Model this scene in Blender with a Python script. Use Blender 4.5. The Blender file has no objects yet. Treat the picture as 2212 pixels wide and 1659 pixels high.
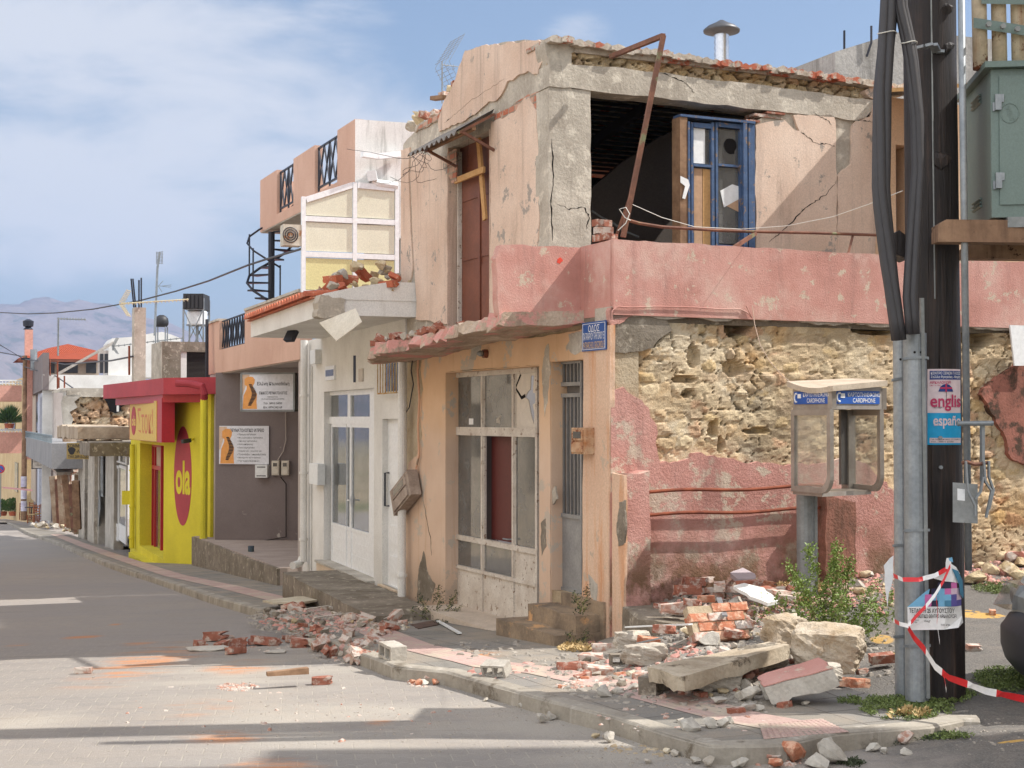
import bpy, bmesh, math, random
import numpy as np
from mathutils import Vector, Matrix, geometry
R = math.radians
random.seed(7)
SC = bpy.context.scene
COL = SC.collection
F = 3180.0; PIT = math.atan(75.5/3180); CAMZ = 2.0
# ---------------- camera
cam = bpy.data.cameras.new('camera'); camo = bpy.data.objects.new('camera', cam); COL.objects.link(camo)
camo.location = (0, 0, CAMZ); camo.rotation_euler = (R(90)+PIT, 0, 0)
cam.sensor_width = 36; cam.lens = F/2212*36; cam.clip_start = .1; cam.clip_end = 20000
SC.camera = camo
# ---------------- sun and sky
SUN_AZ = (math.cos(R(4)), math.sin(R(4)))     # horizontal direction towards the sun (x, y)
SUN_EL = R(48.5)
SUNV = Vector((math.cos(SUN_EL)*SUN_AZ[0], math.cos(SUN_EL)*SUN_AZ[1], math.sin(SUN_EL)))
sl = bpy.data.lights.new('sun', 'SUN'); sl.energy = 4.3; sl.angle = R(.53); sl.color = (1, .965, .915)
so = bpy.data.objects.new('sun', sl); COL.objects.link(so); so.rotation_euler = SUNV.to_track_quat('Z', 'Y').to_euler(); so.location = (20, 4, 30)
W = bpy.data.worlds.new('World'); SC.world = W; W.use_nodes = True
def world():
    nt = W.node_tree; N = nt.nodes; L = nt.links; N.clear()
    out = N.new('ShaderNodeOutputWorld'); bg = N.new('ShaderNodeBackground'); bg.inputs[1].default_value = .1
    sky = N.new('ShaderNodeTexSky'); sky.sky_type = 'NISHITA'; sky.sun_disc = False
    sky.sun_elevation = SUN_EL; sky.sun_rotation = math.atan2(SUN_AZ[0], SUN_AZ[1]); sky.air_density = 1.0; sky.dust_density = 1.6; sky.ozone_density = 1.2
    tc = N.new('ShaderNodeTexCoord')
    mp = N.new('ShaderNodeMapping'); mp.inputs['Scale'].default_value = (5.2, 5.2, 15); mp.inputs['Rotation'].default_value = (0, R(14), 0)
    n1 = N.new('ShaderNodeTexNoise'); n1.inputs['Scale'].default_value = 1.15; n1.inputs['Detail'].default_value = 10; n1.inputs['Roughness'].default_value = .58; n1.inputs['Distortion'].default_value = .35
    L.new(tc.outputs['Generated'], mp.inputs['Vector']); L.new(mp.outputs[0], n1.inputs['Vector'])
    # the bank of cloud stands over the left of the street, one thin veil above the horizon
    def blob(px, py, rx, rz):
        x = (px-1106)/F; z = (829.5-py)/F+math.tan(PIT)
        d = Vector((x, 1, z)).normalized()
        s = N.new('ShaderNodeVectorMath'); s.operation = 'SUBTRACT'; s.inputs[1].default_value = d; L.new(tc.outputs['Generated'], s.inputs[0])
        m = N.new('ShaderNodeVectorMath'); m.operation = 'MULTIPLY'; m.inputs[1].default_value = (F/rx, F/rx*.5, F/rz); L.new(s.outputs[0], m.inputs[0])
        l = N.new('ShaderNodeVectorMath'); l.operation = 'LENGTH'; L.new(m.outputs[0], l.inputs[0])
        r = N.new('ShaderNodeMapRange'); r.interpolation_type = 'SMOOTHSTEP'; r.inputs[1].default_value = 1.0; r.inputs[2].default_value = .05; L.new(l.outputs['Value'], r.inputs[0])
        return r.outputs[0]
    def add(a, b, k=1.0, op='ADD'):
        m = N.new('ShaderNodeMath'); m.operation = op; L.new(a, m.inputs[0])
        if isinstance(b, (int, float)): m.inputs[1].default_value = b
        else: L.new(b, m.inputs[1])
        return m.outputs[0]
    b1 = blob(380, 190, 620, 300); b2 = blob(760, 300, 520, 200); b3 = blob(150, 420, 700, 260); b4 = blob(-500, 200, 900, 500)
    b5 = blob(780, 12, 150, 45); b6 = blob(1250, 60, 120, 60)
    s = add(add(b1, b2), add(b3, b4)); s2 = add(b5, b6)
    s = add(s, add(s2, .5, op='MULTIPLY'))
    ns = add(add(n1.outputs['Fac'], .5, op='SUBTRACT'), 3.6, op='MULTIPLY')
    k = add(add(add(s, .85, op='MINIMUM'), ns), .03)
    cr = N.new('ShaderNodeMapRange'); cr.interpolation_type = 'SMOOTHSTEP'; cr.inputs[1].default_value = -.15; cr.inputs[2].default_value = 1.15; cr.inputs[4].default_value = .86; L.new(k, cr.inputs[0])
    # no clouds where nothing of the bank is
    gate = N.new('ShaderNodeMapRange'); gate.interpolation_type = 'SMOOTHSTEP'; gate.inputs[1].default_value = 0.0; gate.inputs[2].default_value = .35; L.new(s, gate.inputs[0])
    f = add(cr.outputs[0], gate.outputs[0], op='MULTIPLY')
    mx = N.new('ShaderNodeMix'); mx.data_type = 'RGBA'; L.new(f, mx.inputs[0]); L.new(sky.outputs[0], mx.inputs[6])
    mx.inputs[7].default_value = (6.2, 6.25, 6.45, 1)
    # thin general veil that greys the blue
    v = N.new('ShaderNodeMix'); v.data_type = 'RGBA'; v.inputs[0].default_value = .16; L.new(mx.outputs[2], v.inputs[6]); v.inputs[7].default_value = (2.6, 3.3, 4.4, 1)
    # bright white fill added to the unseen sky behind the photographer, lifting shaded walls
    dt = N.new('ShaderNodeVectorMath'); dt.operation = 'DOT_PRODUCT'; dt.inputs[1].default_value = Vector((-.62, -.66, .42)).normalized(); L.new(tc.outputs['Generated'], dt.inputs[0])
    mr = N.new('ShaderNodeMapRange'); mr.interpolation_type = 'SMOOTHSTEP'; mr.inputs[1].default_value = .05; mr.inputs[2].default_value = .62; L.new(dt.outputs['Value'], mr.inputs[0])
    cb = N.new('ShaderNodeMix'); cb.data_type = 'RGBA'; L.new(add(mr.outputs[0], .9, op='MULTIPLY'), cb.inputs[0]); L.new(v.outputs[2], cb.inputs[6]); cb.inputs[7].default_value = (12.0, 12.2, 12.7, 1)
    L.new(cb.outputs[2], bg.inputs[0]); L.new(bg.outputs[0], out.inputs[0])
world()
SC.view_settings.view_transform = 'Standard'; SC.view_settings.look = 'None'; SC.view_settings.gamma = 1; SC.view_settings.exposure = .56
SC.cycles.use_denoising = True
SC.cycles.max_bounces = 8; SC.cycles.diffuse_bounces = 3; SC.cycles.glossy_bounces = 3; SC.cycles.transparent_max_bounces = 16; SC.cycles.volume_bounces = 0
SC.cycles.caustics_reflective = False; SC.cycles.caustics_refractive = False

# ---------------- picture <-> world
FWv = Vector((0, math.cos(PIT), math.sin(PIT))); UPv = Vector((0, -math.sin(PIT), math.cos(PIT)))
CAMP = Vector((0, 0, CAMZ))
def ray(u, v): return FWv + UPv*((829.5-v)/F) + Vector(((u-1106)/F, 0, 0))
def PY(u, v, Y):
    d = ray(u, v); return CAMP + d*(Y/d.y)
def sst(x): x = min(1, max(0, x)); return x*x*(3-2*x)
def G(X, Y):
    s = -.4*X+.917*Y
    b = float(np.interp(s, [8, 12, 15, 24, 33.5, 42, 60, 83, 120, 200], [0, -.1, -.27, -.8, -1.33, -1.75, -2.6, -3.7, -5.6, -11]))
    r = (X-.942)*.909+(Y-14)*.416
    up = .085*max(0, Y-10.6)
    w = sst((X-.7)/1.0)
    return b*(1-w)+up*w
def ZR(X, Y): return G(X, Y)-.105*(1-sst((X-2.3)/1.0)) - .004
def gp(u, v, f=None, off=0.):
    f = f or G; z = 0.; d = ray(u, v); p = None
    for _ in range(14):
        t = (z-CAMZ)/d.z; p = CAMP+d*t; z = .5*z+.5*(f(p.x, p.y)+off)
    return p
# ---------------- meshes
class MB:
    def __init__(s): s.v = []; s.f = []; s.c = None
    def add(s, vs, fs):
        n = len(s.v); s.v += [Vector(p) for p in vs]; s.f += [tuple(i+n for i in f) for f in fs]; return s
    def quad(s, a, b, c, d): return s.add([a, b, c, d], [(0, 1, 2, 3)])
    def hexa(s, p): return s.add(p, [(0, 3, 2, 1), (4, 5, 6, 7), (0, 1, 5, 4), (1, 2, 6, 5), (2, 3, 7, 6), (3, 0, 4, 7)])
    def bar(s, p, q, w, h=None, up=(0, 0, 1)):
        p = Vector(p); q = Vector(q); h = h or w; d = (q-p).normalized(); u = Vector(up)
        if abs(d.dot(u)) > .98: u = Vector((1, 0, 0)) if abs(d.x) < .9 else Vector((0, 1, 0))
        x = d.cross(u).normalized()*(w/2); y = x.normalized().cross(d)*(h/2)
        return s.hexa([p-x-y, p+x-y, p+x+y, p-x+y, q-x-y, q+x-y, q+x+y, q-x+y])
    def tube(s, pts, r, seg=8, cap=True):
        pts = [Vector(p) for p in pts]; n = len(pts); rs = r if isinstance(r, (list, tuple)) else [r]*n
        vs = []; fs = []; up = Vector((0, 0, 1)); px = None
        for i, p in enumerate(pts):
            d = (pts[min(i+1, n-1)]-pts[max(i-1, 0)])
            d = d.normalized() if d.length > 1e-9 else up
            if px is None: px = d.cross(up) if abs(d.z) < .95 else d.cross(Vector((1, 0, 0)))
            px = (px-d*px.dot(d)).normalized(); py = d.cross(px)
            for k in range(seg):
                a = 2*math.pi*k/seg; vs.append(p+px*(math.cos(a)*rs[i])+py*(math.sin(a)*rs[i]))
        for i in range(n-1):
            for k in range(seg):
                k2 = (k+1) % seg; fs.append((i*seg+k, i*seg+k2, (i+1)*seg+k2, (i+1)*seg+k))
        if cap: fs.append(tuple(range(seg-1, -1, -1))); fs.append(tuple((n-1)*seg+k for k in range(seg)))
        return s.add(vs, fs)
    def lathe(s, c, prof, seg=16):   # prof: (radius, z)
        c = Vector(c); vs = []; fs = []
        for r, z in prof:
            for k in range(seg):
                a = 2*math.pi*k/seg; vs.append(c+Vector((r*math.cos(a), r*math.sin(a), z)))
        for i in range(len(prof)-1):
            for k in range(seg):
                k2 = (k+1) % seg; fs.append((i*seg+k, i*seg+k2, (i+1)*seg+k2, (i+1)*seg+k))
        fs.append(tuple(range(seg-1, -1, -1))); fs.append(tuple((len(prof)-1)*seg+k for k in range(seg)))
        return s.add(vs, fs)
    def box(s, fr, a0, a1, n0, n1, z0, z1):
        P = fr.P; return s.hexa([P(a0, n0, z0), P(a1, n0, z0), P(a1, n1, z0), P(a0, n1, z0), P(a0, n0, z1), P(a1, n0, z1), P(a1, n1, z1), P(a0, n1, z1)])
    def pbox(s, fr, u0, v0, u1, v1, n0, n1, at=None):
        at = n1 if at is None else at
        a0, z0 = fr.az(u0, v0, at); a1, z1 = fr.az(u1, v1, at); return s.box(fr, min(a0, a1), max(a0, a1), n0, n1, min(z0, z1), max(z0, z1))
    def slab(s, fr, loops, n0, n1):
        """solid plate from (a,z) loops (first outer, others holes)"""
        tri = geometry.tessellate_polygon([[Vector((a, z, 0)) for a, z in l] for l in loops])
        flat = [q for l in loops for q in l]; N = len(flat)
        vs = [fr.P(a, n1, z) for a, z in flat]+[fr.P(a, n0, z) for a, z in flat]
        fs = [tuple(t) for t in tri]+[tuple(N+i for i in reversed(t)) for t in tri]
        o = 0
        for l in loops:
            m = len(l)
            for i in range(m):
                j = (i+1) % m; fs.append((o+i, o+j, N+o+j, N+o+i))
            o += m
        return s.add(vs, fs)
LOC = {}
def tag(o, label=None, cat=None, group=None, kind=None):
    if label: o['label'] = label
    if cat: o['category'] = cat
    if group: o['group'] = group
    if kind: o['kind'] = kind
    return o
def obj(name, mb, m, parent=None, label=None, cat=None, group=None, kind=None, smooth=False, fix=True):
    vs = mb.v
    lo = Vector([min(p[i] for p in vs) for i in range(3)]); hi = Vector([max(p[i] for p in vs) for i in range(3)])
    org = Vector(((lo.x+hi.x)/2, (lo.y+hi.y)/2, lo.z))
    me = bpy.data.meshes.new(name); me.from_pydata([p-org for p in vs], [], mb.f)
    if fix:
        bm = bmesh.new(); bm.from_mesh(me); (bmesh.ops.remove_doubles(bm, verts=bm.verts, dist=1e-5) if mb.c is None else None); bmesh.ops.recalc_face_normals(bm, faces=bm.faces); bm.to_mesh(me); bm.free()
    if mb.c is not None:
        ca = me.color_attributes.new('Col', 'FLOAT_COLOR', 'POINT'); ca.data.foreach_set('color', np.asarray(mb.c, dtype=np.float32).ravel())
    if isinstance(m, (list, tuple)):
        for q in m: me.materials.append(q)
    elif m: me.materials.append(m)
    if smooth: me.polygons.foreach_set('use_smooth', [True]*len(me.polygons))
    me.update()
    o = bpy.data.objects.new(name, me); COL.objects.link(o)
    LOC[o] = org
    if parent is not None: o.parent = parent; o.location = org-LOC[parent]
    else: o.location = org
    return tag(o, label, cat, group, kind)
def thing(name, label, cat, loc, group=None):
    o = bpy.data.objects.new(name, None); COL.objects.link(o); o.location = loc; o.empty_display_size = .2; LOC[o] = Vector(loc)
    return tag(o, label, cat, group)
def copy_tree(o, parent=None):
    c = o.copy(); COL.objects.link(c); c.parent = parent
    for ch in list(o.children): copy_tree(ch, c)
    return c
class Fr:
    """vertical plane frame: a along, n outwards (towards the camera side), z up"""
    def __init__(s, X, Y, dx, dy):
        s.o = Vector((X, Y, 0)); s.e = Vector((dx, dy, 0)).normalized(); n = Vector((s.e.y, -s.e.x, 0))
        if n.dot(Vector((-X, -Y, 0))) < 0: n = -n
        s.n = n
    def P(s, a, n, z): return s.o+s.e*a+s.n*n+Vector((0, 0, z))
    def hit(s, u, v, n=0.):
        d = ray(u, v); o = s.o+s.n*n-CAMP; t = o.dot(s.n)/d.dot(s.n); return CAMP+d*t
    def az(s, u, v, n=0.):
        p = s.hit(u, v, n); return ((p-s.o).dot(s.e), p.z)
    def a(s, u, n=0.): return s.az(u, 900, n)[0]
    def z(s, u, v, n=0.): return s.az(u, v, n)[1]
    def sh(s, n): f = Fr(1, 1, 1, 0); f.o = s.o+s.n*n; f.e = s.e.copy(); f.n = s.n.copy(); return f
def jag(pts, seg=.08, amp=.02, seed=1, keep=()):
    """fray an outline of (a,z) points; keep = edges left straight"""
    rn = random.Random(seed); out = []
    n = len(pts)
    for i in range(n):
        p = pts[i]; q = pts[(i+1) % n]; out.append(tuple(p))
        if i in keep: continue
        L = math.hypot(q[0]-p[0], q[1]-p[1]); k = max(1, int(L/seg))
        if L < 1e-6: continue
        nx, nz = -(q[1]-p[1])/L, (q[0]-p[0])/L; off = 0
        for j in range(1, k):
            t = (j+rn.uniform(-.3, .3))/k; off = off*.5+rn.uniform(-amp, amp)
            out.append((p[0]+(q[0]-p[0])*t+nx*off, p[1]+(q[1]-p[1])*t+nz*off))
    return out
def plate(name, fr, px, n0, n1, m, parent, jg=(.08, .02), seed=1, keep=(), holes=(), label=None, **k):
    pts = [fr.az(u, v, n1) for u, v in px]
    loops = [jag(pts, jg[0], jg[1], seed, keep) if jg else pts]
    for h in holes:
        hp = [fr.az(u, v, n1) for u, v in h]; loops.append(jag(hp, jg[0]*.7, jg[1]*.7, seed+9) if jg else hp)
    return obj(name, MB().slab(fr, loops, n0, n1), m, parent, label, **k)
def wallmb(fr, a0, a1, z0, z1, n0, n1, holes=(), mb=None):
    mb = mb or MB()
    A = sorted({a0, a1, *[max(a0, min(a1, h[i])) for h in holes for i in (0, 1)]}); Z = sorted({z0, z1, *[max(z0, min(z1, h[i])) for h in holes for i in (2, 3)]})
    def solid(i, j):
        if i < 0 or j < 0 or i >= len(A)-1 or j >= len(Z)-1: return False
        ca = (A[i]+A[i+1])/2; cz = (Z[j]+Z[j+1])/2
        return not any(h[0] < ca < h[1] and h[2] < cz < h[3] for h in holes)
    P = fr.P
    for i in range(len(A)-1):
        for j in range(len(Z)-1):
            if not solid(i, j): continue
            a, b, c, d = A[i], A[i+1], Z[j], Z[j+1]
            mb.quad(P(a, n1, c), P(b, n1, c), P(b, n1, d), P(a, n1, d)); mb.quad(P(a, n0, c), P(a, n0, d), P(b, n0, d), P(b, n0, c))
            if not solid(i-1, j): mb.quad(P(a, n0, c), P(a, n1, c), P(a, n1, d), P(a, n0, d))
            if not solid(i+1, j): mb.quad(P(b, n0, c), P(b, n0, d), P(b, n1, d), P(b, n1, c))
            if not solid(i, j-1): mb.quad(P(a, n0, c), P(b, n0, c), P(b, n1, c), P(a, n1, c))
            if not solid(i, j+1): mb.quad(P(a, n0, d), P(a, n1, d), P(b, n1, d), P(b, n0, d))
    return mb
# ---------------- numpy noise
def vnoise(x, y, seed=0):
    xi = np.floor(x).astype(np.int64); yi = np.floor(y).astype(np.int64); fx = x-xi; fy = y-yi
    fx = fx*fx*(3-2*fx); fy = fy*fy*(3-2*fy)
    def h(a, b):
        n = (a*374761393+b*668265263+seed*974634777) & 0x7fffffff; n = (n ^ (n >> 13))*1274126177 & 0x7fffffff; return ((n ^ (n >> 16)) & 0xffff)/65535.
    return (h(xi, yi)*(1-fx)+h(xi+1, yi)*fx)*(1-fy)+(h(xi, yi+1)*(1-fx)+h(xi+1, yi+1)*fx)*fy
def fbm(x, y, o=4, seed=0, g=.5):
    s = 0; a = 1; t = 0
    for i in range(o): s = s+a*vnoise(x*2**i, y*2**i, seed+i*17); t += a; a *= g
    return s/t-.5
# ---------------- materials
def srgb(*c):
    return tuple([(x/12.92 if x <= .04045 else ((x+.055)/1.055)**2.4) for x in [q/255 for q in c]])+(1,)
class NT:
    def __init__(s, name):
        m = bpy.data.materials.new(name); m.use_nodes = True; s.m = m; s.N = m.node_tree.nodes; s.L = m.node_tree.links
        s.b = s.N['Principled BSDF']; g = s.N.new('ShaderNodeNewGeometry'); s.pos = g.outputs['Position']
    def map(s, sc=(1, 1, 1), rot=(0, 0, 0), src=None, loc=(0, 0, 0)):
        n = s.N.new('ShaderNodeMapping'); n.inputs['Scale'].default_value = sc; n.inputs['Rotation'].default_value = rot; n.inputs['Location'].default_value = loc
        s.L.new(src or s.pos, n.inputs[0]); return n.outputs[0]
    def noise(s, scale, det=6, ro=.6, src=None, dist=0):
        n = s.N.new('ShaderNodeTexNoise'); n.inputs['Scale'].default_value = scale; n.inputs['Detail'].default_value = det; n.inputs['Roughness'].default_value = ro; n.inputs['Distortion'].default_value = dist
        s.L.new(src or s.pos, n.inputs['Vector']); return n.outputs['Fac']
    def ramp(s, f, stops, inter='LINEAR'):
        n = s.N.new('ShaderNodeValToRGB'); n.color_ramp.interpolation = inter; e = n.color_ramp.elements
        while len(e) > 1: e.remove(e[-1])
        e[0].position = stops[0][0]; e[0].color = stops[0][1]
        for p, c in stops[1:]: q = e.new(p); q.color = c
        s.L.new(f, n.inputs[0]); return n.outputs[0]
    def rng(s, f, a, b, c=0., d=1., sm=True):
        n = s.N.new('ShaderNodeMapRange'); n.interpolation_type = 'SMOOTHSTEP' if sm else 'LINEAR'
        for i, x in enumerate((a, b, c, d)): n.inputs[1+i].default_value = x
        s.L.new(f, n.inputs[0]); return n.outputs[0]
    def mix(s, f, a, b, mode='MIX'):
        n = s.N.new('ShaderNodeMix'); n.data_type = 'RGBA'; n.blend_type = mode
        for i, x in ((0, f), (6, a), (7, b)):
            if isinstance(x, (int, float)): n.inputs[i].default_value = x
            elif isinstance(x, tuple): n.inputs[i].default_value = x
            else: s.L.new(x, n.inputs[i])
        return n.outputs[2]
    def math(s, op, a, b=0.):
        n = s.N.new('ShaderNodeMath'); n.operation = op
        for i, x in ((0, a), (1, b)):
            if isinstance(x, (int, float)): n.inputs[i].default_value = x
            else: s.L.new(x, n.inputs[i])
        return n.outputs[0]
    def bump(s, h, st=.3, d=.01, nrm=None):
        n = s.N.new('ShaderNodeBump'); n.inputs['Strength'].default_value = st; n.inputs['Distance'].default_value = d; s.L.new(h, n.inputs['Height'])
        if nrm: s.L.new(nrm, n.inputs['Normal'])
        s.L.new(n.outputs[0], s.b.inputs['Normal']); return n.outputs[0]
    def xyz(s):
        n = s.N.new('ShaderNodeSeparateXYZ'); s.L.new(s.pos, n.inputs[0]); return n.outputs
    def fin(s, col, rough=.85, metal=0., spec=.35):
        if isinstance(col, tuple): s.b.inputs['Base Color'].default_value = col
        else: s.L.new(col, s.b.inputs['Base Color'])
        if isinstance(rough, (int, float)): s.b.inputs['Roughness'].default_value = rough
        else: s.L.new(rough, s.b.inputs['Roughness'])
        s.b.inputs['Metallic'].default_value = metal; s.b.inputs['Specular IOR Level'].default_value = spec
        return s.m
def M(name, c1, c2=None, sc=2., fine=45., bump=.35, bd=.006, rough=.88, streak=None, sk=(.52, .72), metal=0., spec=.3, spots=None, sp=(.66, .7), spsc=5., bsc=None, var=.16):
    """weathered surface: two tones in large patches, fine grain, optional vertical streaks and chips of another colour"""
    if sp[0] >= .6: sp = (sp[0]-.07, sp[1]-.065)
    if sk[0] >= .5: sk = (sk[0]-.04, sk[1]-.04)
    t = NT(name); c2 = c2 or tuple(x*.86 for x in c1[:3])+(1,)
    big = t.noise(sc, 8, .62); col = t.ramp(big, [(.36, c1), (.64, c2)])
    fi = t.noise(fine, 5, .6)
    g = t.ramp(fi, [(.3, (1-var, 1-var, 1-var, 1)), (.7, (1+var*.5,)*3+(1,))]); col = t.mix(1., col, g, 'MULTIPLY')
    if streak:
        s = t.noise(1., 9, .72, t.map((5, 5, .42)), .5); f = t.rng(s, sk[0], sk[1]+.04, 0, .7); col = t.mix(f, col, streak)
    if spots:
        s = t.noise(spsc, 9, .7); f = t.rng(s, sp[0], sp[1]); col = t.mix(f, col, spots)
    if bump: t.bump(t.noise(bsc or fine*.8, 6, .65), bump, bd)
    return t.fin(col, rough, metal, spec)
def plain(name, c, rough=.5, metal=0., spec=.5):
    t = NT(name); f = t.noise(18, 5, .6); col = t.mix(1., c, t.ramp(f, [(.3, (.88, .88, .88, 1)), (.7, (1.06, 1.06, 1.06, 1))]), 'MULTIPLY')
    return t.fin(col, rough, metal, spec)
def glass(name, tint=(.75, .78, .76, 1), alpha=.35, rough=.06, dust=.25, dustc=(.45, .43, .39, 1), refl=.06, fk=1.5):
    """thin dusty pane: part transparent, part mirror, a film of dust"""
    t = NT(name); N = t.N; L = t.L; out = N['Material Output']
    tr = N.new('ShaderNodeBsdfTransparent'); tr.inputs[0].default_value = tint
    t.fin((.02, .02, .02, 1), rough, 0, .5)
    gl = N.new('ShaderNodeBsdfGlossy'); gl.inputs['Roughness'].default_value = rough; gl.inputs['Color'].default_value = (.9, .92, .95, 1)
    fr = N.new('ShaderNodeFresnel'); fr.inputs[0].default_value = 1.5
    fm = t.math('MINIMUM', t.math('ADD', t.math('MULTIPLY', fr.outputs[0], fk), refl), 1.)
    m1 = N.new('ShaderNodeMixShader'); L.new(fm, m1.inputs[0]); L.new(tr.outputs[0], m1.inputs[1]); L.new(gl.outputs[0], m1.inputs[2])
    df = N.new('ShaderNodeBsdfDiffuse'); df.inputs[0].default_value = dustc
    du = t.rng(t.noise(3., 8, .65), .3, .75, dust*.5, min(1, dust*1.5)); m2 = N.new('ShaderNodeMixShader'); L.new(du, m2.inputs[0]); L.new(m1.outputs[0], m2.inputs[1]); L.new(df.outputs[0], m2.inputs[2])
    L.new(m2.outputs[0], out.inputs[0]); return t.m
def vcol(name, bump=.5, bd=.008, fine=60, rough=.92, mul=(1, 1, 1, 1)):
    t = NT(name); a = t.N.new('ShaderNodeVertexColor'); a.layer_name = 'Col'
    fi = t.noise(fine, 6, .65); col = t.mix(1., a.outputs[0], t.ramp(fi, [(.3, (.78, .78, .78, 1)), (.7, (1.08, 1.08, 1.08, 1))]), 'MULTIPLY'); col = t.mix(1., col, mul, 'MULTIPLY')
    t.bump(fi, bump, bd); return t.fin(col, rough, 0, .25)
PEACH = srgb(214, 172, 148); 
m_peach = M('peach_plaster', srgb(224, 201, 182), srgb(206, 178, 157), .9, 60, .5, .006, streak=srgb(146, 126, 114), sk=(.54, .76), spots=srgb(158, 148, 138), sp=(.66, .69), spsc=3.5)
m_beige = M('beige_plaster', srgb(226, 194, 162), srgb(214, 180, 146), 1., 60, .4, streak=srgb(170, 130, 95), sk=(.6, .82))
m_orange = M('orange_plaster', srgb(226, 172, 120), srgb(214, 158, 112), 1.1, 50, .5, streak=srgb(188, 120, 66), sk=(.55, .78), spots=srgb(178, 158, 136), sp=(.67, .69), spsc=3.)
m_rustpl = M('rust_streaked_plaster', srgb(218, 188, 162), srgb(206, 172, 146), 1.1, 50, .5, streak=srgb(196, 128, 72), sk=(.53, .68), spots=srgb(186, 166, 146), sp=(.68, .7), spsc=4.)
m_lowpeach = M('pale_peach_plaster', srgb(218, 174, 144), srgb(205, 160, 132), 1.2, 55, .5, streak=srgb(168, 132, 104), sk=(.58, .8), spots=srgb(160, 140, 120), sp=(.68, .7), spsc=4.)
def pinkm(name, rough_rel):
    t = NT(name); col = t.ramp(t.noise(1.3, 8, .62), [(.3, srgb(208, 162, 150)), (.52, srgb(194, 142, 130)), (.7, srgb(174, 124, 112))])
    col = t.mix(t.rng(t.noise(4.2, 10, .72), .62, .7), col, srgb(206, 190, 176)) if rough_rel > 9 else t.mix(t.rng(t.noise(3.2 if rough_rel > 1 else 5.5, 10, .74), .525 if rough_rel > 1 else .585, .59 if rough_rel > 1 else .62), col, srgb(198, 180, 160))
    col = t.mix(t.rng(t.noise(1., 9, .74, t.map((4, 4, .5)), .5), .49, .72, 0, .6), col, srgb(150, 112, 104)); col = t.mix(t.rng(t.noise(.8, 8, .65), .48, .64, 0, .6), col, srgb(214, 190, 176))
    z = t.xyz()[2]
    if rough_rel > 1:   # damp, mossy foot of the wall
        k = t.math('MULTIPLY', t.rng(z, 1.15, .3), t.rng(t.noise(2.6, 9, .7), .4, .62)); col = t.mix(k, col, srgb(112, 88, 62))
    h = t.noise(34 if rough_rel > 1 else 60, 8, .7); h2 = t.noise(110, 4, .6)
    t.bump(t.math('ADD', t.rng(h, .3, .75), t.math('MULTIPLY', h2, .4)), .55*rough_rel, .010)
    return t.fin(col, .9, 0, .25)
m_pink = pinkm('pink_roughcast', .62); m_pinkr = pinkm('coarse_pink_roughcast', 1.35)
m_conc = M('weathered_concrete', srgb(196, 187, 172), srgb(162, 152, 138), 1.6, 38, .7, .012, streak=srgb(120, 110, 98), sk=(.55, .8), spots=srgb(205, 196, 180), sp=(.6, .7), spsc=6.)
m_concd = M('dark_concrete', srgb(140, 130, 116), srgb(108, 98, 84), 2.2, 36, .8, .014, spots=srgb(170, 160, 144), sp=(.6, .72), spsc=7.)
m_concp = M('pale_concrete', srgb(200, 194, 182), srgb(168, 160, 148), 2.4, 34, .8, .012)
m_white = M('white_plaster', srgb(232, 230, 224), srgb(214, 211, 204), 1.2, 60, .25, .003, streak=srgb(176, 170, 158), sk=(.6, .85))
m_whites = M('streaked_white_plaster', srgb(232, 230, 226), srgb(216, 212, 206), 1., 60, .25, .003, streak=srgb(120, 114, 106), sk=(.5, .72))
m_brown = M('brown_beige_plaster', srgb(208, 172, 152), srgb(196, 158, 138), .7, 60, .25, .003, streak=srgb(158, 120, 98), sk=(.58, .8))
m_grey = M('grey_plaster', srgb(132, 121, 118), srgb(120, 109, 106), .8, 60, .25, .003, spots=srgb(176, 168, 160), sp=(.7, .74), spsc=1.6)
m_lgrey = M('pale_grey_plaster', srgb(190, 180, 172), srgb(174, 162, 154), .9, 60, .25, .003, streak=srgb(140, 130, 120))
m_yellow = M('yellow_paint', srgb(222, 210, 62), srgb(206, 194, 58), .9, 50, .25, .003, streak=srgb(150, 140, 50), sk=(.68, .84))
m_red = M('red_paint', srgb(180, 66, 74), srgb(162, 58, 66), 1.2, 50, .2, .003, rough=.6, streak=srgb(210, 110, 110), sk=(.66, .86))
m_redd = plain('red_lacquer', srgb(178, 34, 44), .4)
m_brick = M('red_brick', srgb(166, 108, 88), srgb(142, 88, 70), 6, 60, .6, .004, spots=srgb(190, 172, 158), sp=(.48, .62), spsc=11.)
m_brickd = M('dusty_brick', srgb(182, 140, 122), srgb(166, 122, 104), 7, 60, .6, .004, spots=srgb(196, 184, 172), sp=(.42, .56), spsc=12.)
m_tile = M('terracotta_tile', srgb(194, 112, 82), srgb(166, 90, 66), 5, 50, .4, .004, spots=srgb(200, 160, 136), sp=(.62, .72), spsc=7.)
m_tileold = M('lichened_tile', srgb(196, 186, 172), srgb(160, 146, 130), 7, 40, .9, .012, spots=srgb(170, 96, 72), sp=(.6, .66), spsc=4.)
m_timber = M('sawn_timber_beam', srgb(164, 132, 106), srgb(120, 92, 72), 1.2, 20, .5, .006, streak=srgb(84, 64, 52), sk=(.5, .7), spots=srgb(70, 52, 42), sp=(.66, .7), spsc=7)
m_stone = M('limestone', srgb(212, 196, 164), srgb(184, 162, 124), 3, 30, .9, .02, spots=srgb(226, 216, 196), sp=(.55, .68), spsc=5.)
m_mortar = M('lime_mortar', srgb(190, 174, 148), srgb(166, 146, 118), 3, 40, .9, .014)
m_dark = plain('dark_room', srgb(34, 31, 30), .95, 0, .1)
m_room = M('dim_room_plaster', srgb(108, 98, 90), srgb(92, 84, 78), 1., 40, .2, .003)
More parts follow.
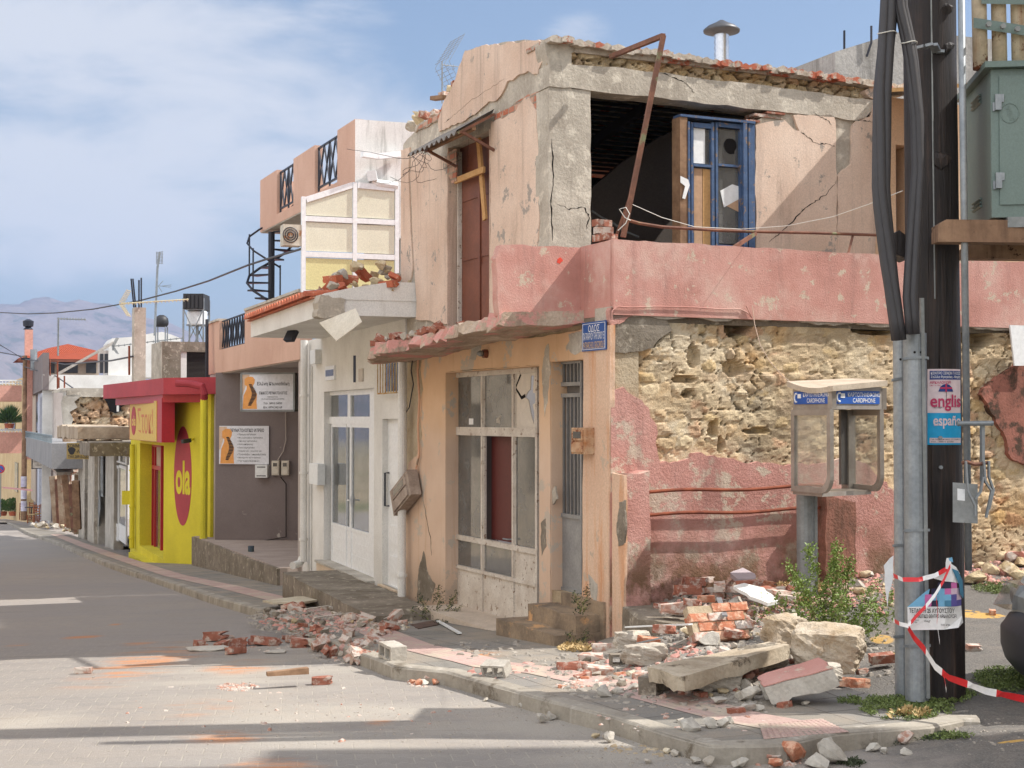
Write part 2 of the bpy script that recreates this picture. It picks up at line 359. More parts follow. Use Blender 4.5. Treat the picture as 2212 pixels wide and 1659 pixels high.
m_woodb = M('brown_door_wood', srgb(126, 74, 54), srgb(102, 58, 42), 1.4, 30, .3, .003, rough=.55, spec=.4)
m_plank = M('pale_plank', srgb(206, 164, 112), srgb(188, 142, 90), 3, 30, .3, .003)
m_ply = M('plywood', srgb(198, 164, 134), srgb(182, 146, 116), 2, 20, .25, .003)
m_wood = M('weathered_timber', srgb(160, 128, 100), srgb(120, 92, 70), 4, 26, .6, .006)
m_rust = M('rusty_steel', srgb(138, 96, 76), srgb(104, 72, 60), 5, 60, .6, .004, rough=.8, spots=srgb(122, 124, 92), sp=(.56, .64), spsc=4.)
m_rebar = M('rusty_bar', srgb(150, 84, 58), srgb(112, 60, 44), 6, 80, .6, .003, rough=.85)
m_galv = M('galvanised_steel', srgb(158, 162, 164), srgb(136, 141, 144), 4, 30, .12, .002, rough=.5, metal=.55, spec=.5)
m_galvd = M('dull_galvanised_sheet', srgb(150, 152, 150), srgb(126, 129, 128), 3, 30, .15, .002, rough=.55, metal=.35, spec=.5)
m_alu = M('weathered_aluminium', srgb(176, 168, 158), srgb(154, 144, 134), 5, 40, .15, .002, rough=.5, metal=.4, spec=.5)
m_black = plain('black_iron', srgb(40, 42, 52), .5, .2)
m_rub = plain('black_rubber', srgb(44, 43, 44), .55)
m_cable = plain('black_cable', srgb(62, 60, 62), .55, 0, .5)
m_wire = plain('thin_wire', srgb(60, 58, 56), .6)
m_wwire = plain('white_wire', srgb(225, 222, 212), .5)
m_pvc = plain('white_plastic', srgb(228, 230, 228), .4)
m_frame = M('chipped_white_paint', srgb(214, 206, 194), srgb(192, 180, 166), 4, 50, .4, .003, rough=.6, spots=srgb(134, 110, 90), sp=(.66, .69), spsc=14.)
m_alw = plain('white_aluminium', srgb(234, 235, 234), .35)
m_blue = M('peeling_blue_paint', srgb(62, 84, 118), srgb(82, 104, 136), 5, 50, .5, .004, rough=.6, spots=srgb(134, 112, 94), sp=(.57, .61), spsc=13.)
m_gdoor = M('grey_sheet_metal', srgb(158, 158, 156), srgb(138, 138, 138), 3, 40, .2, .003, rough=.5, metal=.2)
m_gbar = plain('grey_grille_metal', srgb(136, 134, 132), .5, .2)
m_maroon = plain('maroon_panel', srgb(92, 36, 30), .6)
m_corr = M('fibre_cement', srgb(150, 144, 138), srgb(120, 114, 108), 4, 50, .6, .006, streak=srgb(90, 84, 78))
m_cab = M('cabinet_green', srgb(112, 129, 122), srgb(104, 121, 114), 1.5, 80, .1, .001, rough=.45, spec=.5)
m_blk = plain('sign_black', srgb(38, 36, 38), .7)
m_wht = plain('sign_white', srgb(236, 236, 234), .6)
m_sblue = M('enamel_blue', srgb(36, 84, 150), srgb(30, 74, 138), 3, 50, .1, .001, rough=.4, spec=.5)
m_phblue = plain('phone_blue', srgb(30, 86, 170), .45)
m_gl = glass('dusty_glass', dust=.5, dustc=srgb(132, 130, 126), refl=.06)
m_glc = glass('clear_glass', dust=.22, dustc=srgb(130, 130, 124), refl=.08)
m_glh = glass('phone_glass', (.96, .96, .94, 1), dust=.15, dustc=srgb(214, 208, 194), refl=.01, fk=.35)
m_gld = plain('dark_window', srgb(52, 54, 58), .12, 0, .8)
m_panel = M('cream_panel', srgb(224, 222, 200), srgb(216, 213, 190), .8, 50, .05, .001, rough=.5)
m_panely = M('yellow_cream_panel', srgb(226, 218, 162), srgb(216, 208, 152), .8, 50, .05, .001, rough=.5)
# ================= SETTING: road, pavement, ground, hills
def sheet(name, outline, sp, zf, m, inner=None, extra=(), **k):
    """triangulated sheet over an (x,y) outline"""
    xs = [p[0] for p in outline]; ys = [p[1] for p in outline]; pts = [Vector(p[:2]) for p in outline]; n = len(pts)
    poly = [p.copy() for p in pts]
    def inside(x, y):
        c = False; j = n-1
        for i in range(n):
            a, b = poly[i], poly[j]
            if (a.y > y) != (b.y > y) and x < (b.x-a.x)*(y-a.y)/(b.y-a.y)+a.x: c = not c
            j = i
        return c
    y = min(ys)
    while y < max(ys):
        s = sp(y); x = min(xs)
        while x < max(xs):
            q = (x+random.uniform(-.2, .2)*s, y+random.uniform(-.2, .2)*s)
            if inside(*q): pts.append(Vector(q))
            x += s
        y += s
    v, e, f, *_ = geometry.delaunay_2d_cdt(pts, [], [tuple(range(n))], 1, 1e-5)
    mb = MB().add([(p.x, p.y, zf(p.x, p.y)) for p in v], [tuple(t) for t in f])
    return obj(name, mb, m, **k)
def blobs(t, spots):
    """soft patches at world (x,y) with radii"""
    acc = None
    for (x, y, rx, ry) in spots:
        s = t.N.new('ShaderNodeVectorMath'); s.operation = 'SUBTRACT'; s.inputs[1].default_value = (x, y, 0); t.L.new(t.pos, s.inputs[0])
        m = t.N.new('ShaderNodeVectorMath'); m.operation = 'MULTIPLY'; m.inputs[1].default_value = (1/rx, 1/ry, 0); t.L.new(s.outputs[0], m.inputs[0])
        l = t.N.new('ShaderNodeVectorMath'); l.operation = 'LENGTH'; t.L.new(m.outputs[0], l.inputs[0])
        v = t.rng(l.outputs['Value'], 1., .1); acc = v if acc is None else t.math('MAXIMUM', acc, v)
    return acc
def spot(u, v, ru, rv):
    p = gp(u, v, ZR); q = gp(u+ru, v, ZR); w = gp(u, v-rv, ZR); return (p.x, p.y, abs(q.x-p.x), abs(w.y-p.y))
def road_mat():
    t = NT('paver_road'); N = t.N; L = t.L
    rot = math.atan2(.4, .917)*.35
    v = t.map((1, 1, 0), (0, 0, -rot))
    # zigzag edged interlocking pavers
    sx = N.new('ShaderNodeSeparateXYZ'); L.new(v, sx.inputs[0])
    tri = t.math('PINGPONG', t.math('ADD', sx.outputs[0], 100.), .055)
    yy = t.math('ADD', sx.outputs[1], t.math('MULTIPLY', t.rng(tri, .016, .038), .045))
    cb = N.new('ShaderNodeCombineXYZ'); L.new(sx.outputs[0], cb.inputs[0]); L.new(yy, cb.inputs[1])
    b = N.new('ShaderNodeTexBrick'); b.inputs['Scale'].default_value = 1; b.inputs['Brick Width'].default_value = .24; b.inputs['Row Height'].default_value = .18
    b.inputs['Mortar Size'].default_value = .006; b.inputs['Mortar Smooth'].default_value = .4; b.offset = .5
    b.inputs['Color1'].default_value = srgb(156, 149, 142); b.inputs['Color2'].default_value = srgb(148, 142, 136); b.inputs['Mortar'].default_value = srgb(172, 164, 152)
    L.new(cb.outputs[0], b.inputs['Vector'])
    asph = t.ramp(t.noise(70, 6, .7), [(.3, srgb(92, 88, 84)), (.55, srgb(120, 116, 110)), (.75, srgb(158, 152, 146))])
    xx = t.xyz(); wob = t.math('MULTIPLY', t.math('SUBTRACT', t.noise(.9, 5), .5), 1.6)
    ka = t.rng(t.math('ADD', xx[0], wob), 2.3, 2.8)
    far = t.rng(xx[1], 14.5, 17)
    base = t.mix(t.math('MULTIPLY', far, .6), b.outputs['Color'], srgb(158, 150, 144))
    base = t.mix(t.rng(t.noise(.8, 8, .65, t.map((.6, 1.6, 1))), .42, .66, 0, .55), base, srgb(160, 151, 141))
    col = t.mix(ka, base, asph)
    # dust
    big = t.noise(1.3, 9, .62, t.map((.55, 1.3, 1)))
    dz = blobs(t, [spot(760, 1560, 620, 90), spot(1150, 1560, 420, 80), spot(560, 1450, 420, 60), spot(700, 1400, 260, 40), spot(1330, 1620, 340, 70), spot(1600, 1650, 260, 60), spot(60, 1560, 200, 40)])
    col = t.mix(t.math('MULTIPLY', t.math('MULTIPLY', dz, t.rng(big, .30, .6)), .92), col, srgb(178, 170, 158))
    oz = blobs(t, [spot(430, 1530, 130, 28), spot(500, 1590, 170, 22), spot(310, 1430, 170, 60), spot(520, 1440, 120, 26), spot(178, 1375, 60, 8), spot(250, 1348, 22, 5), spot(40, 1393, 40, 6), spot(820, 1560, 60, 12), spot(600, 1650, 190, 22), spot(900, 1475, 60, 12), spot(1010, 1452, 55, 10), spot(300, 1388, 60, 10)])
    on = t.noise(2.6, 9, .68, t.map((.5, 1.4, 1)))
    col = t.mix(t.math('MULTIPLY', t.rng(t.math('MULTIPLY', oz, t.rng(on, .36, .66)), .05, .9), .8), col, srgb(202, 138, 92))
    yz = blobs(t, [spot(2080, 1322, 60, 8), spot(2120, 1330, 80, 10), spot(1905, 1380, 40, 16), spot(1925, 1410, 28, 10), spot(2190, 1600, 60, 4)])
    col = t.mix(t.rng(t.math('MULTIPLY', yz, t.rng(t.noise(9, 8, .7), .36, .5)), .25, .5, 0, .8), col, srgb(222, 176, 92))
    sp_ = t.noise(38, 3, .8); col = t.mix(t.rng(sp_, .64, .7, 0, .5), col, srgb(188, 178, 164)); col = t.mix(t.math('MULTIPLY', t.rng(t.noise(.35, 6, .6), .45, .7, 0, .5), t.rng(t.noise(7, 8, .75), .42, .56)), col, srgb(178, 164, 148))
    tr = t.noise(1., 7, .7, t.map((.5, 5, 1), (0, 0, .5))); col = t.mix(t.rng(tr, .56, .72, 0, .35), col, srgb(106, 100, 98))
    g = t.ramp(t.noise(120, 5, .7), [(.28, (.72, .72, .72, 1)), (.7, (1.1, 1.1, 1.1, 1))]); col = t.mix(1., col, g, 'MULTIPLY')
    h = t.math('ADD', t.math('MULTIPLY', b.outputs['Fac'], -.25), t.noise(90, 6, .7)); t.bump(h, .8, .012)
    return t.fin(col, .93, 0, .2)
m_road = road_mat()
def pave_mat():
    t = NT('pavement_slabs'); N = t.N; L = t.L; rot = math.atan2(.4, .917)
    b = N.new('ShaderNodeTexBrick'); b.offset = 0; b.inputs['Scale'].default_value = 1; b.inputs['Brick Width'].default_value = .4; b.inputs['Row Height'].default_value = .4
    b.inputs['Mortar Size'].default_value = .006; b.inputs['Color1'].default_value = srgb(132, 128, 120); b.inputs['Color2'].default_value = srgb(144, 139, 132); b.inputs['Mortar'].default_value = srgb(96, 90, 84)
    L.new(t.map((1, 1, 0), (0, 0, -rot)), b.inputs['Vector'])
    d = t.rng(t.noise(1.4, 8, .65), .4, .66, 0, .8); col = t.mix(d, b.outputs['Color'], srgb(160, 148, 132))
    oz = blobs(t, [spot(1240, 1488, 70, 12), spot(1020, 1440, 90, 14)]); col = t.mix(t.math('MULTIPLY', oz, t.rng(t.noise(4, 8, .7), .4, .6, 0, .8)), col, srgb(206, 136, 84))
    g = t.ramp(t.noise(80, 5, .7), [(.28, (.74, .74, .74, 1)), (.7, (1.08, 1.08, 1.08, 1))]); col = t.mix(1., col, g, 'MULTIPLY')
    t.bump(t.math('ADD', t.math('MULTIPLY', b.outputs['Fac'], -.6), t.noise(60, 6, .7)), .7, .008)
    return t.fin(col, .92, 0, .2)
m_pave = pave_mat()
m_ground = M('dry_earth', srgb(168, 150, 124), srgb(140, 128, 100), .05, 2, .5, .05, spots=srgb(110, 112, 78), sp=(.5, .62), spsc=.02)
KERB = [(16, 1120), (44, 1136), (60, 1145), (127, 1169), (222, 1210), (349, 1251), (476, 1293), (568, 1318), (632, 1345), (695, 1375), (780, 1412), (854, 1440), (965, 1452), (1076, 1483), (1188, 1515), (1315, 1547), (1439, 1586), (1531, 1612), (1610, 1613), (1696, 1608), (1769, 1592), (1845, 1582), (1930, 1576), (2006, 1569), (2080, 1556), (2117, 1557)]
KP = [gp(u, v) for u, v in KERB]
KXY = [(p.x, p.y) for p in KP]
inner = [(2.85, 10.2), (2.45, 10.9), (2.5, 11.8), (2.2, 12.6), (1.6, 14.2), (.6, 14.4), (-.2, 16.4), (-1.6, 19.5), (-3.9, 25.5), (-7.3, 34.2), (-9.6, 36.4), (-11.4, 42.4), (-17.4, 58.6), (-23.3, 72.5), (-33, 96)]
pv_out = KXY+inner
pv_out = [(-36.0, 97)]+pv_out
pavement = sheet('pavement', pv_out, lambda y: .25 if y < 18 else (.6 if y < 40 else 1.5), lambda x, y: G(x, y), m_pave, kind='structure')
# kerb stones: a real step along the pavement edge
m_kerb = M('kerb_concrete', srgb(168, 160, 146), srgb(140, 132, 120), 2.5, 40, .7, .01, streak=srgb(196, 188, 176), sk=(.56, .72), spots=srgb(110, 100, 86), sp=(.62, .72), spsc=3)
def kerb2():
    pts = []
    for i in range(len(KP)-1):
        L = (KP[i+1]-KP[i]).length; k = max(1, int(L/(.3 if KP[i].y < 20 else 1.5)))
        for j in range(k): pts.append(KP[i].lerp(KP[i+1], j/k))
    pts.append(KP[-1]); n = len(pts); vs = []; fs = []
    for i, p in enumerate(pts):
        d = pts[min(i+1, n-1)]-pts[max(i-1, 0)]; d.z = 0; d.normalize()
        o = Vector((-d.y, d.x, 0))*(-1)          # travelling from far to near, the road is on the right hand
        if o.dot(Vector((-1, -1.2, 0))) < 0: o = -o
        g = G(p.x, p.y)+.006+random.uniform(-.003, .003); jx = random.uniform(-.007, .007)
        for w, dz in ((-.15, -.02), (-.145, .003), (-.012, .002), (.012+jx, -.016), (.022+jx, -.26)): vs.append(Vector((p.x+o.x*w, p.y+o.y*w, g+dz)))
    for i in range(n-1):
        for k in range(4): fs.append((i*5+k, i*5+k+1, (i+1)*5+k+1, (i+1)*5+k))
    return MB().add(vs, fs)
obj('pavement_kerb', kerb2(), m_kerb, kind='structure')
# ribbed tactile strip
TC = [(1700, 1568), (1600, 1550), (1500, 1524), (1330, 1480), (1180, 1450), (1060, 1436), (981, 1417), (886, 1394), (822, 1368), (740, 1330), (632, 1301), (500, 1268), (378, 1242), (317, 1222), (240, 1196), (178, 1174), (120, 1150)]
def strip(px, w, lift, m, name, **k):
    c = [gp(u, v) for u, v in px]; P2 = []
    for i in range(len(c)-1):
        kk = max(1, int((c[i+1]-c[i]).length/.35))
        for j in range(kk): P2.append(c[i].lerp(c[i+1], j/kk))
    P2.append(c[-1]); vs = []; fs = []; n = len(P2); R_ = 19
    for i, p in enumerate(P2):
        d = P2[min(i+1, n-1)]-P2[max(i-1, 0)]; d.z = 0; d.normalize(); o = Vector((d.y, -d.x, 0))
        for j in range(R_):
            t = (j/(R_-1)-.5)*w; x, y = p.x+o.x*t, p.y+o.y*t; vs.append((x, y, G(x, y)+lift+(.0035 if j % 3 else 0)))
    for i in range(n-1):
        for j in range(R_-1): fs.append((i*R_+j, i*R_+j+1, (i+1)*R_+j+1, (i+1)*R_+j))
    return obj(name, MB().add(vs, fs), m, **k)
m_tact = M('pink_tactile_paving', srgb(188, 160, 150), srgb(170, 144, 134), 1.5, 60, .5, .004, spots=srgb(180, 166, 148), sp=(.48, .62), spsc=2)
strip(TC, .40, .005, m_tact, 'tactile_pavement', kind='structure')
# studded warning slabs at the crossing
def studs():
    mb = MB(); c = [gp(1690, 1572), gp(1842, 1580), gp(1800, 1556), gp(1700, 1548)]
    a, b = gp(1650, 1600), gp(1835, 1584); d = gp(1775, 1556); e = gp(1640, 1566)
    a.z = b.z = d.z = e.z = 0
    N1, N2 = 14, 9
    for (p, q, s) in [(0, 0, 0)]:
        pass
    vs = []; fs = []
    for i in range(7):
        for j in range(5):
            s, t = i/6, j/4; x = (a*(1-s)+b*s)*(1-t)+(e*(1-s)+d*s)*t; vs.append((x.x, x.y, G(x.x, x.y)+.0095))
    for i in range(6):
        for j in range(4): fs.append((i*5+j, (i+1)*5+j, (i+1)*5+j+1, i*5+j+1))
    mb.add(vs, fs)
    for i in range(N1):
        for j in range(N2):
            s, t = (i+.5)/N1, (j+.5)/N2; x = (a*(1-s)+b*s)*(1-t)+(e*(1-s)+d*s)*t
            mb.lathe((x.x, x.y, G(x.x, x.y)+.0085), [(.021, 0), (.018, .005), (.009, .0065)], 8)
    obj('studded_pavement', mb, m_tact, kind='structure')
studs()
# road sheet: fine near, coarse far
def road():
    xs = list(np.arange(-14, 14, .4)); ys = list(np.arange(2.5, 24, .4))+list(np.arange(24, 60, 1.5))+list(np.arange(60, 140, 5))
    xs = [-80, -60, -45, -38, -32, -27, -23, -20, -17, -15.5]+xs+[14, 18, 26, 40]
    vs = [(x, y, ZR(x, y)+.012*float(fbm(np.array(x*.7), np.array(y*.7), 3, 5))) for x in xs for y in ys]; n = len(ys); fs = [(i*n+j, (i+1)*n+j, (i+1)*n+j+1, i*n+j+1) for i in range(len(xs)-1) for j in range(n-1)]
    obj('road', MB().add(vs, fs), m_road, kind='structure', smooth=True)
road()
def ground():
    xs = [-3500, -2500, -1500, -700, -300, -150, -90, -60, -40, -25, -12, 0, 12, 25, 50, 100, 300, 900, 2000, 3500]
    ys = [-290, -60, -20, 0, 10, 20, 35, 50, 70, 100, 150, 250, 450, 900, 1800, 3200, 4950]
    vs = [(x, y, min(ZR(max(-60, min(14, x)), max(0, min(160, y))), 0)-.45-(max(0, math.hypot(x, y)-160)*.012 if math.hypot(x, y) < 2600 else 29.3)) for x in xs for y in ys]; n = len(ys)
    obj('ground', MB().add(vs, [(i*n+j, (i+1)*n+j, (i+1)*n+j+1, i*n+j+1) for i in range(len(xs)-1) for j in range(n-1)]), m_ground, kind='structure')
ground()
# mountains
def hills(name, ridge, D, depth, seed, m, amp):
    us = np.linspace(ridge[0][0], ridge[-1][0], 420); vv = np.interp(us, [r[0] for r in ridge], [r[1] for r in ridge])
    rows = 90; t = np.linspace(0, 1, rows)
    X = (us-1106)/F*D; H = CAMZ+(829.5-vv)/F*D+math.tan(PIT)*D
    XX, T = np.meshgrid(X, t, indexing='ij'); HH = H[:, None]*np.ones_like(T)
    prof = T**.85; Y = D-depth*(1-T)
    base = -60
    rid = 1-2*np.abs(fbm(XX*.0035+3, Y*.0028, 6, seed, .55))
    rid2 = fbm(XX*.012, Y*.009, 5, seed+3, .6)
    Z = base+(HH-base)*prof+(rid-.8)*amp*np.sin(np.pi*np.minimum(T*.96, 1))+rid2*amp*.5*(T < .999)*(1-T*.75)
    vs = list(zip(XX.ravel(), Y.ravel(), Z.ravel())); n = rows
    fs = [(i*n+j, (i+1)*n+j, (i+1)*n+j+1, i*n+j+1) for i in range(len(us)-1) for j in range(n-1)]
    k = len(vs); 
    for i in range(len(us)): vs.append((X[i], D+depth*.6, base))
    for i in range(len(us)-1): fs.append((i*n+n-1, (i+1)*n+n-1, k+i+1, k+i))
    obj(name, MB().add(vs, fs), m, kind='structure', smooth=True)
m_mount = M('bare_mountain_rock', srgb(126, 116, 112), srgb(110, 102, 100), .006, .05, .5, 8, spots=srgb(86, 88, 80), sp=(.52, .62), spsc=.012, bsc=.03)
hills('mountain', [(-1500, 760), (-900, 690), (-400, 660), (-150, 668), (0, 656), (42, 657), (72, 642), (100, 640), (125, 650), (140, 654), (169, 648), (199, 655), (237, 657), (260, 668), (300, 682), (364, 696), (402, 714), (440, 735), (500, 770), (620, 830), (800, 880), (1500, 900)], 4200, 1500, 11, m_mount, 110)
hills('nearer_hill', [(-1500, 700), (-700, 740), (-200, 755), (0, 764), (22, 768), (50, 792), (90, 830), (200, 890), (500, 905)], 3000, 900, 23, m_mount, 60)
def haze():
    mb = MB(); x0, x1, y0, y1, z0, z1 = -3600, 3600, -300, 5000, -110, 420
    mb.hexa([(x0, y0, z0), (x1, y0, z0), (x1, y1, z0), (x0, y1, z0), (x0, y0, z1), (x1, y0, z1), (x1, y1, z1), (x0, y1, z1)])
    m = bpy.data.materials.new('haze_air'); m.use_nodes = True; N = m.node_tree.nodes; N.clear(); out = N.new('ShaderNodeOutputMaterial'); v = N.new('ShaderNodeVolumePrincipled')
    v.inputs['Color'].default_value = (.38, .52, .84, 1); v.inputs['Density'].default_value = .00016; v.inputs['Anisotropy'].default_value = .1
    m.node_tree.links.new(v.outputs[0], out.inputs['Volume']); obj('haze', mb, m, kind='stuff')
haze()
# ================= THE DAMAGED CORNER HOUSE
F1 = Fr(.942, 14, -.458, 1); R1 = Fr(.942, 14, 2.184, 1); R2 = Fr(.379, 15.23, 2.184, 1)
AE = F1.a(866)
house = thing('damaged_house', 'earthquake-damaged pink and peach corner house with its upper front wall fallen open', 'house', (.942, 14, -.15))
def brickwall_mat():
    t = NT('exposed_brickwork'); N = t.N; L = t.L; z = t.xyz(); cb = N.new('ShaderNodeCombineXYZ'); L.new(t.math('ADD', z[0], t.math('MULTIPLY', z[1], -.9)), cb.inputs[0]); L.new(z[2], cb.inputs[1])
    b = N.new('ShaderNodeTexBrick'); b.inputs['Scale'].default_value = 1; b.inputs['Brick Width'].default_value = .2; b.inputs['Row Height'].default_value = .08; b.inputs['Mortar Size'].default_value = .011
    b.inputs['Color1'].default_value = srgb(176, 100, 74); b.inputs['Color2'].default_value = srgb(196, 160, 140); b.inputs['Mortar'].default_value = srgb(150, 134, 118); L.new(cb.outputs[0], b.inputs['Vector'])
    col = t.mix(t.rng(t.noise(9, 8, .7), .5, .62, 0, .8), b.outputs['Color'], srgb(186, 168, 148)); t.bump(t.math('ADD', t.math('MULTIPLY', b.outputs['Fac'], -1.), t.noise(30, 6)), .9, .02); return t.fin(col, .9, 0, .2)
m_bwall = brickwall_mat()
def low_mat():
    t = NT('lower_street_plaster'); z = t.xyz()[2]
    c = t.ramp(t.noise(1.1, 8, .6), [(.35, srgb(217, 191, 168)), (.65, srgb(203, 174, 150))]); o = t.ramp(t.noise(1.7, 8, .6), [(.35, srgb(222, 188, 154)), (.65, srgb(210, 174, 138))])
    k = t.rng(t.math('ADD', z, t.math('MULTIPLY', t.noise(.9, 6), 1.2)), 2.1, 2.9); col = t.mix(k, c, o)
    s = t.noise(1., 6, .65, t.map((8, 8, .5))); col = t.mix(t.rng(s, .56, .8, 0, .7), col, srgb(172, 128, 92))
    col = t.mix(t.rng(t.noise(2.4, 10, .74), .565, .59), col, srgb(190, 176, 160)); col = t.mix(t.rng(z, .35, -.15, 0, .55), col, srgb(150, 128, 108)); t.bump(t.noise(42, 6, .65), .45, .006); return t.fin(col, .9, 0, .2)
m_low = low_mat()
# --- stone rubble wall as real relief
def stonewall(name, fr, a0, a1, z0, z1, n, step, m, parent, sw=.26, sh=.15, depth=.05, smear=.5, seed=3, pal=None, zt=None, holes=(), gapc=(.05, .04, .03), **k):
    A = np.arange(a0, a1+step, step); Z = np.arange(z0, z1+step*.5, step); AA, ZZ = np.meshgrid(A, Z, indexing='ij')
    if zt is not None:      # top edge may slope: zt(a)
        ztop = np.array([zt(a) for a in A])[:, None]; ZZ = z0+(ZZ-z0)*(ztop-z0)/(Z[-1]-z0)
    rs = np.random.RandomState(seed); S = []
    z = z0-sh
    while z < z1+sh:
        a = a0-sw+rs.rand()*sw
        while a < a1+sw: S.append((a+rs.uniform(-.2, .2)*sw, z+rs.uniform(-.32, .32)*sh, rs.uniform(.75, 1.25))); a += sw*rs.choice([.5, .8, 1., 1.3])
        z += sh*rs.uniform(.8, 1.1)
    S = np.array(S)
    wa = AA+fbm(AA*7, ZZ*7, 3, seed)*.09; wz = ZZ+fbm(AA*7+9, ZZ*7, 3, seed+1)*.07
    d1 = np.full(AA.shape, 9.); d2 = np.full(AA.shape, 9.); idx = np.zeros(AA.shape, int)
    for i, (sa, sz, w) in enumerate(S):
        d = np.hypot((wa-sa)/(sw*.5), (wz-sz)/(sh*.5))/w; c = d < d1; d2 = np.where(c, d1, np.minimum(d2, d)); idx = np.where(c, i, idx); d1 = np.where(c, d, d1)
    edge = np.clip((d2-d1)*1.6, 0, 1)
    hh = rs.rand(len(S))[idx]; dome = edge**.45*(.45+.55*hh)*depth
    rough = fbm(AA*15, ZZ*19, 6, seed+5, .58)*depth*.8
    mort = (smear-.5+fbm(AA*1.7, ZZ*1.7, 5, seed+8)*1.5+.35)*depth+fbm(AA*9, ZZ*24, 6, seed+4, .6)*depth*.65
    h = np.maximum(dome+rough, mort); ism = np.clip((mort-(dome+rough))/(.012), 0, 1)
    pal = pal or [srgb(206, 184, 146), srgb(220, 204, 172), srgb(196, 166, 122), srgb(184, 160, 130), srgb(214, 196, 160), srgb(204, 176, 120), srgb(188, 140, 104)]
    pc = np.array([p[:3] for p in pal]); cst = .45*np.array(srgb(208, 190, 162)[:3])+.55*pc[(rs.rand(len(S))*len(pal)).astype(int)][idx]*(.82+.36*rs.rand(len(S))[idx])[..., None]
    cst = cst*(1+fbm(AA*9, ZZ*9, 4, seed+2)*.5)[..., None]
    cm = np.array(srgb(208, 187, 154)[:3])*(1+fbm(AA*2.4, ZZ*2.4, 5, seed+6)*.7)[..., None]
    lim = np.clip((fbm(AA*1.3+4, ZZ*1.3, 5, seed+12)-.1)*8, 0, 1)[..., None]; cm = cm*(1-lim)+np.array(srgb(214, 200, 174)[:3])*lim; dk = np.clip((fbm(AA*.9+9, ZZ*1.6+3, 5, seed+15)-.06)*6, 0, 1)[..., None]; cm = cm*(1-dk*.45)
    col = cst*(1-ism[..., None])+cm*ism[..., None]
    open_ = np.clip((fbm(AA*1.5+21, ZZ*1.5, 4, seed+31)+.10)*7, 0, 1)
    gap = np.maximum(np.clip(1-edge*6, 0, 1)*(1-ism), np.clip(1-edge*9, 0, 1)*open_*.85); h = h-gap*depth*.9
    col = col*(1-gap*.62)[..., None]; br = np.clip((fbm(AA*3.1+2, ZZ*3.1, 5, seed+33)-.08)*6, 0, 1)[..., None]; col = col*(1-br*np.array([.16, .28, .42]))
    for (ha, hz, ra, rz, dp) in holes:
        q = np.hypot((AA-ha)/ra+fbm(AA*8, ZZ*8, 3, 77)*.7, (ZZ-hz)/rz+fbm(AA*8+5, ZZ*8, 3, 78)*.7); kk = np.clip((1-q)*5, 0, 1); h = h-kk*dp; 
    V = np.array(fr.o)[None, None]+np.array(fr.e)*AA[..., None]+np.array(fr.n)*(n+h)[..., None]; V[..., 2] = ZZ
    nz = len(Z); na = len(A); mb = MB(); mb.v = [Vector(p) for p in V.reshape(-1, 3)]
    mb.f = [(i*nz+j, (i+1)*nz+j, (i+1)*nz+j+1, i*nz+j+1) for i in range(na-1) for j in range(nz-1)]
    mb.c = np.concatenate([col, np.ones(col.shape[:2]+(1,))], -1).reshape(-1, 4)
    return obj(name, mb, m, parent, fix=False, **k)
m_stonev = vcol('rubble_stone', .7, .012, 70, mul=(.95, .925, .895, 1))
HOLES = []
for (u, v, ru, rv, dp) in [(1600, 705, 30, 24, .28), (1890, 714, 46, 9, .2), (1410, 728, 20, 14, .12), (1490, 690, 40, 6, .15), (1700, 690, 60, 7, .14), (1490, 850, 14, 9, .10), (2110, 730, 34, 26, .26), (1560, 960, 8, 20, .1), (1590, 795, 22, 18, .10), (1500, 770, 14, 26, .08), (1545, 925, 12, 22, .1), (1480, 820, 26, 8, .08), (1640, 930, 30, 7, .07), (1920, 885, 20, 8, .08)]:
    a, z = R1.az(u, v); a2, z2 = R1.az(u+ru, v-rv); HOLES.append((a, z, abs(a2-a), abs(z2-z), dp))
stonewall('stone_wall', R1, 0, 7.2, -.3, 2.93, -.06, .021, m_stonev, house, holes=HOLES, smear=.88, depth=.05, sw=.21, sh=.125, label='yellowish rubble-stone wall bared where the pink render fell off')
body = wallmb(R1, .05, 7.2, -.4, 2.93, -.5, -.36)
obj('inner_wall', body, m_dark, house)
# pink roughcast left on the lower part
pk = [(1320, 838), (1348, 836), (1374, 858), (1401, 880), (1414, 911), (1418, 946), (1421, 981), (1427, 1001), (1467, 997), (1497, 979), (1515, 977), (1528, 986), (1572, 990), (1612, 1001), (1638, 997), (1708, 1003), (1780, 1000), (1836, 995), (1853, 995), (1884, 1016), (1902, 1030), (1928, 1056), (1962, 1085), (2000, 1100), (2060, 1150), (2080, 1290), (1320, 1400)]
plate('lower_render', R1, pk, -.05, .035, m_pinkr, house, (.05, .022), 4, keep=(24, 25, 26), label='coarse pink render left on the foot of the side wall')
plate('upper_render', R1, [(1320, 664), (1384, 666), (1380, 680), (1352, 690), (1338, 700), (1320, 702)], -.05, .03, m_pinkr, house, (.03, .01), 5)
plate('mortar_patch', R1, [(1320, 700), (1345, 690), (1390, 680), (1440, 690), (1452, 712), (1430, 728), (1410, 752), (1360, 760), (1320, 764)], -.05, .018, m_concd, house, (.04, .012), 6)
plate('far_render', R1, [(2215, 778), (2192, 790), (2160, 812), (2126, 837), (2120, 852), (2134, 872), (2150, 900), (2160, 925), (2173, 945), (2184, 989), (2230, 1010)], -.05, .03, M('stained_rose_plaster', srgb(170, 112, 96), srgb(130, 86, 72), 2, 40, .8, .01, spots=srgb(80, 62, 50), sp=(.5, .6), spsc=4.), house, (.05, .02), 7)
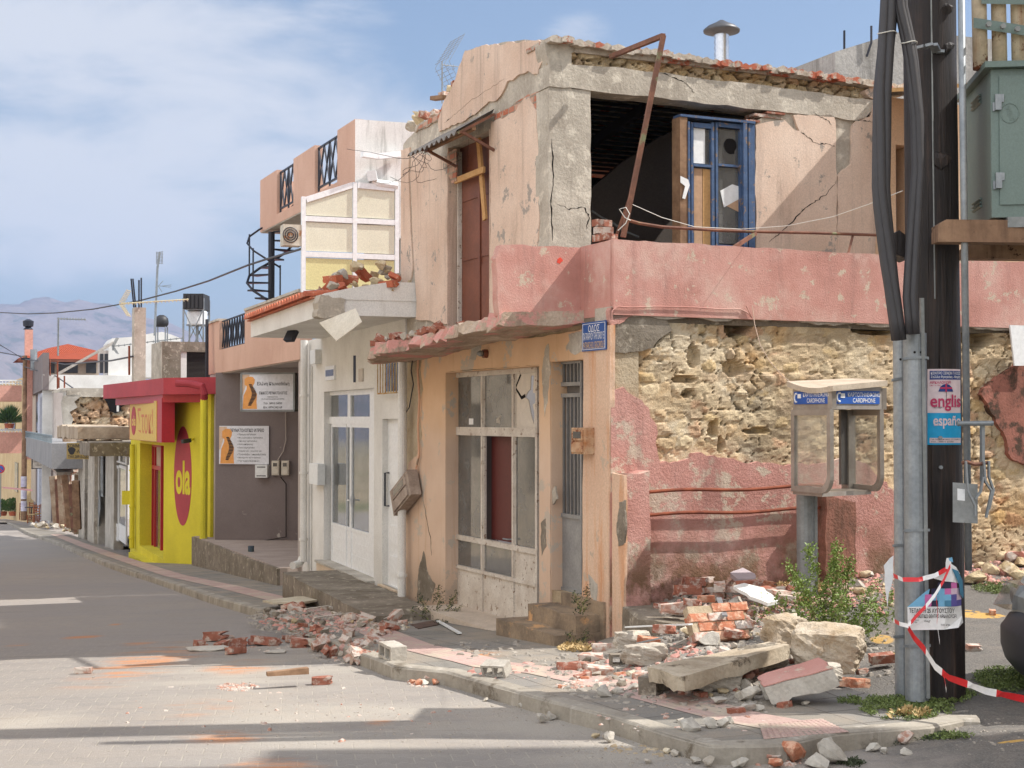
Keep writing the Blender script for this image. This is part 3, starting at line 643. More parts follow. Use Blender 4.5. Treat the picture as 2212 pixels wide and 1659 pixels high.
# slab edge under the parapet
sb = jag([R1.az(u, v, .03) for u, v in [(1320, 662), (1600, 672), (1925, 684), (2240, 697), (2240, 716), (2150, 714), (2090, 706), (1925, 706), (1850, 698), (1800, 704), (1700, 690), (1640, 690), (1560, 694), (1500, 684), (1440, 690), (1390, 682), (1320, 690)]], .07, .014, 3, keep=(0, 1, 2))
obj('slab_edge', MB().slab(R1, [sb], -.3, .03), m_conc, house)
# --- street front, ground floor
SHOP = (F1.a(1165), F1.a(962), -.5, F1.z(1046, 797)); SIDE = (F1.a(1261), F1.a(1190), .24, F1.z(1230, 776))
obj('street_wall', wallmb(F1, 0.0, AE, -.6, 2.93, -.3, -.025, [SHOP, SIDE]), m_mortar, house)
so_ = lambda h: [(h[0], h[2]), (h[1], h[2]), (h[1], h[3]), (h[0], h[3])]
out = [F1.az(u, v) for u, v in [(1319, 676), (1319, 1420)]]+[F1.az(1261, 1400), (SIDE[0], SIDE[2]), (SIDE[1]+.02, SIDE[2])]+[(SIDE[1]+.02, -.5), (SHOP[0], -.5), (SHOP[0], SHOP[3]), (SHOP[1], SHOP[3]), (SHOP[1], -.5)]
out += [F1.az(u, v) for u, v in [(877, 1330), (876, 1110), (882, 1000), (900, 985), (912, 940), (904, 880), (914, 840), (908, 800), (914, 757), (1030, 741), (1165, 728), (1255, 712)]]
# openings cut from the outline: go round the side door head
sd = [(SIDE[0], SIDE[3]), (SIDE[1]+.02, SIDE[3])]
i = out.index((SIDE[0], SIDE[2])); out = out[:i+1]+sd+out[i+1:]
obj('street_render', MB().slab(F1, [jag(out, .09, .006, 2)], -.025, 0), m_low, house)
for h in (SHOP, SIDE):
    rv = MB(); P = F1.P
    for a in (h[0]+.002, h[1]-.002): rv.hexa([P(a-.004, -.29, h[2]), P(a+.004, -.29, h[2]), P(a+.004, -.001, h[2]), P(a-.004, -.001, h[2]), P(a-.004, -.29, h[3]), P(a+.004, -.29, h[3]), P(a+.004, -.001, h[3]), P(a-.004, -.001, h[3])])
    rv.box(F1, h[0]+.01, h[1]-.01, -.29, -.001, h[3]-.012, h[3]-.003); obj('opening_reveal', rv, m_low, house)
obj('corner_pilaster', MB().slab(F1, [jag([F1.az(1262, 716, .03), F1.az(1319, 702, .03), (0, -.4), (F1.a(1263), -.4)], .1, .006, 8)], -.02, .035), m_rustpl, house, label='corner strip of peach plaster streaked orange with rust')
for i, (px_, m) in enumerate((([(1016, 742), (1040, 738), (1038, 760), (1030, 764), (1026, 778), (1014, 776), (1018, 760)], m_concp), ([(1228, 722), (1258, 714), (1257, 760), (1238, 765), (1222, 752), (1230, 736)], m_concp), ([(1192, 1062), (1200, 1050), (1204, 1078), (1194, 1090)], m_conc), ([(1168, 1130), (1178, 1120), (1180, 1180), (1170, 1200)], m_concd), ([(1072, 905), (1079, 900), (1078, 916), (1072, 914)], m_conc), ([(1270, 1240), (1290, 1262), (1288, 1300), (1276, 1290)], m_concp), ([(905, 1225), (915, 1190), (925, 1240), (940, 1262), (930, 1300), (900, 1296)], m_concd), ([(1170, 800), (1176, 760), (1184, 742), (1188, 790), (1183, 860), (1176, 900)], m_conc))):
    plate('bare_patch', F1, px_, -.01, .038 if px_[0][0] > 1262 else .004, m, house, (.035, .012), 60+i)
# boundary stub, piers, rails (garden wall)
gw = thing('boundary_wall', 'low pink boundary wall stub with rusty rails in front of the side wall', 'wall', (1.06, 13.75, -.1))
zt = R1.z(1365, 1022, .27)
a27 = R1.a(1404, .27)
obj('corner_pier', MB().slab(R1, [jag([(-.0, -.35), (a27, -.35), (a27, zt+.02), (a27*.6, zt-.01), (.02, zt)], .1, .008, 3)], .0, .27), m_pinkr, gw)
obj('pier_side_render', MB().slab(Fr(.942, 14, -.458, 1), [jag([(-.275, -.35), (.0, -.35), (.0, zt+.0), (-.27, zt-.02)], .08, .01, 4)], -.02, .012), m_rustpl, gw)
wnd = MB().slab(F1, [jag([F1.az(u, v, .016) for u, v in [(1338, 1085), (1350, 1080), (1352, 1130), (1348, 1175), (1336, 1180), (1332, 1140)]], .04, .01, 5)], .0, .018); obj('bare_patch', wnd, m_concd, gw)
pa0, pa1 = R1.a(1786, .27), R1.a(1850, .27)
obj('stained_pier', MB().slab(R1, [jag([(pa0, -.1), (pa1, -.1), (pa1, R1.z(1850, 1085, .27)), (pa0, R1.z(1786, 1066, .27))], .08, .014, 6)], 0.036, .25), M('black_stained_pink', srgb(176, 122, 104), srgb(130, 92, 76), 3, 40, .9, .012, streak=srgb(84, 66, 54), sk=(.45, .6)), gw)
for va, vb in ((1063, 1050), (1113, 1098)):
    p = R1.hit(1402, va, .14); q = R1.hit(1790, vb-1, .14); pts = [p.lerp(q, t)+Vector((0, 0, .012*math.sin(t*9))) for t in np.linspace(0, 1, 12)]
    obj('rail', MB().tube(pts, .017, 8), m_rebar, gw)
lw = MB(); fp = [(1.02, 13.70), (1.14, 13.28), (1.26, 12.98), (1.5, 12.86), (1.78, 12.9), (1.98, 13.2), (2.0, 14.3), (1.0, 14.2)]
vs = [(x+random.uniform(-.02, .02), y, -.35) for x, y in fp]+[(x+.02*random.uniform(-1, 1), y+.02, .205+random.uniform(-.03, .03)+(.05 if y > 13.5 else 0)) for x, y in fp]; n = len(fp)
lw.add(vs, [tuple(range(n)), tuple(range(2*n-1, n-1, -1))]+[(i, (i+1) % n, n+(i+1) % n, n+i) for i in range(n)])
obj('terrace_base', lw, m_concd, gw)
# --- doorsteps
st = thing('door_steps', 'two worn concrete steps below the grey grille door', 'steps', tuple(F1.P(.6, .2, -.2)))
for (a0, a1, n1, z1, s) in ((.10, 1.45, .55, -.035, 1), (.14, 1.2, .31, .13, 2), (.05, .95, .06, .26, 3)):
    l = jag([(a0, -.4), (a1, -.4), (a1, z1), (a0, z1)], .12, .012, s, keep=(0,)); obj('step', MB().slab(F1, [l], .037 if a0 < .1 else -.0, n1), M('worn_step_%d' % s, srgb(160, 140, 116), srgb(112, 98, 84), 2.5, 34, .8, .012, spots=srgb(200, 156, 110), sp=(.56, .66), spsc=3.), st)
# --- shop front
n_ = -.17
def zz(u, v): return F1.z(u, v, n_)
shop = obj('shop_front', MB().box(F1, SHOP[0], SHOP[1], n_-.03, n_+.03, zz(1046, 796)-.01, zz(1046, 799)+.05), m_frame, house, label='old white metal shop front with broken top corner pane')
cu = [F1.a(u, n_) for u in (1163, 1112, 1045, 986)]; zr = [zz(1046, v) for v in (1338, 1236, 1170, 932, 803)]
fm = MB()
for a in cu: fm.box(F1, a-.022, a+.022, n_-.028, n_+.028, zr[0], zr[4])
for z, w in ((zr[3], .05), (zr[2], .03), (zr[4]-.02, .03), (zr[1], .02)): fm.box(F1, cu[0], cu[3], n_-.03, n_+.033, z-w, z+w)
fm.box(F1, cu[0], cu[3], n_-.03, n_+.03, zr[0]-.05, zr[0]+.04)
for i in range(3):      # inner sash beads
    for a in (cu[i]+.04, cu[i+1]-.04): fm.box(F1, a-.012, a+.012, n_-.012, n_+.016, zr[1]+.02, zr[3]-.05); fm.box(F1, a-.01, a+.01, n_-.012, n_+.014, zr[3]+.05, zr[4]-.05)
obj('frame', fm, m_frame, shop)
for i in range(3):
    obj('lower_panel', MB().box(F1, cu[i]+.022, cu[i+1]-.022, n_-.012, n_+.012, zr[0]+.04, zr[1]-.02 if i else zr[2]-.03), m_frame, shop)
    if i: obj('low_pane', MB().box(F1, cu[i]+.022, cu[i+1]-.022, n_-.004, n_+.002, zr[1]+.02, zr[2]-.03), m_gl, shop)
    if i == 1: obj('door_panel', MB().box(F1, cu[1]+.02, cu[2]-.02, n_-.11, n_-.09, zr[2]+.03, zr[3]-.05), m_maroon, shop, label='dark red board behind the empty door pane')
    else: obj('tall_pane', MB().box(F1, cu[i]+.022, cu[i+1]-.022, n_-.004, n_+.002, zr[2]+.03, zr[3]-.05), m_gl, shop)
    if i: obj('top_pane', MB().box(F1, cu[i]+.022, cu[i+1]-.022, n_-.004, n_+.002, zr[3]+.05, zr[4]-.05), m_gl, shop)
# broken top pane: cream board behind with black star shaped hole
a0, a1 = cu[0]+.022, cu[1]-.022; z0, z1 = zr[3]+.05, zr[4]-.05; w = a1-a0; h = z1-z0
bl = [(a0, z0), (a1, z0), (a1, z1), (a0, z1)]
hl = [(a0+w*x, z0+h*y) for x, y in [(.38, .5), (.30, .30), (.16, .05), (.12, .2), (.2, .42), (.06, .46), (.05, .62), (.18, .64), (.14, .95), (.28, .95), (.3, .7), (.42, .66), (.54, .56)]]
obj('broken_pane', MB().slab(F1, [bl, jag(hl, .05, .01, 3)], n_-.004, n_+.004), plain('cream_film', srgb(208, 198, 184), .5), shop)
hd = MB(); 
for pts in ([(.54, .62), (.7, .58), (.92, .72), (.96, .74), (.72, .97), (.76, .99), (1., .74), (.9, .66), (.7, .52), (.52, .56)],): hd.slab(F1, [[(a0+w*x, z0+h*y) for x, y in pts]], n_+.004, n_+.008)
obj('crack_line', hd, m_dark, shop)
hp = F1.P(cu[1]+.03, n_+.03, zz(1105, 1164)); obj('door_handle', MB().tube([hp, hp+F1.n*.05, hp+F1.n*.05+F1.e*.11], .009, 8), m_galv, shop)
stk = MB().box(F1, F1.a(1023, n_), F1.a(1014, n_), n_+.003, n_+.006, zz(1018, 917), zz(1018, 904)); obj('paper_sticker', stk, m_wht, shop)
obj('shop_threshold', MB().box(F1, SHOP[0]+.02, SHOP[1]-.02, -.25, .38, -.5, -.235), M('worn_marble', srgb(206, 190, 172), srgb(186, 170, 152), 3, 40, .3), house)
# --- grille door
n_ = -.14; ga, gb = F1.a(1259, n_), F1.a(1203, n_); gz = [F1.z(1230, v, n_) for v in (1274, 1114, 852, 832, 782)]
gd = obj('grille_door', MB().box(F1, ga, gb, n_-.02, n_+.012, gz[0], gz[1]), m_gdoor, house, label='grey metal side door with vertical grille bars')
fm = MB()
for a in (ga, gb): fm.box(F1, a-.018, a+.018, n_-.025, n_+.025, gz[0], gz[4])
for z in (gz[1], gz[2]-.01, gz[3]+.01, gz[4], gz[0]): fm.box(F1, ga, gb, n_-.022, n_+.028, z-.02, z+.02)
obj('frame', fm, m_gdoor, gd)
for k in range(1, 7):
    a = ga+(gb-ga)*k/7
    for q0, q1 in ((gz[1], gz[2]), (gz[3], gz[4])): obj('grille_bar', MB().box(F1, a-.011, a+.011, n_-.008, n_+.014, q0, q1), m_gbar, gd)
obj('frosted_glass', MB().box(F1, ga, gb, n_-.05, n_-.045, gz[1], gz[4]), M('frosted_pane', srgb(120, 116, 112), srgb(104, 100, 98), 3, 60, .3, rough=.4), gd)
ch = F1.P(gb, n_+.04, F1.z(1198, 1146)); cp = [ch+Vector((.03*math.sin(i*1.3), -.01, -.008*i)) for i in range(8)]+[ch+Vector((.03+.008*math.sin(i*2), -.01, -.06-.028*i)) for i in range(9)]
obj('chain', MB().tube(cp, .012, 6), m_galv, gd)
# --- meters and lamp
def meter(name, fr, u0, v0, u1, v1, n, m, label, tilt=0., parent=None, dep=.12):
    a0, z0 = fr.az(u0, v1, n); a1, z1 = fr.az(u1, v0, n); a0, a1 = min(a0, a1), max(a0, a1); cx = (a0+a1)/2; cz = (z0+z1)/2; hw = (a1-a0)/2; hh = (z1-z0)/2
    base = fr.P(cx, n, z0); r = thing(name, label, 'electric meter', base)
    def rot(a, z): c, s = math.cos(tilt), math.sin(tilt); return (cx+(a*c-z*s), cz+(a*s+z*c))
    def bx(x0, x1, y0, y1, n0, n1): l = [rot(x0*hw, y0*hh), rot(x1*hw, y0*hh), rot(x1*hw, y1*hh), rot(x0*hw, y1*hh)]; return MB().slab(fr, [l], n+n0, n+n1)
    obj('case', bx(-1, 1, -1, 1, 0, dep), m, r); obj('window_rim', bx(-.75, .75, .05, .85, dep, dep+.015), m, r); obj('window', bx(-.55, .55, .2, .7, dep+.015, dep+.018), m_gld, r); obj('terminal_cover', bx(-.8, .8, -.85, -.1, dep, dep+.02), m, r)
    return r
m_rmeter = M('rusted_cream_case', srgb(200, 176, 146), srgb(170, 116, 76), 6, 60, .4, .003, rough=.7, spots=srgb(126, 72, 44), sp=(.54, .6), spsc=9.)
meter('electric_meter', F1, 1254, 924, 1284, 980, .035, m_rmeter, 'rusty cream electric meter box on the orange-streaked corner strip', dep=.1)
meter('electric_meter', F1, 866, 1038, 908, 1090, .03, M('dirty_grey_case', srgb(176, 160, 146), srgb(140, 124, 112), 5, 50, .4, .003), 'dirty grey meter box hanging tilted from its cables beside the white rainwater pipe', tilt=-.45, dep=.14)
mw = [F1.hit(u, v, .03) for u, v in [(905, 760), (902, 800), (906, 860), (903, 920), (905, 985), (899, 1010), (902, 1040)]]
obj('loose_conduit', MB().tube(mw, .014, 7), m_lowpeach, house)
mw = [F1.hit(u, v, .05) for u, v in [(893, 762), (888, 800), (893, 830), (884, 880), (868, 905), (873, 918)]]; obj('loose_cable', MB().tube(mw, .008, 6), m_rub, house)
lp = F1.P(F1.a(1052), 0, F1.z(1052, 764)); wl = thing('wall_lamp', 'small round dead wall lamp above the shop front', 'lamp', lp)
obj('socket', MB().tube([lp, lp+F1.n*.05], .05, 14), m_woodb, wl); obj('bulb', MB().tube([lp+F1.n*.05, lp+F1.n*.09, lp+F1.n*.12], [.03, .035, .015], 12), m_galvd, wl, smooth=True)
# --- street name plate
def txt(s, fr, u0, v0, u1, v1, n, m, parent, name='lettering', bold=.0, lines=1.0, ext=.0015, sp=1.0, fr_px=True, curve=None):
    """lettering fitted into the picture box on the plane"""
    c = bpy.data.curves.new('t', 'FONT'); c.body = s; c.size = 1; c.offset = bold; c.align_x = 'LEFT'; c.space_line = lines; c.space_character = sp
    o = bpy.data.objects.new('t', c); COL.objects.link(o); dg = bpy.context.evaluated_depsgraph_get(); me = bpy.data.meshes.new_from_object(o.evaluated_get(dg)); bpy.data.objects.remove(o); bpy.data.curves.remove(c)
    if not me.vertices: return None
    co = np.array([v.co[:] for v in me.vertices]); lo = co.min(0); hi = co.max(0)
    (a0, zt), (a1, zb) = (fr.az(u0, v0, n), fr.az(u1, v1, n)) if fr_px else ((u0, v0), (u1, v1))
    mb = MB(); vs = []
    for p in co:
        s_ = (p[0]-lo[0])/max(1e-6, hi[0]-lo[0]); t = (p[1]-lo[1])/max(1e-6, hi[1]-lo[1]); a = a0+(a1-a0)*s_; z = zb+(zt-zb)*t
        vs.append(curve(a, z, n+ext) if curve else fr.P(a, n+ext, z))
    mb.add(vs, [tuple(p.vertices) for p in me.polygons]); bpy.data.meshes.remove(me)
    return obj(name, mb, m, parent)
sn = thing('street_sign', 'blue enamel street name plate on the house corner', 'street sign', tuple(F1.hit(1284, 757, .05)))
SF = F1
obj('plate', MB().pbox(SF, 1257, 698, 1309, 755, .04, .05), m_sblue, sn)
rim = MB(); a0, z0 = SF.az(1259, 701, .05); a1, z1 = SF.az(1307, 752, .05)
for q in ((a1, a0, z0-.004, z0), (a1, a0, z1, z1+.004)): rim.box(SF, q[0], q[1], .05, .052, q[2], q[3])
for q in (a0, a1): rim.box(SF, q-.003, q+.003, .05, .0522, z1, z0)
obj('white_border', rim, m_wht, sn)
txt('ΟΔΟΣ', SF, 1271, 703, 1295, 715, .0505, m_wht, sn, bold=.0); txt('ΠΑΤΡΙΑΡΧΟΥ ΓΡΗΓΟΡΙΟΥ Ε΄', SF, 1260, 720, 1306, 731, .0505, m_wht, sn)
txt('PATRIARCHOU GRIGORIOU E', SF, 1260, 740, 1306, 750, .0505, plain('tan_letters', srgb(214, 178, 130), .6), sn)
# --- street balcony slab, broken and sagging
def slabz(a, n): return 3.035-.042*max(0, a-.6)-.05*n
def balcony():
    zt = 0; rn = random.Random(4); na, nn = 60, 12; vs = []; fs = []; a0, a1 = .55, 5.35
    for top in (1, 0):
        for i in range(na):
            for j in range(nn):
                a = a0+(a1-a0)*i/(na-1); e = .88+.5*float(fbm(np.array(a*2.6), np.array(1.3), 5, 3, .65))-(max(0, a-4.4)*.35)
                n = -.05+(e+.05)*j/(nn-1); th = (.17 if top else 0)
                z = slabz(a, n)-.10+th*.8+(.04 if top else .07)*float(fbm(np.array(a*5), np.array(n*5+top*9), 4, 8))
                if j == nn-1: n += (-.04 if top else .0)+rn.uniform(-.05, .03); z += rn.uniform(-.03, .02)*(1 if top else -1)
                vs.append(F1.P(a, n, z))
    N = na*nn
    for i in range(na-1):
        for j in range(nn-1):
            k = i*nn+j; fs += [(k, k+nn, k+nn+1, k+1), (N+k, N+k+1, N+k+nn+1, N+k+nn)]
        k = i*nn; fs += [(k, N+k, N+k+nn, k+nn), (k+nn-1, k+2*nn-1, N+k+2*nn-1, N+k+nn-1)]
    for j in range(nn-1): fs += [(j, j+1, N+j+1, N+j), ((na-1)*nn+j, N+(na-1)*nn+j, N+(na-1)*nn+j+1, (na-1)*nn+j+1)]
    return MB().add(vs, fs)
obj('balcony_slab', balcony(), M('broken_concrete', srgb(200, 182, 162), srgb(168, 146, 126), 2.2, 34, .9, .02, streak=srgb(126, 104, 90), sk=(.5, .7), spots=srgb(204, 148, 138), sp=(.5, .57), spsc=1.9), house, label='cracked balcony slab sagging over the pavement')
# --- parapets
RA = Fr(.942+F1.e.x*.62, 14+F1.e.y*.62, 2.184, 1); zp0, zp1 = 3.045, 3.71
al = RA.a(1079); top = [RA.az(u, v) for u, v in [(1082, 529), (1130, 528), (1200, 531), (1255, 536)]]
out = [(al, 3.0), (-.003, 3.0), (-.003, 3.70)]+[(a, z) for a, z in reversed(top[:-1])]+[(al-.04, 3.55), (al-.02, 3.3)]
obj('street_parapet', MB().slab(RA, [jag(out, .1, .012, 5, keep=(0, 1))], -.12, 0), m_pink, house, label='short pink balcony end wall with a red paint mark')
obj('paint_mark', MB().slab(RA, [jag([RA.az(u, v, .001) for u, v in [(1204, 560), (1212, 557), (1216, 562), (1210, 570), (1204, 568)]], .01, .006, 5)], 0.0, .003), plain('red_spray', srgb(216, 70, 50), .8), house)
obj('corner_parapet', wallmb(F1, .0, .62, 2.99, 3.705, -.12, .004), m_pink, house)
pc = [(0.004, 2.99)]+[(9.0, 2.99), (9.0, 3.71), (5., 3.715), (2.5, 3.705), (.004, 3.71)]
obj('side_parapet', MB().slab(R1, [jag(pc, .12, .007, 6, keep=(0, 1))], -.12, .045), m_pink, house, label='long pink balcony parapet along the side street')
bk = R1.hit(1294, 508, -.05)
for i, (dx, dz, rz) in enumerate(((0, 0, .1), (.02, .075, -.2), (-.01, .15, .15), (.13, .0, .5))):
    p = F1.P(.28-dx, -.06, 3.72+dz); d = Vector((math.cos(rz+.4), math.sin(rz+.4), 0)); m_ = MB().bar(p-d*.09, p+d*.09, .09, .065)
    for q in range(len(m_.v)): m_.v[q] += Vector((0, 0, .033))
    obj('loose_brick', m_, m_brick if i != 1 else m_brickd, None, ('upper', 'topmost whitish', 'third', 'outermost')[i]+' brick left on the pink parapet corner' if i else 'lowest brick of the small stack on the pink parapet corner', 'brick', 'bricks left on the parapet corner')
obj('balcony_floor', wallmb(R1, -.0, 8.9, 2.93, 3.04, -5.8, -.02), m_concd, house)
# --- upper storey, street side
C2 = F1.a(1185)
gab = [(1185, 92), (1175, 86), (1140, 86), (1036, 100), (1004, 109), (987, 161), (982, 186), (968, 200), (957, 222), (953, 236), (946, 247), (921, 259), (900, 272), (896, 284), (880, 300), (871, 311), (866, 322)]
gz_ = [F1.az(u, v, -.02) for u, v in gab]; gz_[0] = (C2, gz_[0][1]); gz_[-1] = (AE, gz_[-1][1])
dz = (F1.a(1057), F1.a(966), 3.05, F1.z(1010, 300))
ol = [(AE, 3.0), (dz[1], 3.0), (dz[1], dz[3]), (dz[0], dz[3]), (dz[0], 3.0), (C2, 3.0)]+gz_
obj('upper_street_wall', MB().slab(F1, [jag(ol, .1, .012, 12, keep=(0, 1, 2, 3, 4, 5))], -.27, -.022), m_conc, house, label='bare concrete and brick showing through the upper street wall')
def pf(name, px, m, sd, jg=(.06, .014), n0=-.022, n1=0., keep=()): return plate(name, F1, px, n0, n1, m, house, jg, sd, keep)
pf('gable_render', [(1004, 110), (1036, 101), (1140, 88), (1175, 89), (1178, 105), (1172, 132), (1163, 150), (1162, 160), (1150, 160), (1140, 153), (1125, 160), (1110, 170), (1095, 176), (1090, 190), (1082, 205), (1070, 218), (1050, 225), (1035, 238), (1015, 252), (985, 268), (960, 280), (948, 284), (946, 262), (953, 240), (960, 215), (975, 190), (985, 165)], m_peach, 21)
pf('brick_patch', [(1068, 248), (1100, 232), (1125, 214), (1140, 204), (1162, 196), (1166, 206), (1170, 330), (1160, 345), (1155, 250), (1142, 215), (1128, 240), (1105, 250), (1068, 262)], m_bwall, 22, (.05, .008), -.022, -.012)
pf('right_render', [(1060, 262), (1085, 257), (1110, 243), (1126, 222), (1132, 212), (1142, 208), (1150, 225), (1158, 240), (1158, 275), (1163, 320), (1160, 345), (1165, 400), (1162, 440), (1165, 480), (1160, 530), (1160, 680), (1058, 700)], m_peach, 23)
pf('left_render', [(888, 328), (905, 330), (930, 335), (960, 338), (966, 345), (966, 700), (898, 690), (900, 650), (896, 600), (893, 540), (890, 480), (889, 420), (886, 380)], m_peach, 24, (.08, .01))
pf('end_render', [(866, 324), (885, 318), (882, 370), (884, 420), (886, 480), (889, 540), (891, 580), (884, 615), (878, 640), (866, 640)], m_peach, 25, (.08, .01))
pf('door_brick', [(966, 330), (985, 322), (986, 392), (975, 396), (966, 372)], m_bwall, 26, (.04, .012), -.022, -.006)
# brick courses bared along the broken gable
pf('gable_brick', [(946, 249), (957, 224), (968, 202), (982, 188), (986, 170), (983, 196), (972, 214), (962, 236), (955, 256), (930, 268), (908, 280), (896, 286), (904, 272), (925, 259)], m_bwall, 27, (.04, .01), -.022, -.004)
# upper door
n_ = -.16; rv = MB()
rv.box(F1, dz[1]-.012, dz[1]-.002, -.26, -.002, dz[2], dz[3]); rv.box(F1, dz[0]+.002, dz[0]+.012, -.26, -.002, dz[2], dz[3]); obj('door_reveal', rv, m_peach, house)
ud = obj('balcony_door', MB().box(F1, dz[0]+.014, dz[1]-.014, n_-.03, n_, dz[2], dz[3]), m_woodb, house, label='closed dark brown double door to the lost balcony')
fm = MB(); fm.box(F1, dz[1]-.075, dz[1]-.045, n_-.02, n_+.05, dz[2], dz[3]-.05); obj('white_jamb', fm, m_frame, ud)
W_ = dz[1]-dz[0]-.08
for k, (x0, x1) in enumerate(((.06, .46), (.54, .94))):
    for (y0, y1) in ((.04, .34), (.38, .66), (.70, .96)):
        H = dz[3]-dz[2]; a0 = dz[0]+.02+W_*x0; a1 = dz[0]+.02+W_*x1; z0 = dz[2]+H*y0; z1 = dz[2]+H*y1
        q = MB().box(F1, a0, a1, n_, n_+.012, z0, z1); obj('door_panel', q, m_woodb, ud)
fm = MB().box(F1, dz[0]+.02+W_*.48, dz[0]+.02+W_*.52, n_, n_+.025, dz[2], dz[3]); obj('meeting_stile', fm, m_woodb, ud)
p, q = F1.hit(1034, 300, -.08), F1.hit(1048, 475, -.08); obj('wooden_plank', MB().bar(p, q, .085, .03, F1.n), m_plank, None, 'long pale plank wedged upright across the brown balcony door', 'plank', 'planks barring the balcony door')
p, q = F1.hit(984, 391, -.03), F1.hit(1046, 366, -.03); obj('wooden_plank', MB().bar(p, q, .07, .03, F1.n), m_plank, None, 'short pale plank nailed slantwise across the brown balcony door', 'plank', 'planks barring the balcony door')
# corrugated canopy over that door
aw = thing('corrugated_awning', 'corrugated fibre-cement awning sagging above the upper brown door', 'awning', tuple(F1.hit(985, 300, .1)))
A0, Z0 = F1.az(986, 287, .46); A1, Z1 = F1.az(880, 338, .46); ZW = F1.z(1063, 243)-Z0; vs = []; fs = []; N = 72
for i in range(N+1):
    t = i/N; a = A0+(A1-A0)*t; w = .022*math.cos(i*2*math.pi/7)
    for th in (0, .008):
        for j in range(3):
            s = j/2; n = .46*(1-s); z = (Z0+(Z1-Z0)*t)+ZW*s+w+th; vs.append(F1.P(a, n, z))
for i in range(N):
    for j in range(2):
        k = i*6+j; fs += [(k, k+6, k+7, k+1), (k+3, k+4, k+10, k+9)]
    k = i*6; fs += [(k, k+3, k+9, k+6), (k+2, k+8, k+11, k+5)]
obj('corrugated_sheet', MB().add(vs, fs), m_corr, aw, smooth=False)
for u, v, in ((965, 388), (1062, 330)):
    a, z = F1.az(u, 300, 0); zb = F1.z(u, v); 
for (a, t) in ((A0-.0, .02), (A0+(A1-A0)*.72, .7)):
    zc = Z0+(Z1-Z0)*t; b = MB().bar(F1.P(a, .40, zc+.02), F1.P(a, 0, zc-.16), .03, .03).bar(F1.P(a, .44, zc), F1.P(a, 0, zc+ZW-.03), .03, .03); obj('bracket', b, m_rust, aw)
obj('timber_batten', MB().bar(F1.P(A0, .25, Z0+.07), F1.P(A1-.1, .25, Z1+.07), .05, .04), m_wood, aw)
rn = random.Random(3)
for i in range(9):
    a = A0+(A1-A0)*rn.uniform(.55, .98); z = Z0+(Z1-Z0)*(a-A0)/(A1-A0); p = F1.P(a, .45, z-.02); pts = [p]
    d = Vector((rn.uniform(-.1, .1), rn.uniform(-.1, .1), -.06))
    for k in range(10): d = d+Vector((rn.uniform(-.05, .05), rn.uniform(-.05, .05), rn.uniform(-.03, .035))); d *= .9; pts.append(pts[-1]+d)
    obj('dangling_wire', MB().tube(pts, .003, 4), m_wire, aw)
# --- upper storey, side
aC = R2.a(1277); beam_b = lambda u, v: R2.az(u, v)
obj('corner_column', MB().slab(R2, [jag([(0.002, 3.0), (aC, 3.0), (aC, R2.z(1277, 196)), (.002, R2.z(1190, 190))], .15, .008, 31, keep=(0,))], -.30, 0), m_conc, house, label='bare cast concrete corner column')
bm_px = [(1187, 138), (1350, 147), (1600, 178), (1887, 216), (1882, 240), (1868, 256), (1855, 262), (1806, 253), (1700, 243), (1633, 236), (1500, 220), (1350, 204), (1187, 186)]
obj('concrete_beam', MB().slab(R2, [jag([R2.az(u, v, .012) for u, v in bm_px], .12, .008, 32)], -.28, .012), m_conc, house)
zt0 = R2.z(1187, 96); zt1 = R2.z(1887, 190)
stonewall('stone_course', R2, 0.01, R2.a(1893), R2.z(1187, 142), R2.z(1187, 96)-.0, -.12, .02, m_stonev, house, sw=.19, sh=.1, depth=.09, smear=.30, seed=8, zt=lambda a: zt0+(zt1-zt0)*min(1, a/R2.a(1887)))
ftb = MB().slab(R2, [jag([R2.az(u, v, -.02) for u, v in [(1176, 92), (1240, 96), (1245, 108), (1220, 120), (1230, 138), (1187, 140)]], .05, .01, 33)], -.25, -.01); obj('corner_mortar', ftb, m_conc, house)
# tiles at the eaves
rn = random.Random(5); tl = MB(); a = -.02; aE2 = R2.a(1900)
while a < aE2+.5:
    t = a/R2.a(1887); z = zt0+(zt1-zt0)*t+.012+rn.uniform(-.012, .012); w = rn.uniform(.10, .16); n1 = rn.uniform(.05, .1)
    tl.slab(R2, [jag([(a, z), (a+w, z-.004), (a+w, z+.05), (a+w*.5, z+.07), (a, z+.045)], .03, .009, int(a*77)+5)], -.5, n1)
    a += w*.92
obj('eaves_tiles', tl, m_tileold, house, label='crust of lichened roof tiles along the eaves')
rf = MB(); P = lambda a, n, z: R2.P(a, n, z)
zr_ = zt0+.03; k = [(0, 0), (-2.0, .20), (-4.1, -.55)]
vs = [P(a, n, zr_+d+t) for a in (.3, 4.2) for t in (-.08, 0) for n, d in k]
rf.add(vs, [(0, 1, 4, 3), (1, 2, 5, 4), (6, 9, 10, 7), (7, 10, 11, 8), (3, 4, 10, 9), (4, 5, 11, 10), (0, 6, 7, 1), (1, 7, 8, 2), (0, 3, 9, 6), (2, 8, 11, 5)])
obj('roof', rf, m_tileold, house)
cg = MB()      # dark corrugated sheets and rafters seen from below
for k in range(34):
    n = -.35-k*.105; zc = zr_-.14+(.1*-n if n > -2 else .2-.36*(-n-2)); cg.box(R2, .3, 4.1, n-.03, n+.03, zc-.03, zc)
obj('corrugated_ceiling', cg, plain('shade_dark_iron', srgb(22, 21, 21), .9), house)  # base colour blackened so the ceiling reads as deep indoor shade
obj('rafter', MB().bar(P(.4, -.4, zr_-.3), P(1.9, -3.4, zr_-1.3), .1, .14), m_dark, house); obj('rafter', MB().bar(P(1.6, -.5, zr_-.35), P(.9, -3.3, zr_-1.25), .08, .1), m_dark, house)
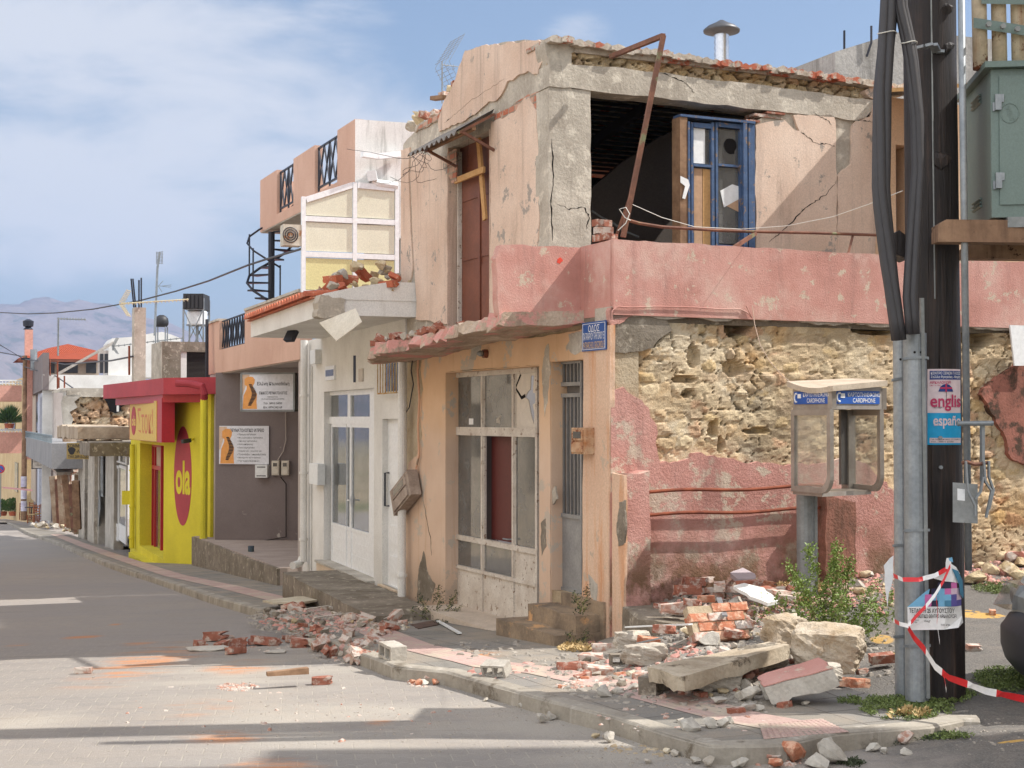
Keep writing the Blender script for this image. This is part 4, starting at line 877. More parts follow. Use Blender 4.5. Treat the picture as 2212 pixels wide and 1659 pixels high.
# room behind the opening
aW0 = R2.a(1628)
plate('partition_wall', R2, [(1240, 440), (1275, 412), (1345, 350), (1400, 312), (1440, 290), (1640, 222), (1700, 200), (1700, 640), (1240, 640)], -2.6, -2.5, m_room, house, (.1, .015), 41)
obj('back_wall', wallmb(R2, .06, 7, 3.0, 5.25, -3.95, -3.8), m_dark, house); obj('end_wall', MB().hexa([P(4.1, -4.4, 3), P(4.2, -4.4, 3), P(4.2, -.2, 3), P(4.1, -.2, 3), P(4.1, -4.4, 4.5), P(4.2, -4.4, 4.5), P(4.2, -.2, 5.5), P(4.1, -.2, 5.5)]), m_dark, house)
obj('cable_end', MB().tube([R2.hit(u, v, -1.2) for u, v in [(1278, 455), (1300, 470), (1325, 482), (1345, 498), (1380, 512)]], .012, 5), m_galvd, house)
# solid wall to the right of the window
obj('side_wall', MB().slab(R2, [jag([(aW0, 3.0), (R2.a(1893), 3.0)]+[R2.az(u, v, -.02) for u, v in [(1893, 262), (1806, 250), (1720, 243), (1680, 240), (1660, 245), (1650, 252), (1632, 262)]], .07, .01, 51, keep=(0, 1))], -.25, -.02), m_conc, house)
U = lambda zx: 1350+.3255*zx
V = lambda zy: 108+.3255*zy
pp = lambda l: [(U(x), V(y)) for x, y in l]
plate('window_side_render', R2, pp([(866, 1400), (866, 498), (900, 488), (1000, 468), (1062, 466), (1095, 502), (1130, 532), (1160, 538), (1132, 470), (1118, 432), (1200, 434), (1385, 436), (1398, 470), (1400, 640), (1402, 740), (1408, 832), (1404, 1100), (1402, 1400)]), -.02, .012, m_peach, house, (.06, .01), 52, label='peach render beside the blue window, cracked diagonally')
plate('end_side_render', R2, pp([(1412, 1400), (1412, 1000), (1412, 835), (1450, 792), (1500, 755), (1506, 700), (1504, 560), (1510, 500), (1540, 462), (1600, 448), (1630, 440), (1642, 360), (1662, 338), (1662, 1400)]), -.02, .012, m_peach, house, (.06, .012), 53)
plate('corner_render', R2, pp([(1592, 268), (1640, 232), (1662, 238), (1662, 325), (1640, 322), (1600, 290)]), -.14, .02, m_peach, house, (.04, .01), 54)
# cracks as thin dark recess lines
def crack(px, fr, n, w, sd, parent=house, m=None):
    rn = random.Random(sd); pts = [fr.az(u, v, n) for u, v in px]; L = []; 
    for i in range(len(pts)-1):
        for t in np.linspace(0, 1, 7)[:-1]: L.append((pts[i][0]*(1-t)+pts[i+1][0]*t+rn.uniform(-.012, .012), pts[i][1]*(1-t)+pts[i+1][1]*t+rn.uniform(-.008, .008)))
    L.append(pts[-1]); ws = [w*(.3+.9*rn.random())*(1-abs(2*i/len(L)-1)**3) for i in range(len(L))]
    lp_ = [(a-k, z+k*.3) for (a, z), k in zip(L, ws)]+[(a+k, z-k*.3) for (a, z), k in reversed(list(zip(L, ws)))]
    return obj('crack', MB().slab(fr, [lp_], n, n+.002), m or m_dark, parent)
crack(pp([(1404, 872), (1330, 960), (1240, 1020), (1180, 1060), (1100, 1150), (1000, 1240), (950, 1275)]), R2, .012, .007, 1); crack(pp([(1165, 538), (1215, 580), (1270, 620), (1330, 622), (1395, 640)]), R2, .012, .007, 2)
crack(pp([(1250, 408), (1290, 440), (1340, 460), (1370, 500)]), R2, .013, .004, 3); crack([(1205, 440), (1230, 452), (1262, 447), (1272, 470), (1266, 495)], R2, 0.0, .009, 4); crack([(1192, 300), (1196, 380), (1190, 440), (1194, 520)], F1, -.02, .02, 5)
crack([(1164, 330), (1168, 420), (1163, 500), (1166, 530)], F1, -.02, .02, 6); crack([(915, 1080), (920, 1115), (930, 1160), (932, 1200)], F1, 0., .006, 7); crack([(1390, 150), (1440, 160), (1480, 178), (1500, 200)], R2, .012, .006, 8)
crack([(1010, 400-40), (1012, 300)], F1, -.02, .002, 9); crack([(960, 265), (985, 245), (1020, 215), (1060, 190), (1090, 170)], F1, 0., .004, 10)
crack(pp([(-40+1540, 465), (1600, 470), (1655, 478)]), R2, .012, .004, 11)
for k, (u0, v0, u1, v1) in enumerate(((1630, 244, 1660, 252), (1657, 240, 1696, 248), (1700, 241, 1730, 247), (1612, 257, 1642, 264), (1640, 250, 1690, 257))):
    obj('bared_brick', MB().pbox(R2, u0, v0, u1, v1, -.2, .0+.02*(k % 2)), (m_brickd, m_brick)[k % 2], house)
# blue window
wn = obj('blue_window', MB().pbox(R2, 1470, 251, 1632, 262, -.10, .06), m_blue, house, label='peeling blue casement window standing loose in the broken opening')
fm = MB(); fm.pbox(R2, 1469, 252, 1486, 700, -.12, .05); obj('bare_wood_jamb', fm, m_wood, wn)
fm = MB()
for u0, u1 in ((1486.5, 1492), (1606, 1616), (1617, 1632)): fm.pbox(R2, u0, 262, u1, 700, -.10, .058 if u1 < 1620 else .045)
obj('blue_jamb', fm, m_blue, wn)
for (x0, x1) in ((1493, 1544), (1546, 1606)):
    fm = MB(); 
    for q0, q1 in ((x0, x0+6), (x1-7, x1)): fm.pbox(R2, q0, 264, q1, 560, -.05, .02)
    for q0, q1 in ((264, 278), (353, 362), (528, 545)): fm.pbox(R2, x0+6, q0, x1-7, q1, -.05, .018)
    s = obj('sash', fm, m_blue, wn); obj('window_pane', MB().pbox(R2, x0+6, 278, x1-7, 528, -.03, -.026), m_gl, s)
obj('white_sheet', MB().pbox(R2, 1497, 276, 1523, 354, -.02, -.012), m_wht, wn); obj('red_curtain', MB().pbox(R2, 1523, 278, 1537, 352, -.08, -.07), m_maroon, wn)
obj('plywood_board', MB().pbox(R2, 1499, 363, 1518, 700, -.025, -.012), m_ply, wn); obj('plywood_board', MB().pbox(R2, 1518.6, 365, 1537, 700, -.025, -.010), m_plank, wn)
def ppl(name, px, n, m): return obj(name, MB().slab(R2, [[R2.az(u, v, n) for u, v in px]], n-.003, n), m, wn)
ppl('paper_sheet', [(1556, 412), (1582, 398), (1603, 405), (1600, 428), (1564, 448)], -.02, m_wht); ppl('dark_curtain', [(1553, 318), (1575, 330), (1600, 325), (1600, 356), (1553, 356)], -.05, m_maroon); ppl('glass_hole', jag([(1570, 300), (1588, 304), (1592, 318), (1586, 332), (1572, 330), (1564, 316)], 6, 2.5, 4), -.018, m_dark)
ppl('torn_tape', [(1470, 380), (1487, 388), (1490, 400), (1480, 430), (1474, 428), (1480, 402), (1470, 394)], .062, m_wht); ppl('board', [(1560, 440), (1600, 430), (1600, 460)], -.022, m_ply)
# rusty bent frame and rail on the balcony
rp = thing('rusty_frame', 'rusty bent iron awning frame leaning over the pink balcony', 'iron frame', tuple(R1.P(.1, -.06, 3.71)))
ap = PY(1433, 77, 14.2); b1 = PY(1346, 512, 14.1); w1 = PY(1320, 122, 15.35)
obj('leaning_post', MB().bar(b1, ap, .045, .045), m_rust, rp); obj('cross_bar', MB().bar(w1, ap, .045, .045), m_rust, rp); obj('short_post', MB().bar(PY(1330, 514, 14.25), PY(1375, 385, 14.25), .03), m_rust, rp)
rl = [PY(u, v, y) for u, v, y in [(1352, 474, 14.1), (1380, 482, 14.2), (1430, 490, 14.4), (1540, 497, 14.7), (1620, 500, 14.9), (1760, 503, 15.2), (1900, 508, 15.5)]]
obj('handrail', MB().tube(rl, .016, 7), m_rust, rp); obj('rail_support', MB().bar(PY(1632, 504, 14.93), R1.P(R1.a(1590), -.05, 3.70), .035), m_rust, rp); obj('rail_support', MB().bar(PY(1843, 506, 15.4), R1.P(R1.a(1840), -.05, 3.70), .02), m_rust, rp)
obj('tie_cable', MB().tube([PY(u, v, 14.08) for u, v in [(1335, 498), (1352, 482), (1360, 462), (1352, 448), (1338, 452), (1350, 470), (1362, 476)]], .005, 6), m_wwire, rp)
obj('washing_line', MB().tube([PY(u, v, y) for u, v, y in [(1362, 440, 14.1), (1430, 470, 14.4), (1500, 490, 14.8), (1600, 495, 14.9), (1700, 488, 14.2), (1800, 468, 13.0), (1880, 440, 12.0), (1950, 412, 10.9)]], .0035, 5), m_wwire, None, 'thin pale line strung from the rusty frame to the wooden pole', 'cable')
obj('pink_cable', MB().tube([R1.hit(u, v, .06) for u, v in [(1322, 700), (1322, 672), (1335, 662), (1360, 664), (1420, 662), (1500, 664), (1560, 668), (1600, 668), (1615, 676), (1625, 688), (1612, 660)]], .006, 6), m_pink, house)
obj('loose_wire', MB().tube([R1.hit(u, v, .07) for u, v in [(1625, 660), (1630, 700), (1642, 745), (1662, 780), (1690, 812), (1712, 828)]], .004, 5), m_peach, house)
# flue on the roof
fp_ = PY(1559, 140, 17.2); fl = thing('chimney_flue', 'shiny metal flue with a dark round cowl above the damaged roof', 'flue', fp_)
px_m = 17.2/F
prof = [(15.5*px_m, -.4)]+[(15.5*px_m+(.006 if i % 2 else 0), .02+i*.035) for i in range(12)]+[(15*px_m, .44), (15*px_m, (140-78)*px_m)]
obj('flue_pipe', MB().lathe(fp_, prof, 20), plain('crumpled_tin', srgb(200, 202, 206), .25, .9), fl, smooth=True); z = (140-78)*px_m
obj('cowl', MB().lathe(fp_+Vector((0, 0, z)), [(15*px_m, 0), (16*px_m, .02), (39*px_m, .05), (40*px_m, .075), (30*px_m, .12), (14*px_m, .16), (5*px_m, .19)], 24), plain('dark_cowl', srgb(92, 92, 94), .5, .5), fl, smooth=True)
# tv aerial behind the gable
def yagi(name, label, p, d, L, mast, el=9, r=.006, refl=True, elw=.16, group=None, m=None):
    t = thing(name, label, 'aerial', Vector(p)-Vector((0, 0, mast)), group); p = Vector(p); d = Vector(d).normalized(); side = Vector((-d.y, d.x, 0)).normalized(); m = m or m_galvd
    obj('boom', MB().tube([p, p+d*L], r, 6), m, t)
    if mast > .05: obj('mast', MB().tube([p-Vector((0, 0, mast)), p+Vector((0, 0, .05))], r*1.6, 6), m, t)
    e = MB()
    for i in range(el): q = p+d*L*(i+1)/(el+.3); e.bar(q-Vector((0, 0, .04))-side*elw, q-Vector((0, 0, .04))+side*elw*1, r*.8); e.bar(q-Vector((0, 0, elw*.5)), q+Vector((0, 0, elw*.5)), r*.8)
    obj('elements', e, m, t)
    if refl:
        g = MB()
        for s in (-1, 1):
            for k in range(8): q = p+Vector((0, 0, s*(.05+.045*k)))-d*(.03*k)*-1; g.bar(q-side*.22, q+side*.22, r*.7)
            for k in (-1, -.33, .33, 1): g.bar(p+side*.22*k, p+side*.22*k+Vector((0, 0, s*.38))+d*.22, r*.7)
        obj('reflector', g, m, t)
    return t
yagi('tv_aerial', 'small grid aerial sticking out behind the peach gable', PY(955, 140, 18.9), (1, .5, 0.), .75, .5, elw=.05)
obj('broken_batten', MB().bar(PY(935, 213, 18.2), PY(962, 210, 18.0), .09, .05), m_wood, None, 'broken timber end jutting from the torn gable', 'timber'); 
# gable debris stones
# ================= THE STREET GOING DOWNHILL
F2 = Fr(-1.39, 19.1, -.3594, 1)
def rail_panel(name, fr, u0, u1, v0, v1, n, parent, m, k=3, w=.022, zs=None):
    """railing field of crossed bars between two pixel columns"""
    a0, zt = fr.az(u0, v0, n); a1, zb = fr.az(u1, v1, n); a0, a1 = min(a0, a1), max(a0, a1); mb = MB()
    if zs: zt, zb = zs
    P = fr.P
    for z in (zt, zb): mb.bar(P(a0, n, z), P(a1, n, z), w)
    for a in (a0, a1): mb.bar(P(a, n, zb), P(a, n, zt), w)
    d = (a1-a0)/k
    for i in range(k):
        x = a0+d*i
        mb.bar(P(x, n, zb), P(x+d/2, n, zt), w*.8); mb.bar(P(x+d/2, n, zt), P(x+d, n, zb), w*.8); mb.bar(P(x, n, zt), P(x+d/2, n, zb), w*.8); mb.bar(P(x+d/2, n, zb), P(x+d, n, zt), w*.8); mb.bar(P(x+d/2, n, zb), P(x+d/2, n, zt), w*.8)
    return obj(name, mb, m, parent)
def ac_unit(label, fr, u0, v0, u1, v1, n, dep=.28, grp=None):
    t = thing('air_conditioner', label, 'air conditioner', tuple(fr.hit((u0+u1)/2, v1, n)), grp); a0, z0 = fr.az(u0, v0, n); a1, z1 = fr.az(u1, v1, n); a0, a1 = min(a0, a1), max(a0, a1)
    obj('casing', MB().box(fr, a0, a1, n-dep, n, z1, z0), M('yellowed_casing', srgb(206, 200, 184), srgb(186, 176, 156), 4, 50, .1, .001, rough=.5, spots=srgb(170, 116, 70), sp=(.66, .72), spsc=4), t)
    g = MB(); c = fr.P(a0+(a1-a0)*.38, n, (z0+z1)/2); r = min(a1-a0, z0-z1)*.4
    for q in (1, .7, .4): pts = [c+fr.e*(r*q*math.cos(x))+Vector((0, 0, r*q*math.sin(x)))+fr.n*.01 for x in np.linspace(0, 2*math.pi, 20)]; g.tube(pts, .008, 4)
    obj('fan_grille', g, m_black, t); return t
# --- white low shop
ws = thing('white_shop', 'low white shop with glazed double doors and a tiled concrete canopy', 'shop', tuple(F2.P(3, 0, -.6)))
n0 = 0; LE = F2.a(655)
big = (F2.a(808), F2.a(700), F2.z(756, 1238), F2.z(756, 842)); dr = (F2.a(862), F2.a(826), F2.z(843, 1268), F2.z(843, 905))
wmb = wallmb(F2, -.02, LE, -1.4, 3.32, -.3, 0, [big, dr]); obj('front_wall', wmb, m_white, ws)
def door_leaf(fr, a0, a1, z0, z1, n, parent, m, gl, split=.28, name='door_leaf', handle=True, b=.05):
    fm = MB(); 
    for a in (a0+b/2, a1-b/2): fm.box(fr, a-b/2, a+b/2, n-.025, n+.025, z0, z1)
    zs = z0+(z1-z0)*split
    for z in (z0+b/2, zs, z1-b/2): fm.box(fr, a0+b, a1-b, n-.022, n+.022, z-b/2, z+b/2)
    o = obj(name, fm, m, parent)
    obj('glass', MB().box(fr, a0+b, a1-b, n-.004, n+.003, zs+b/2, z1-b/2), gl, o); lp_ = MB().box(fr, a0+b, a1-b, n-.012, n+.012, z0+b, zs-b/2)
    for k in range(1, 3): z = z0+b+(zs-z0-b)*k/3; lp_.box(fr, a0+b+.01, a1-b-.01, n+.012, n+.017, z-.006, z+.006)
    obj('lower_panel', lp_, m, o); return o
n_ = -.12; f = obj('door_frame', wallmb(F2, big[0], big[1], big[2], big[3], n_-.03, n_+.03, [(F2.a(803, n_), F2.a(752, n_)-.001, F2.z(756, 1240, n_), F2.z(780, 912, n_)-.03), (F2.a(752, n_)-.0008, F2.a(716, n_)+.02, F2.z(756, 1240, n_), F2.z(740, 912, n_)-.03), (F2.a(712, n_)+.03, big[1]-.05, F2.z(756, 1150, n_), F2.z(740, 912, n_)-.03), (F2.a(803, n_), F2.a(760, n_)-.03, F2.z(780, 900, n_), F2.z(780, 853, n_)), (F2.a(756, n_)+.03, F2.a(712, n_), F2.z(740, 900, n_), F2.z(740, 853, n_))]), m_alw, ws)
zt_ = F2.z(780, 912, n_)-.03; zb_ = F2.z(780, 1240, n_)
door_leaf(F2, F2.a(803, n_), F2.a(761, n_)-.005, zb_, zt_, n_, ws, m_alw, m_glc); door_leaf(F2, F2.a(761, n_)+.005, F2.a(719, n_), zb_, zt_, n_, ws, m_alw, m_glc)
obj('fanlight', MB().box(F2, F2.a(803, n_), F2.a(712, n_), n_-.004, n_+.002, F2.z(780, 902, n_), F2.z(780, 850, n_)), m_glc, ws); obj('side_light', MB().box(F2, F2.a(716, n_), big[1]-.04, n_-.004, n_+.002, F2.z(716, 1150, n_), zt_), m_glc, ws)
hp = F2.P(F2.a(762, n_), n_+.03, F2.z(762, 1080, n_)); obj('door_handle', MB().bar(hp, hp+F2.n*.05, .02).bar(hp+F2.n*.05, hp+F2.n*.05-F2.e*.12, .02).bar(hp+Vector((0, 0, -.07)), hp+Vector((0, 0, .06)), .03, .01), m_alw, ws)
n_ = -.08; pd = obj('panel_door', MB().box(F2, dr[0], dr[1], n_-.04, n_, dr[2], dr[3]), m_alw, ws, label='solid white panelled side door with a long handle')
fm = MB(); A_, B_ = dr[0]+.12, dr[1]-.12
for k in range(5):
    z0 = dr[2]+.12+k*(dr[3]-dr[2]-.2)/5; z1 = z0+(dr[3]-dr[2]-.2)/5-.10
    for q in (0, .03): fm.box(F2, A_+q, B_-q, n_+.002, n_+.006+q*.3, z0+q, z1-q)
obj('raised_panel', fm, m_alw, pd); hp = F2.P(dr[1]-.07, n_, F2.z(830, 1020, n_)); obj('pull_handle', MB().tube([hp, hp+F2.n*.06, hp+F2.n*.06-Vector((0, 0, .45)), hp-Vector((0, 0, .45))], .014, 6), m_black, pd)
obj('tiled_sill', MB().box(F2, big[0]-.05, big[1]+.08, -.02, .10, -1.2, big[2]), M('cream_tiles', srgb(222, 200, 172), srgb(206, 184, 156), 2, 30, .1, .001, rough=.4), ws); obj('tiled_sill', MB().box(F2, dr[0]-.05, dr[1]+.02, -.02, .06, -1.2, dr[2]), M('cream_tile', srgb(222, 200, 172), srgb(206, 184, 156), 2, 30, .1, .001, rough=.4), ws)
obj('marble_sill', MB().box(F2, big[0]-.06, big[1]+.09, -.12, .13, big[2]+.002, big[2]+.035), m_concp, ws)
fm = MB(); a0, z0 = F2.az(706, 822); a1, z1 = F2.az(726, 789); a0, a1 = min(a0, a1), max(a0, a1); vw = obj('vent_window', MB().box(F2, a0, a1, .0, .03, z0, z1), m_alw, ws); obj('dark_pane', MB().box(F2, a0+.05, a1-.05, .03, .034, z0+.06, z1-.06), m_gld, vw)
v2 = MB(); 
for k in range(7): v2.pbox(F2, 774, 797+k*4, 783, 799.5+k*4, 0, .02)
obj('louvred_vent', v2, m_frame, ws)
hg = MB(); a0, z0 = F2.az(856, 848, .1); a1, z1 = F2.az(816, 770, .1); a0, a1 = min(a0, a1), max(a0, a1)
for k in range(8): hg.bar(F2.P(a0+(a1-a0)*k/7, .10, z0), F2.P(a0+(a1-a0)*k/7, .10, z1), .014)
for z in (z0, z1): hg.bar(F2.P(a0, .10, z), F2.P(a1, .10, z), .018).bar(F2.P(a0, 0, z), F2.P(a0, .10, z), .014).bar(F2.P(a1, 0, z), F2.P(a1, .10, z), .014)
hw_ = obj('barred_window', MB().box(F2, a0+.04, a1-.04, -.005, .008, z0+.03, z1-.03), m_gld, ws); obj('rusty_bars', hg, M('ochre_rust_bars', srgb(206, 190, 150), srgb(168, 118, 52), 7, 60, .3), hw_)
# canopy with roof tiles
a1_ = F2.sh(1.14).a(541); cz0, cz1 = 3.30, 3.52
obj('canopy', MB().box(F2, -.35, a1_, -.3, 1.14, cz0, cz1+.03), m_white, ws)
sd_ = MB(); 
l = [(-.25, cz1-.02), (1.14, cz1-.02), (1.14, cz1+.05), (.85, cz1+.12), (.3, cz1+.22), (-.25, cz1+.22)]
P = F2.P; vs = [P(-.36, n, z) for n, z in l]+[P(-.18, n, z) for n, z in l]; k = len(l)
sd_.add(vs, [tuple(range(k)), tuple(range(2*k-1, k-1, -1))]+[(i, (i+1) % k, k+(i+1) % k, k+i) for i in range(k)]); obj('canopy_end', sd_, m_white, ws)
obj('broken_corner', MB().slab(Fr(*F2.P(-.37, 1.0, 0)[:2], 2.184, 1), [jag([(-.25, cz0-.02), (.1, cz0-.03), (.12, cz1-.02), (-.2, cz1+.03)], .05, .02, 4)], -.2, .02), m_conc, ws)
tl = MB(); a = .35
while a < a1_-.05:
    pts = []; 
    for s in np.linspace(0, 1, 4): pts.append(F2.P(a, 1.26-1.15*s, cz1+.06+.10*s))
    vs = []; K = 7
    for j, p in enumerate(pts):
        for q in range(K): t_ = math.pi*q/(K-1); vs.append(p+F2.e*(.085*math.cos(t_))+Vector((0, 0, .075*math.sin(t_))))
    tl.add(vs, [(j*K+q, j*K+q+1, (j+1)*K+q+1, (j+1)*K+q) for j in range(3) for q in range(K-1)]+[tuple(range(K))]); a += .19
obj('roof_tiles', tl, m_tile, ws, fix=False)
obj('roof', MB().hexa([P(.15, 1.2, cz1+.03), P(a1_, 1.2, cz1+.03), P(a1_, -4, cz1+.1), P(.15, -4, cz1+.1), P(.15, 1.2, cz1+.05), P(a1_, 1.2, cz1+.05), P(a1_, -4, cz1+.15), P(.15, -4, cz1+.15)]), m_tile, ws)
# rainwater pipes
def pipe(px, fr, n, r, m, name, parent=None, label=None, cat=None):
    p, q = fr.hit(*px[0], n), fr.hit(*px[1], n); mb = MB().tube([p, Vector((p.x, p.y, q.z))], r, 12)
    for t in (.25, .6, .9): z = p.z*(1-t)+q.z*t; mb.tube([(p.x, p.y, z-.02), (p.x, p.y, z+.02)], r*1.25, 12)
    return obj(name, mb, m, parent, label, cat, smooth=False)
dp = pipe([(869, 735), (869, 1300)], F2, .09, .055, m_white, 'drainpipe', None, 'pale rainwater pipe between the white shop and the damaged corner house', 'pipe')
dp = pipe([(657, 735), (653, 1212)], F2, .1, .06, m_white, 'drainpipe', None, 'pale rainwater pipe with an elbow outlet between the white shop and the clinic porch', 'pipe')
e = F2.hit(653, 1212, .1); obj('outlet_elbow', MB().tube([e+Vector((0, 0, .05)), e+Vector((-.03, -.06, -.03)), e+Vector((-.12, -.28, -.05))], .062, 12), m_white, dp)
obj('conduit', MB().tube([F2.hit(673, 790, .02), F2.hit(671, 1235, .02)], .015, 6), m_white, ws)
jb = MB().pbox(F2, 668, 1000, 686, 1048, 0, .12); obj('cable_box', jb, m_pvc, ws); obj('cable_box', MB().pbox(F2, 670, 757, 681, 785, 0, .1), m_pvc, ws)
fl_ = thing('floodlight', 'small black floodlight hanging under the white canopy', 'floodlight', tuple(F2.P(3.2, .95, 3.1))); c = F2.hit(629, 722, .9); obj('lamp_head', MB().bar(c+Vector((-.03, -.04, -.10)), c+Vector((.03, .02, .05)), .2, .07), m_black, fl_); obj('mount', MB().bar(c+Vector((0, 0, .05)), c+Vector((0, 0, .2)), .03), m_black, fl_)
# sheet hanging off the canopy
hs = MB(); ppx = [(690, 699, 18.3), (768, 668, 17.9), (782, 697, 17.6), (727, 738, 17.8)]; q = [PY(*x) for x in ppx]; nn = Vector((.0, -.008, .012)); hs.hexa(q+[x+nn for x in q]); obj('ceiling_sheet', hs, M('cream_sheet', srgb(214, 206, 190), srgb(196, 186, 168), 2, 40, .1, .002), None, 'cream board hanging loose from the end of the white canopy', 'board')
obj('hanging_rod', MB().bar(PY(766, 768, 18.2), PY(766, 826, 18.2), .03), m_black, None, 'thin dark rod hanging from the broken balcony slab', 'rod')
# concrete kerb step in front of the white shop
ts = MB(); pts = [gp(612, 1280), gp(655, 1300), gp(770, 1330), gp(865, 1350)]
s0, s1 = F2.a(800, .95), F2.a(612, .95); sz = F2.z(612, 1236, .95); l = jag([(s0, -1.5), (s1, -1.5), (s1, sz), (s0, sz)], .15, .012, 3)
obj('concrete_step', MB().slab(F2, [l], .08, .95), m_concd, None, 'long rough concrete step in front of the white shop', 'step')
# --- clinic
F3 = Fr(-3.63, 25.3, -3.35, 8.7); L3 = F3.a(453)
cl = thing('clinic_building', 'brown and white clinic building with a recessed grey porch and upper terraces', 'building', tuple(F3.P(4, 0, -1.2)))
zf = 2+(905-790)/F*30; zt3 = F3.z(500, 680)
bz0 = F3.z(550, 793); bz1 = F3.z(500, 684)
obj('left_pillar', MB().box(F3, F3.a(469), L3, -.4, 0, -2.2, bz0), m_lgrey, cl); obj('right_pillar', MB().box(F3, -.02, F3.a(642), -3.0, -.02, -1.6, bz0), m_lgrey, cl)
NB = -2.6; obj('porch_back_wall', MB().box(F3, 0, L3+1.5, NB-.15, NB, -2.2, bz0), m_grey, cl); obj('porch_ceiling', MB().box(F3, 0, L3, NB, -.02, bz0-.02, bz0+.02), m_lgrey, cl)
obj('porch_side_wall', MB().box(F3, L3-.3, L3, NB, -.4, -2.2, bz0), m_grey, cl)
pfz = F3.z(560, 1195, 0)
zA, zB = F3.z(612, 1232, .38), F3.z(470, 1183, .38); zB = zA+(zB-zA)*1.05; P = F3.P
obj('porch_floor', MB().hexa([P(0, NB, -2.6), P(L3-.02, NB, -2.6), P(L3-.02, .35, -2.6), P(0, .35, -2.6), P(0, NB, zA), P(L3-.02, NB, zB), P(L3-.02, .35, zB), P(0, .35, zA)]), M('porch_tiles', srgb(176, 160, 148), srgb(160, 144, 134), 2, 40, .2, .003), cl)
obj('porch_wall_face', MB().slab(F3, [jag([(0, -2.4), (L3-.02, -2.4), (L3-.02, zB-.01), (0, zA-.01)], .3, .012, 2, keep=(0,))], .351, .40), m_concd, cl)
# first-floor parapet band with railing fields
wmb = wallmb(F3, .0, L3+.1, bz0, bz1, -.2, 0.02, [(F3.a(530), F3.a(475), F3.z(500, 750), bz1+.1)]); obj('terrace_parapet', wmb, m_brown, cl)
rail_panel('terrace_railing', F3, 530, 475, 688, 742, -.05, cl, m_black, 5, .03, zs=(bz1-.02, F3.z(500, 748)))
obj('parapet_coping', MB().box(F3, F3.a(474), L3+.15, -.24, .05, bz1+.002, bz1+.05), m_concp, cl); obj('parapet_coping', MB().box(F3, 0, F3.a(531), -.24, .05, bz1+.002, bz1+.05), m_concp, cl)
obj('terrace_floor', MB().box(F3, 0, L3, -6, -.2, bz0+.05, bz0+.2), m_concp, cl)
# upper storey
KX = Fr(-2.73, 25.5, 2.8, 1); KF = Fr(-2.73, 25.5, -.42, 1)
zt = KF.z(765, 258); zb = KF.z(640, 462)
LK = KF.a(560); rails = [(727, 678), (632, 596)]
hol = [(KF.a(u0), KF.a(u1), KF.z(690, 372) if i == 0 else KF.z(615, 415), zt+.2) for i, (u0, u1) in enumerate(rails)]
hol = [(a, b, max(zb+.2, zt-1.0), zt+.2) for a, b, *_ in hol]
obj('roof_parapet', wallmb(KF, 0, LK, zb, zt, -.16, 0, hol), m_brown, cl)
for (a, b, z, _) in hol:
    mb = MB(); w = .035; Pk = KF.P; nb = -.08
    for zz_ in (zt-.06, z+.12): mb.bar(Pk(a, nb, zz_), Pk(b, nb, zz_), w)
    for aa in (a+.02, b-.02, (a+b)/2): mb.bar(Pk(aa, nb, z), Pk(aa, nb, zt-.06), w)
    for i in range(2):
        x = a+(b-a)*i/2; d = (b-a)/2
        for s in (0, 1): mb.bar(Pk(x+(d/2)*s, nb, z+.12 if s == 0 else zt-.06), Pk(x+d/2+(d/2)*s, nb, zt-.06 if s == 0 else z+.12), w*.8)
        for s in (0, 1): mb.bar(Pk(x+(d/2)*s, nb, zt-.06 if s == 0 else z+.12), Pk(x+d/2+(d/2)*s, nb, z+.12 if s == 0 else zt-.06), w*.8)
    obj('roof_railing', mb, m_black, cl)
wb = KX.a(1000); obj('white_side_wall', MB().box(KX, .001, wb, -.2, 0, zt-2.05, zt-.005), m_whites, cl)
obj('roof_slab', MB().hexa([KF.P(.02, -.01, zb-.02), KF.P(LK-.02, -.01, zb-.02), KF.P(LK-.02, -6, zb-.02), KF.P(.02, -6, zb-.02), KF.P(.02, -.01, zb+.2), KF.P(LK-.02, -.01, zb+.2), KF.P(LK-.02, -6, zb+.2), KF.P(.02, -6, zb+.2)]), m_concp, cl)
obj('far_parapet', MB().box(KF, LK-.16, LK, -5, -.16, zb, zt), m_brown, cl)
obj('upper_wall', MB().box(KF, .3, LK-1.2, -2.2, -2.0, bz0+.2, zb), m_lgrey, cl); obj('upper_side_wall', MB().box(KX, .9, wb, -.3, -.2, 3, zt-2.0), m_white, cl)
# screened balcony
sc_ = thing('balcony_screen', 'white framed cream panel screen closing the upper balcony of the clinic', 'screen', tuple(KX.hit(700, 634, .12)))
N_ = .12; cols = [KX.a(u, N_) for u in (654, 765, 856)]
zz2 = lambda u, v: KX.z(u, v, N_)
tops = [zz2(654, 425), zz2(765, 394), zz2(856, 402)]; rows = [(zz2(654, 472)+zz2(765, 477))/2, (zz2(654, 548)+zz2(765, 554))/2, zz2(700, 634)]
fm = MB()
for c, t_ in zip(cols, tops): fm.box(KX, c-.035, c+.035, N_-.04, N_+.04, rows[2]-.25, t_)
for i in range(2):
    for z in rows: fm.box(KX, cols[i]+.035, cols[i+1]-.035, N_-.035, N_+.035, z-.045, z+.045)
    fm.bar(KX.P(cols[i]+.045, N_, tops[i]-.05), KX.P(cols[i+1]-.045, N_, tops[i+1]-.05), .07, .10)
obj('screen_frame', fm, m_alw, sc_)
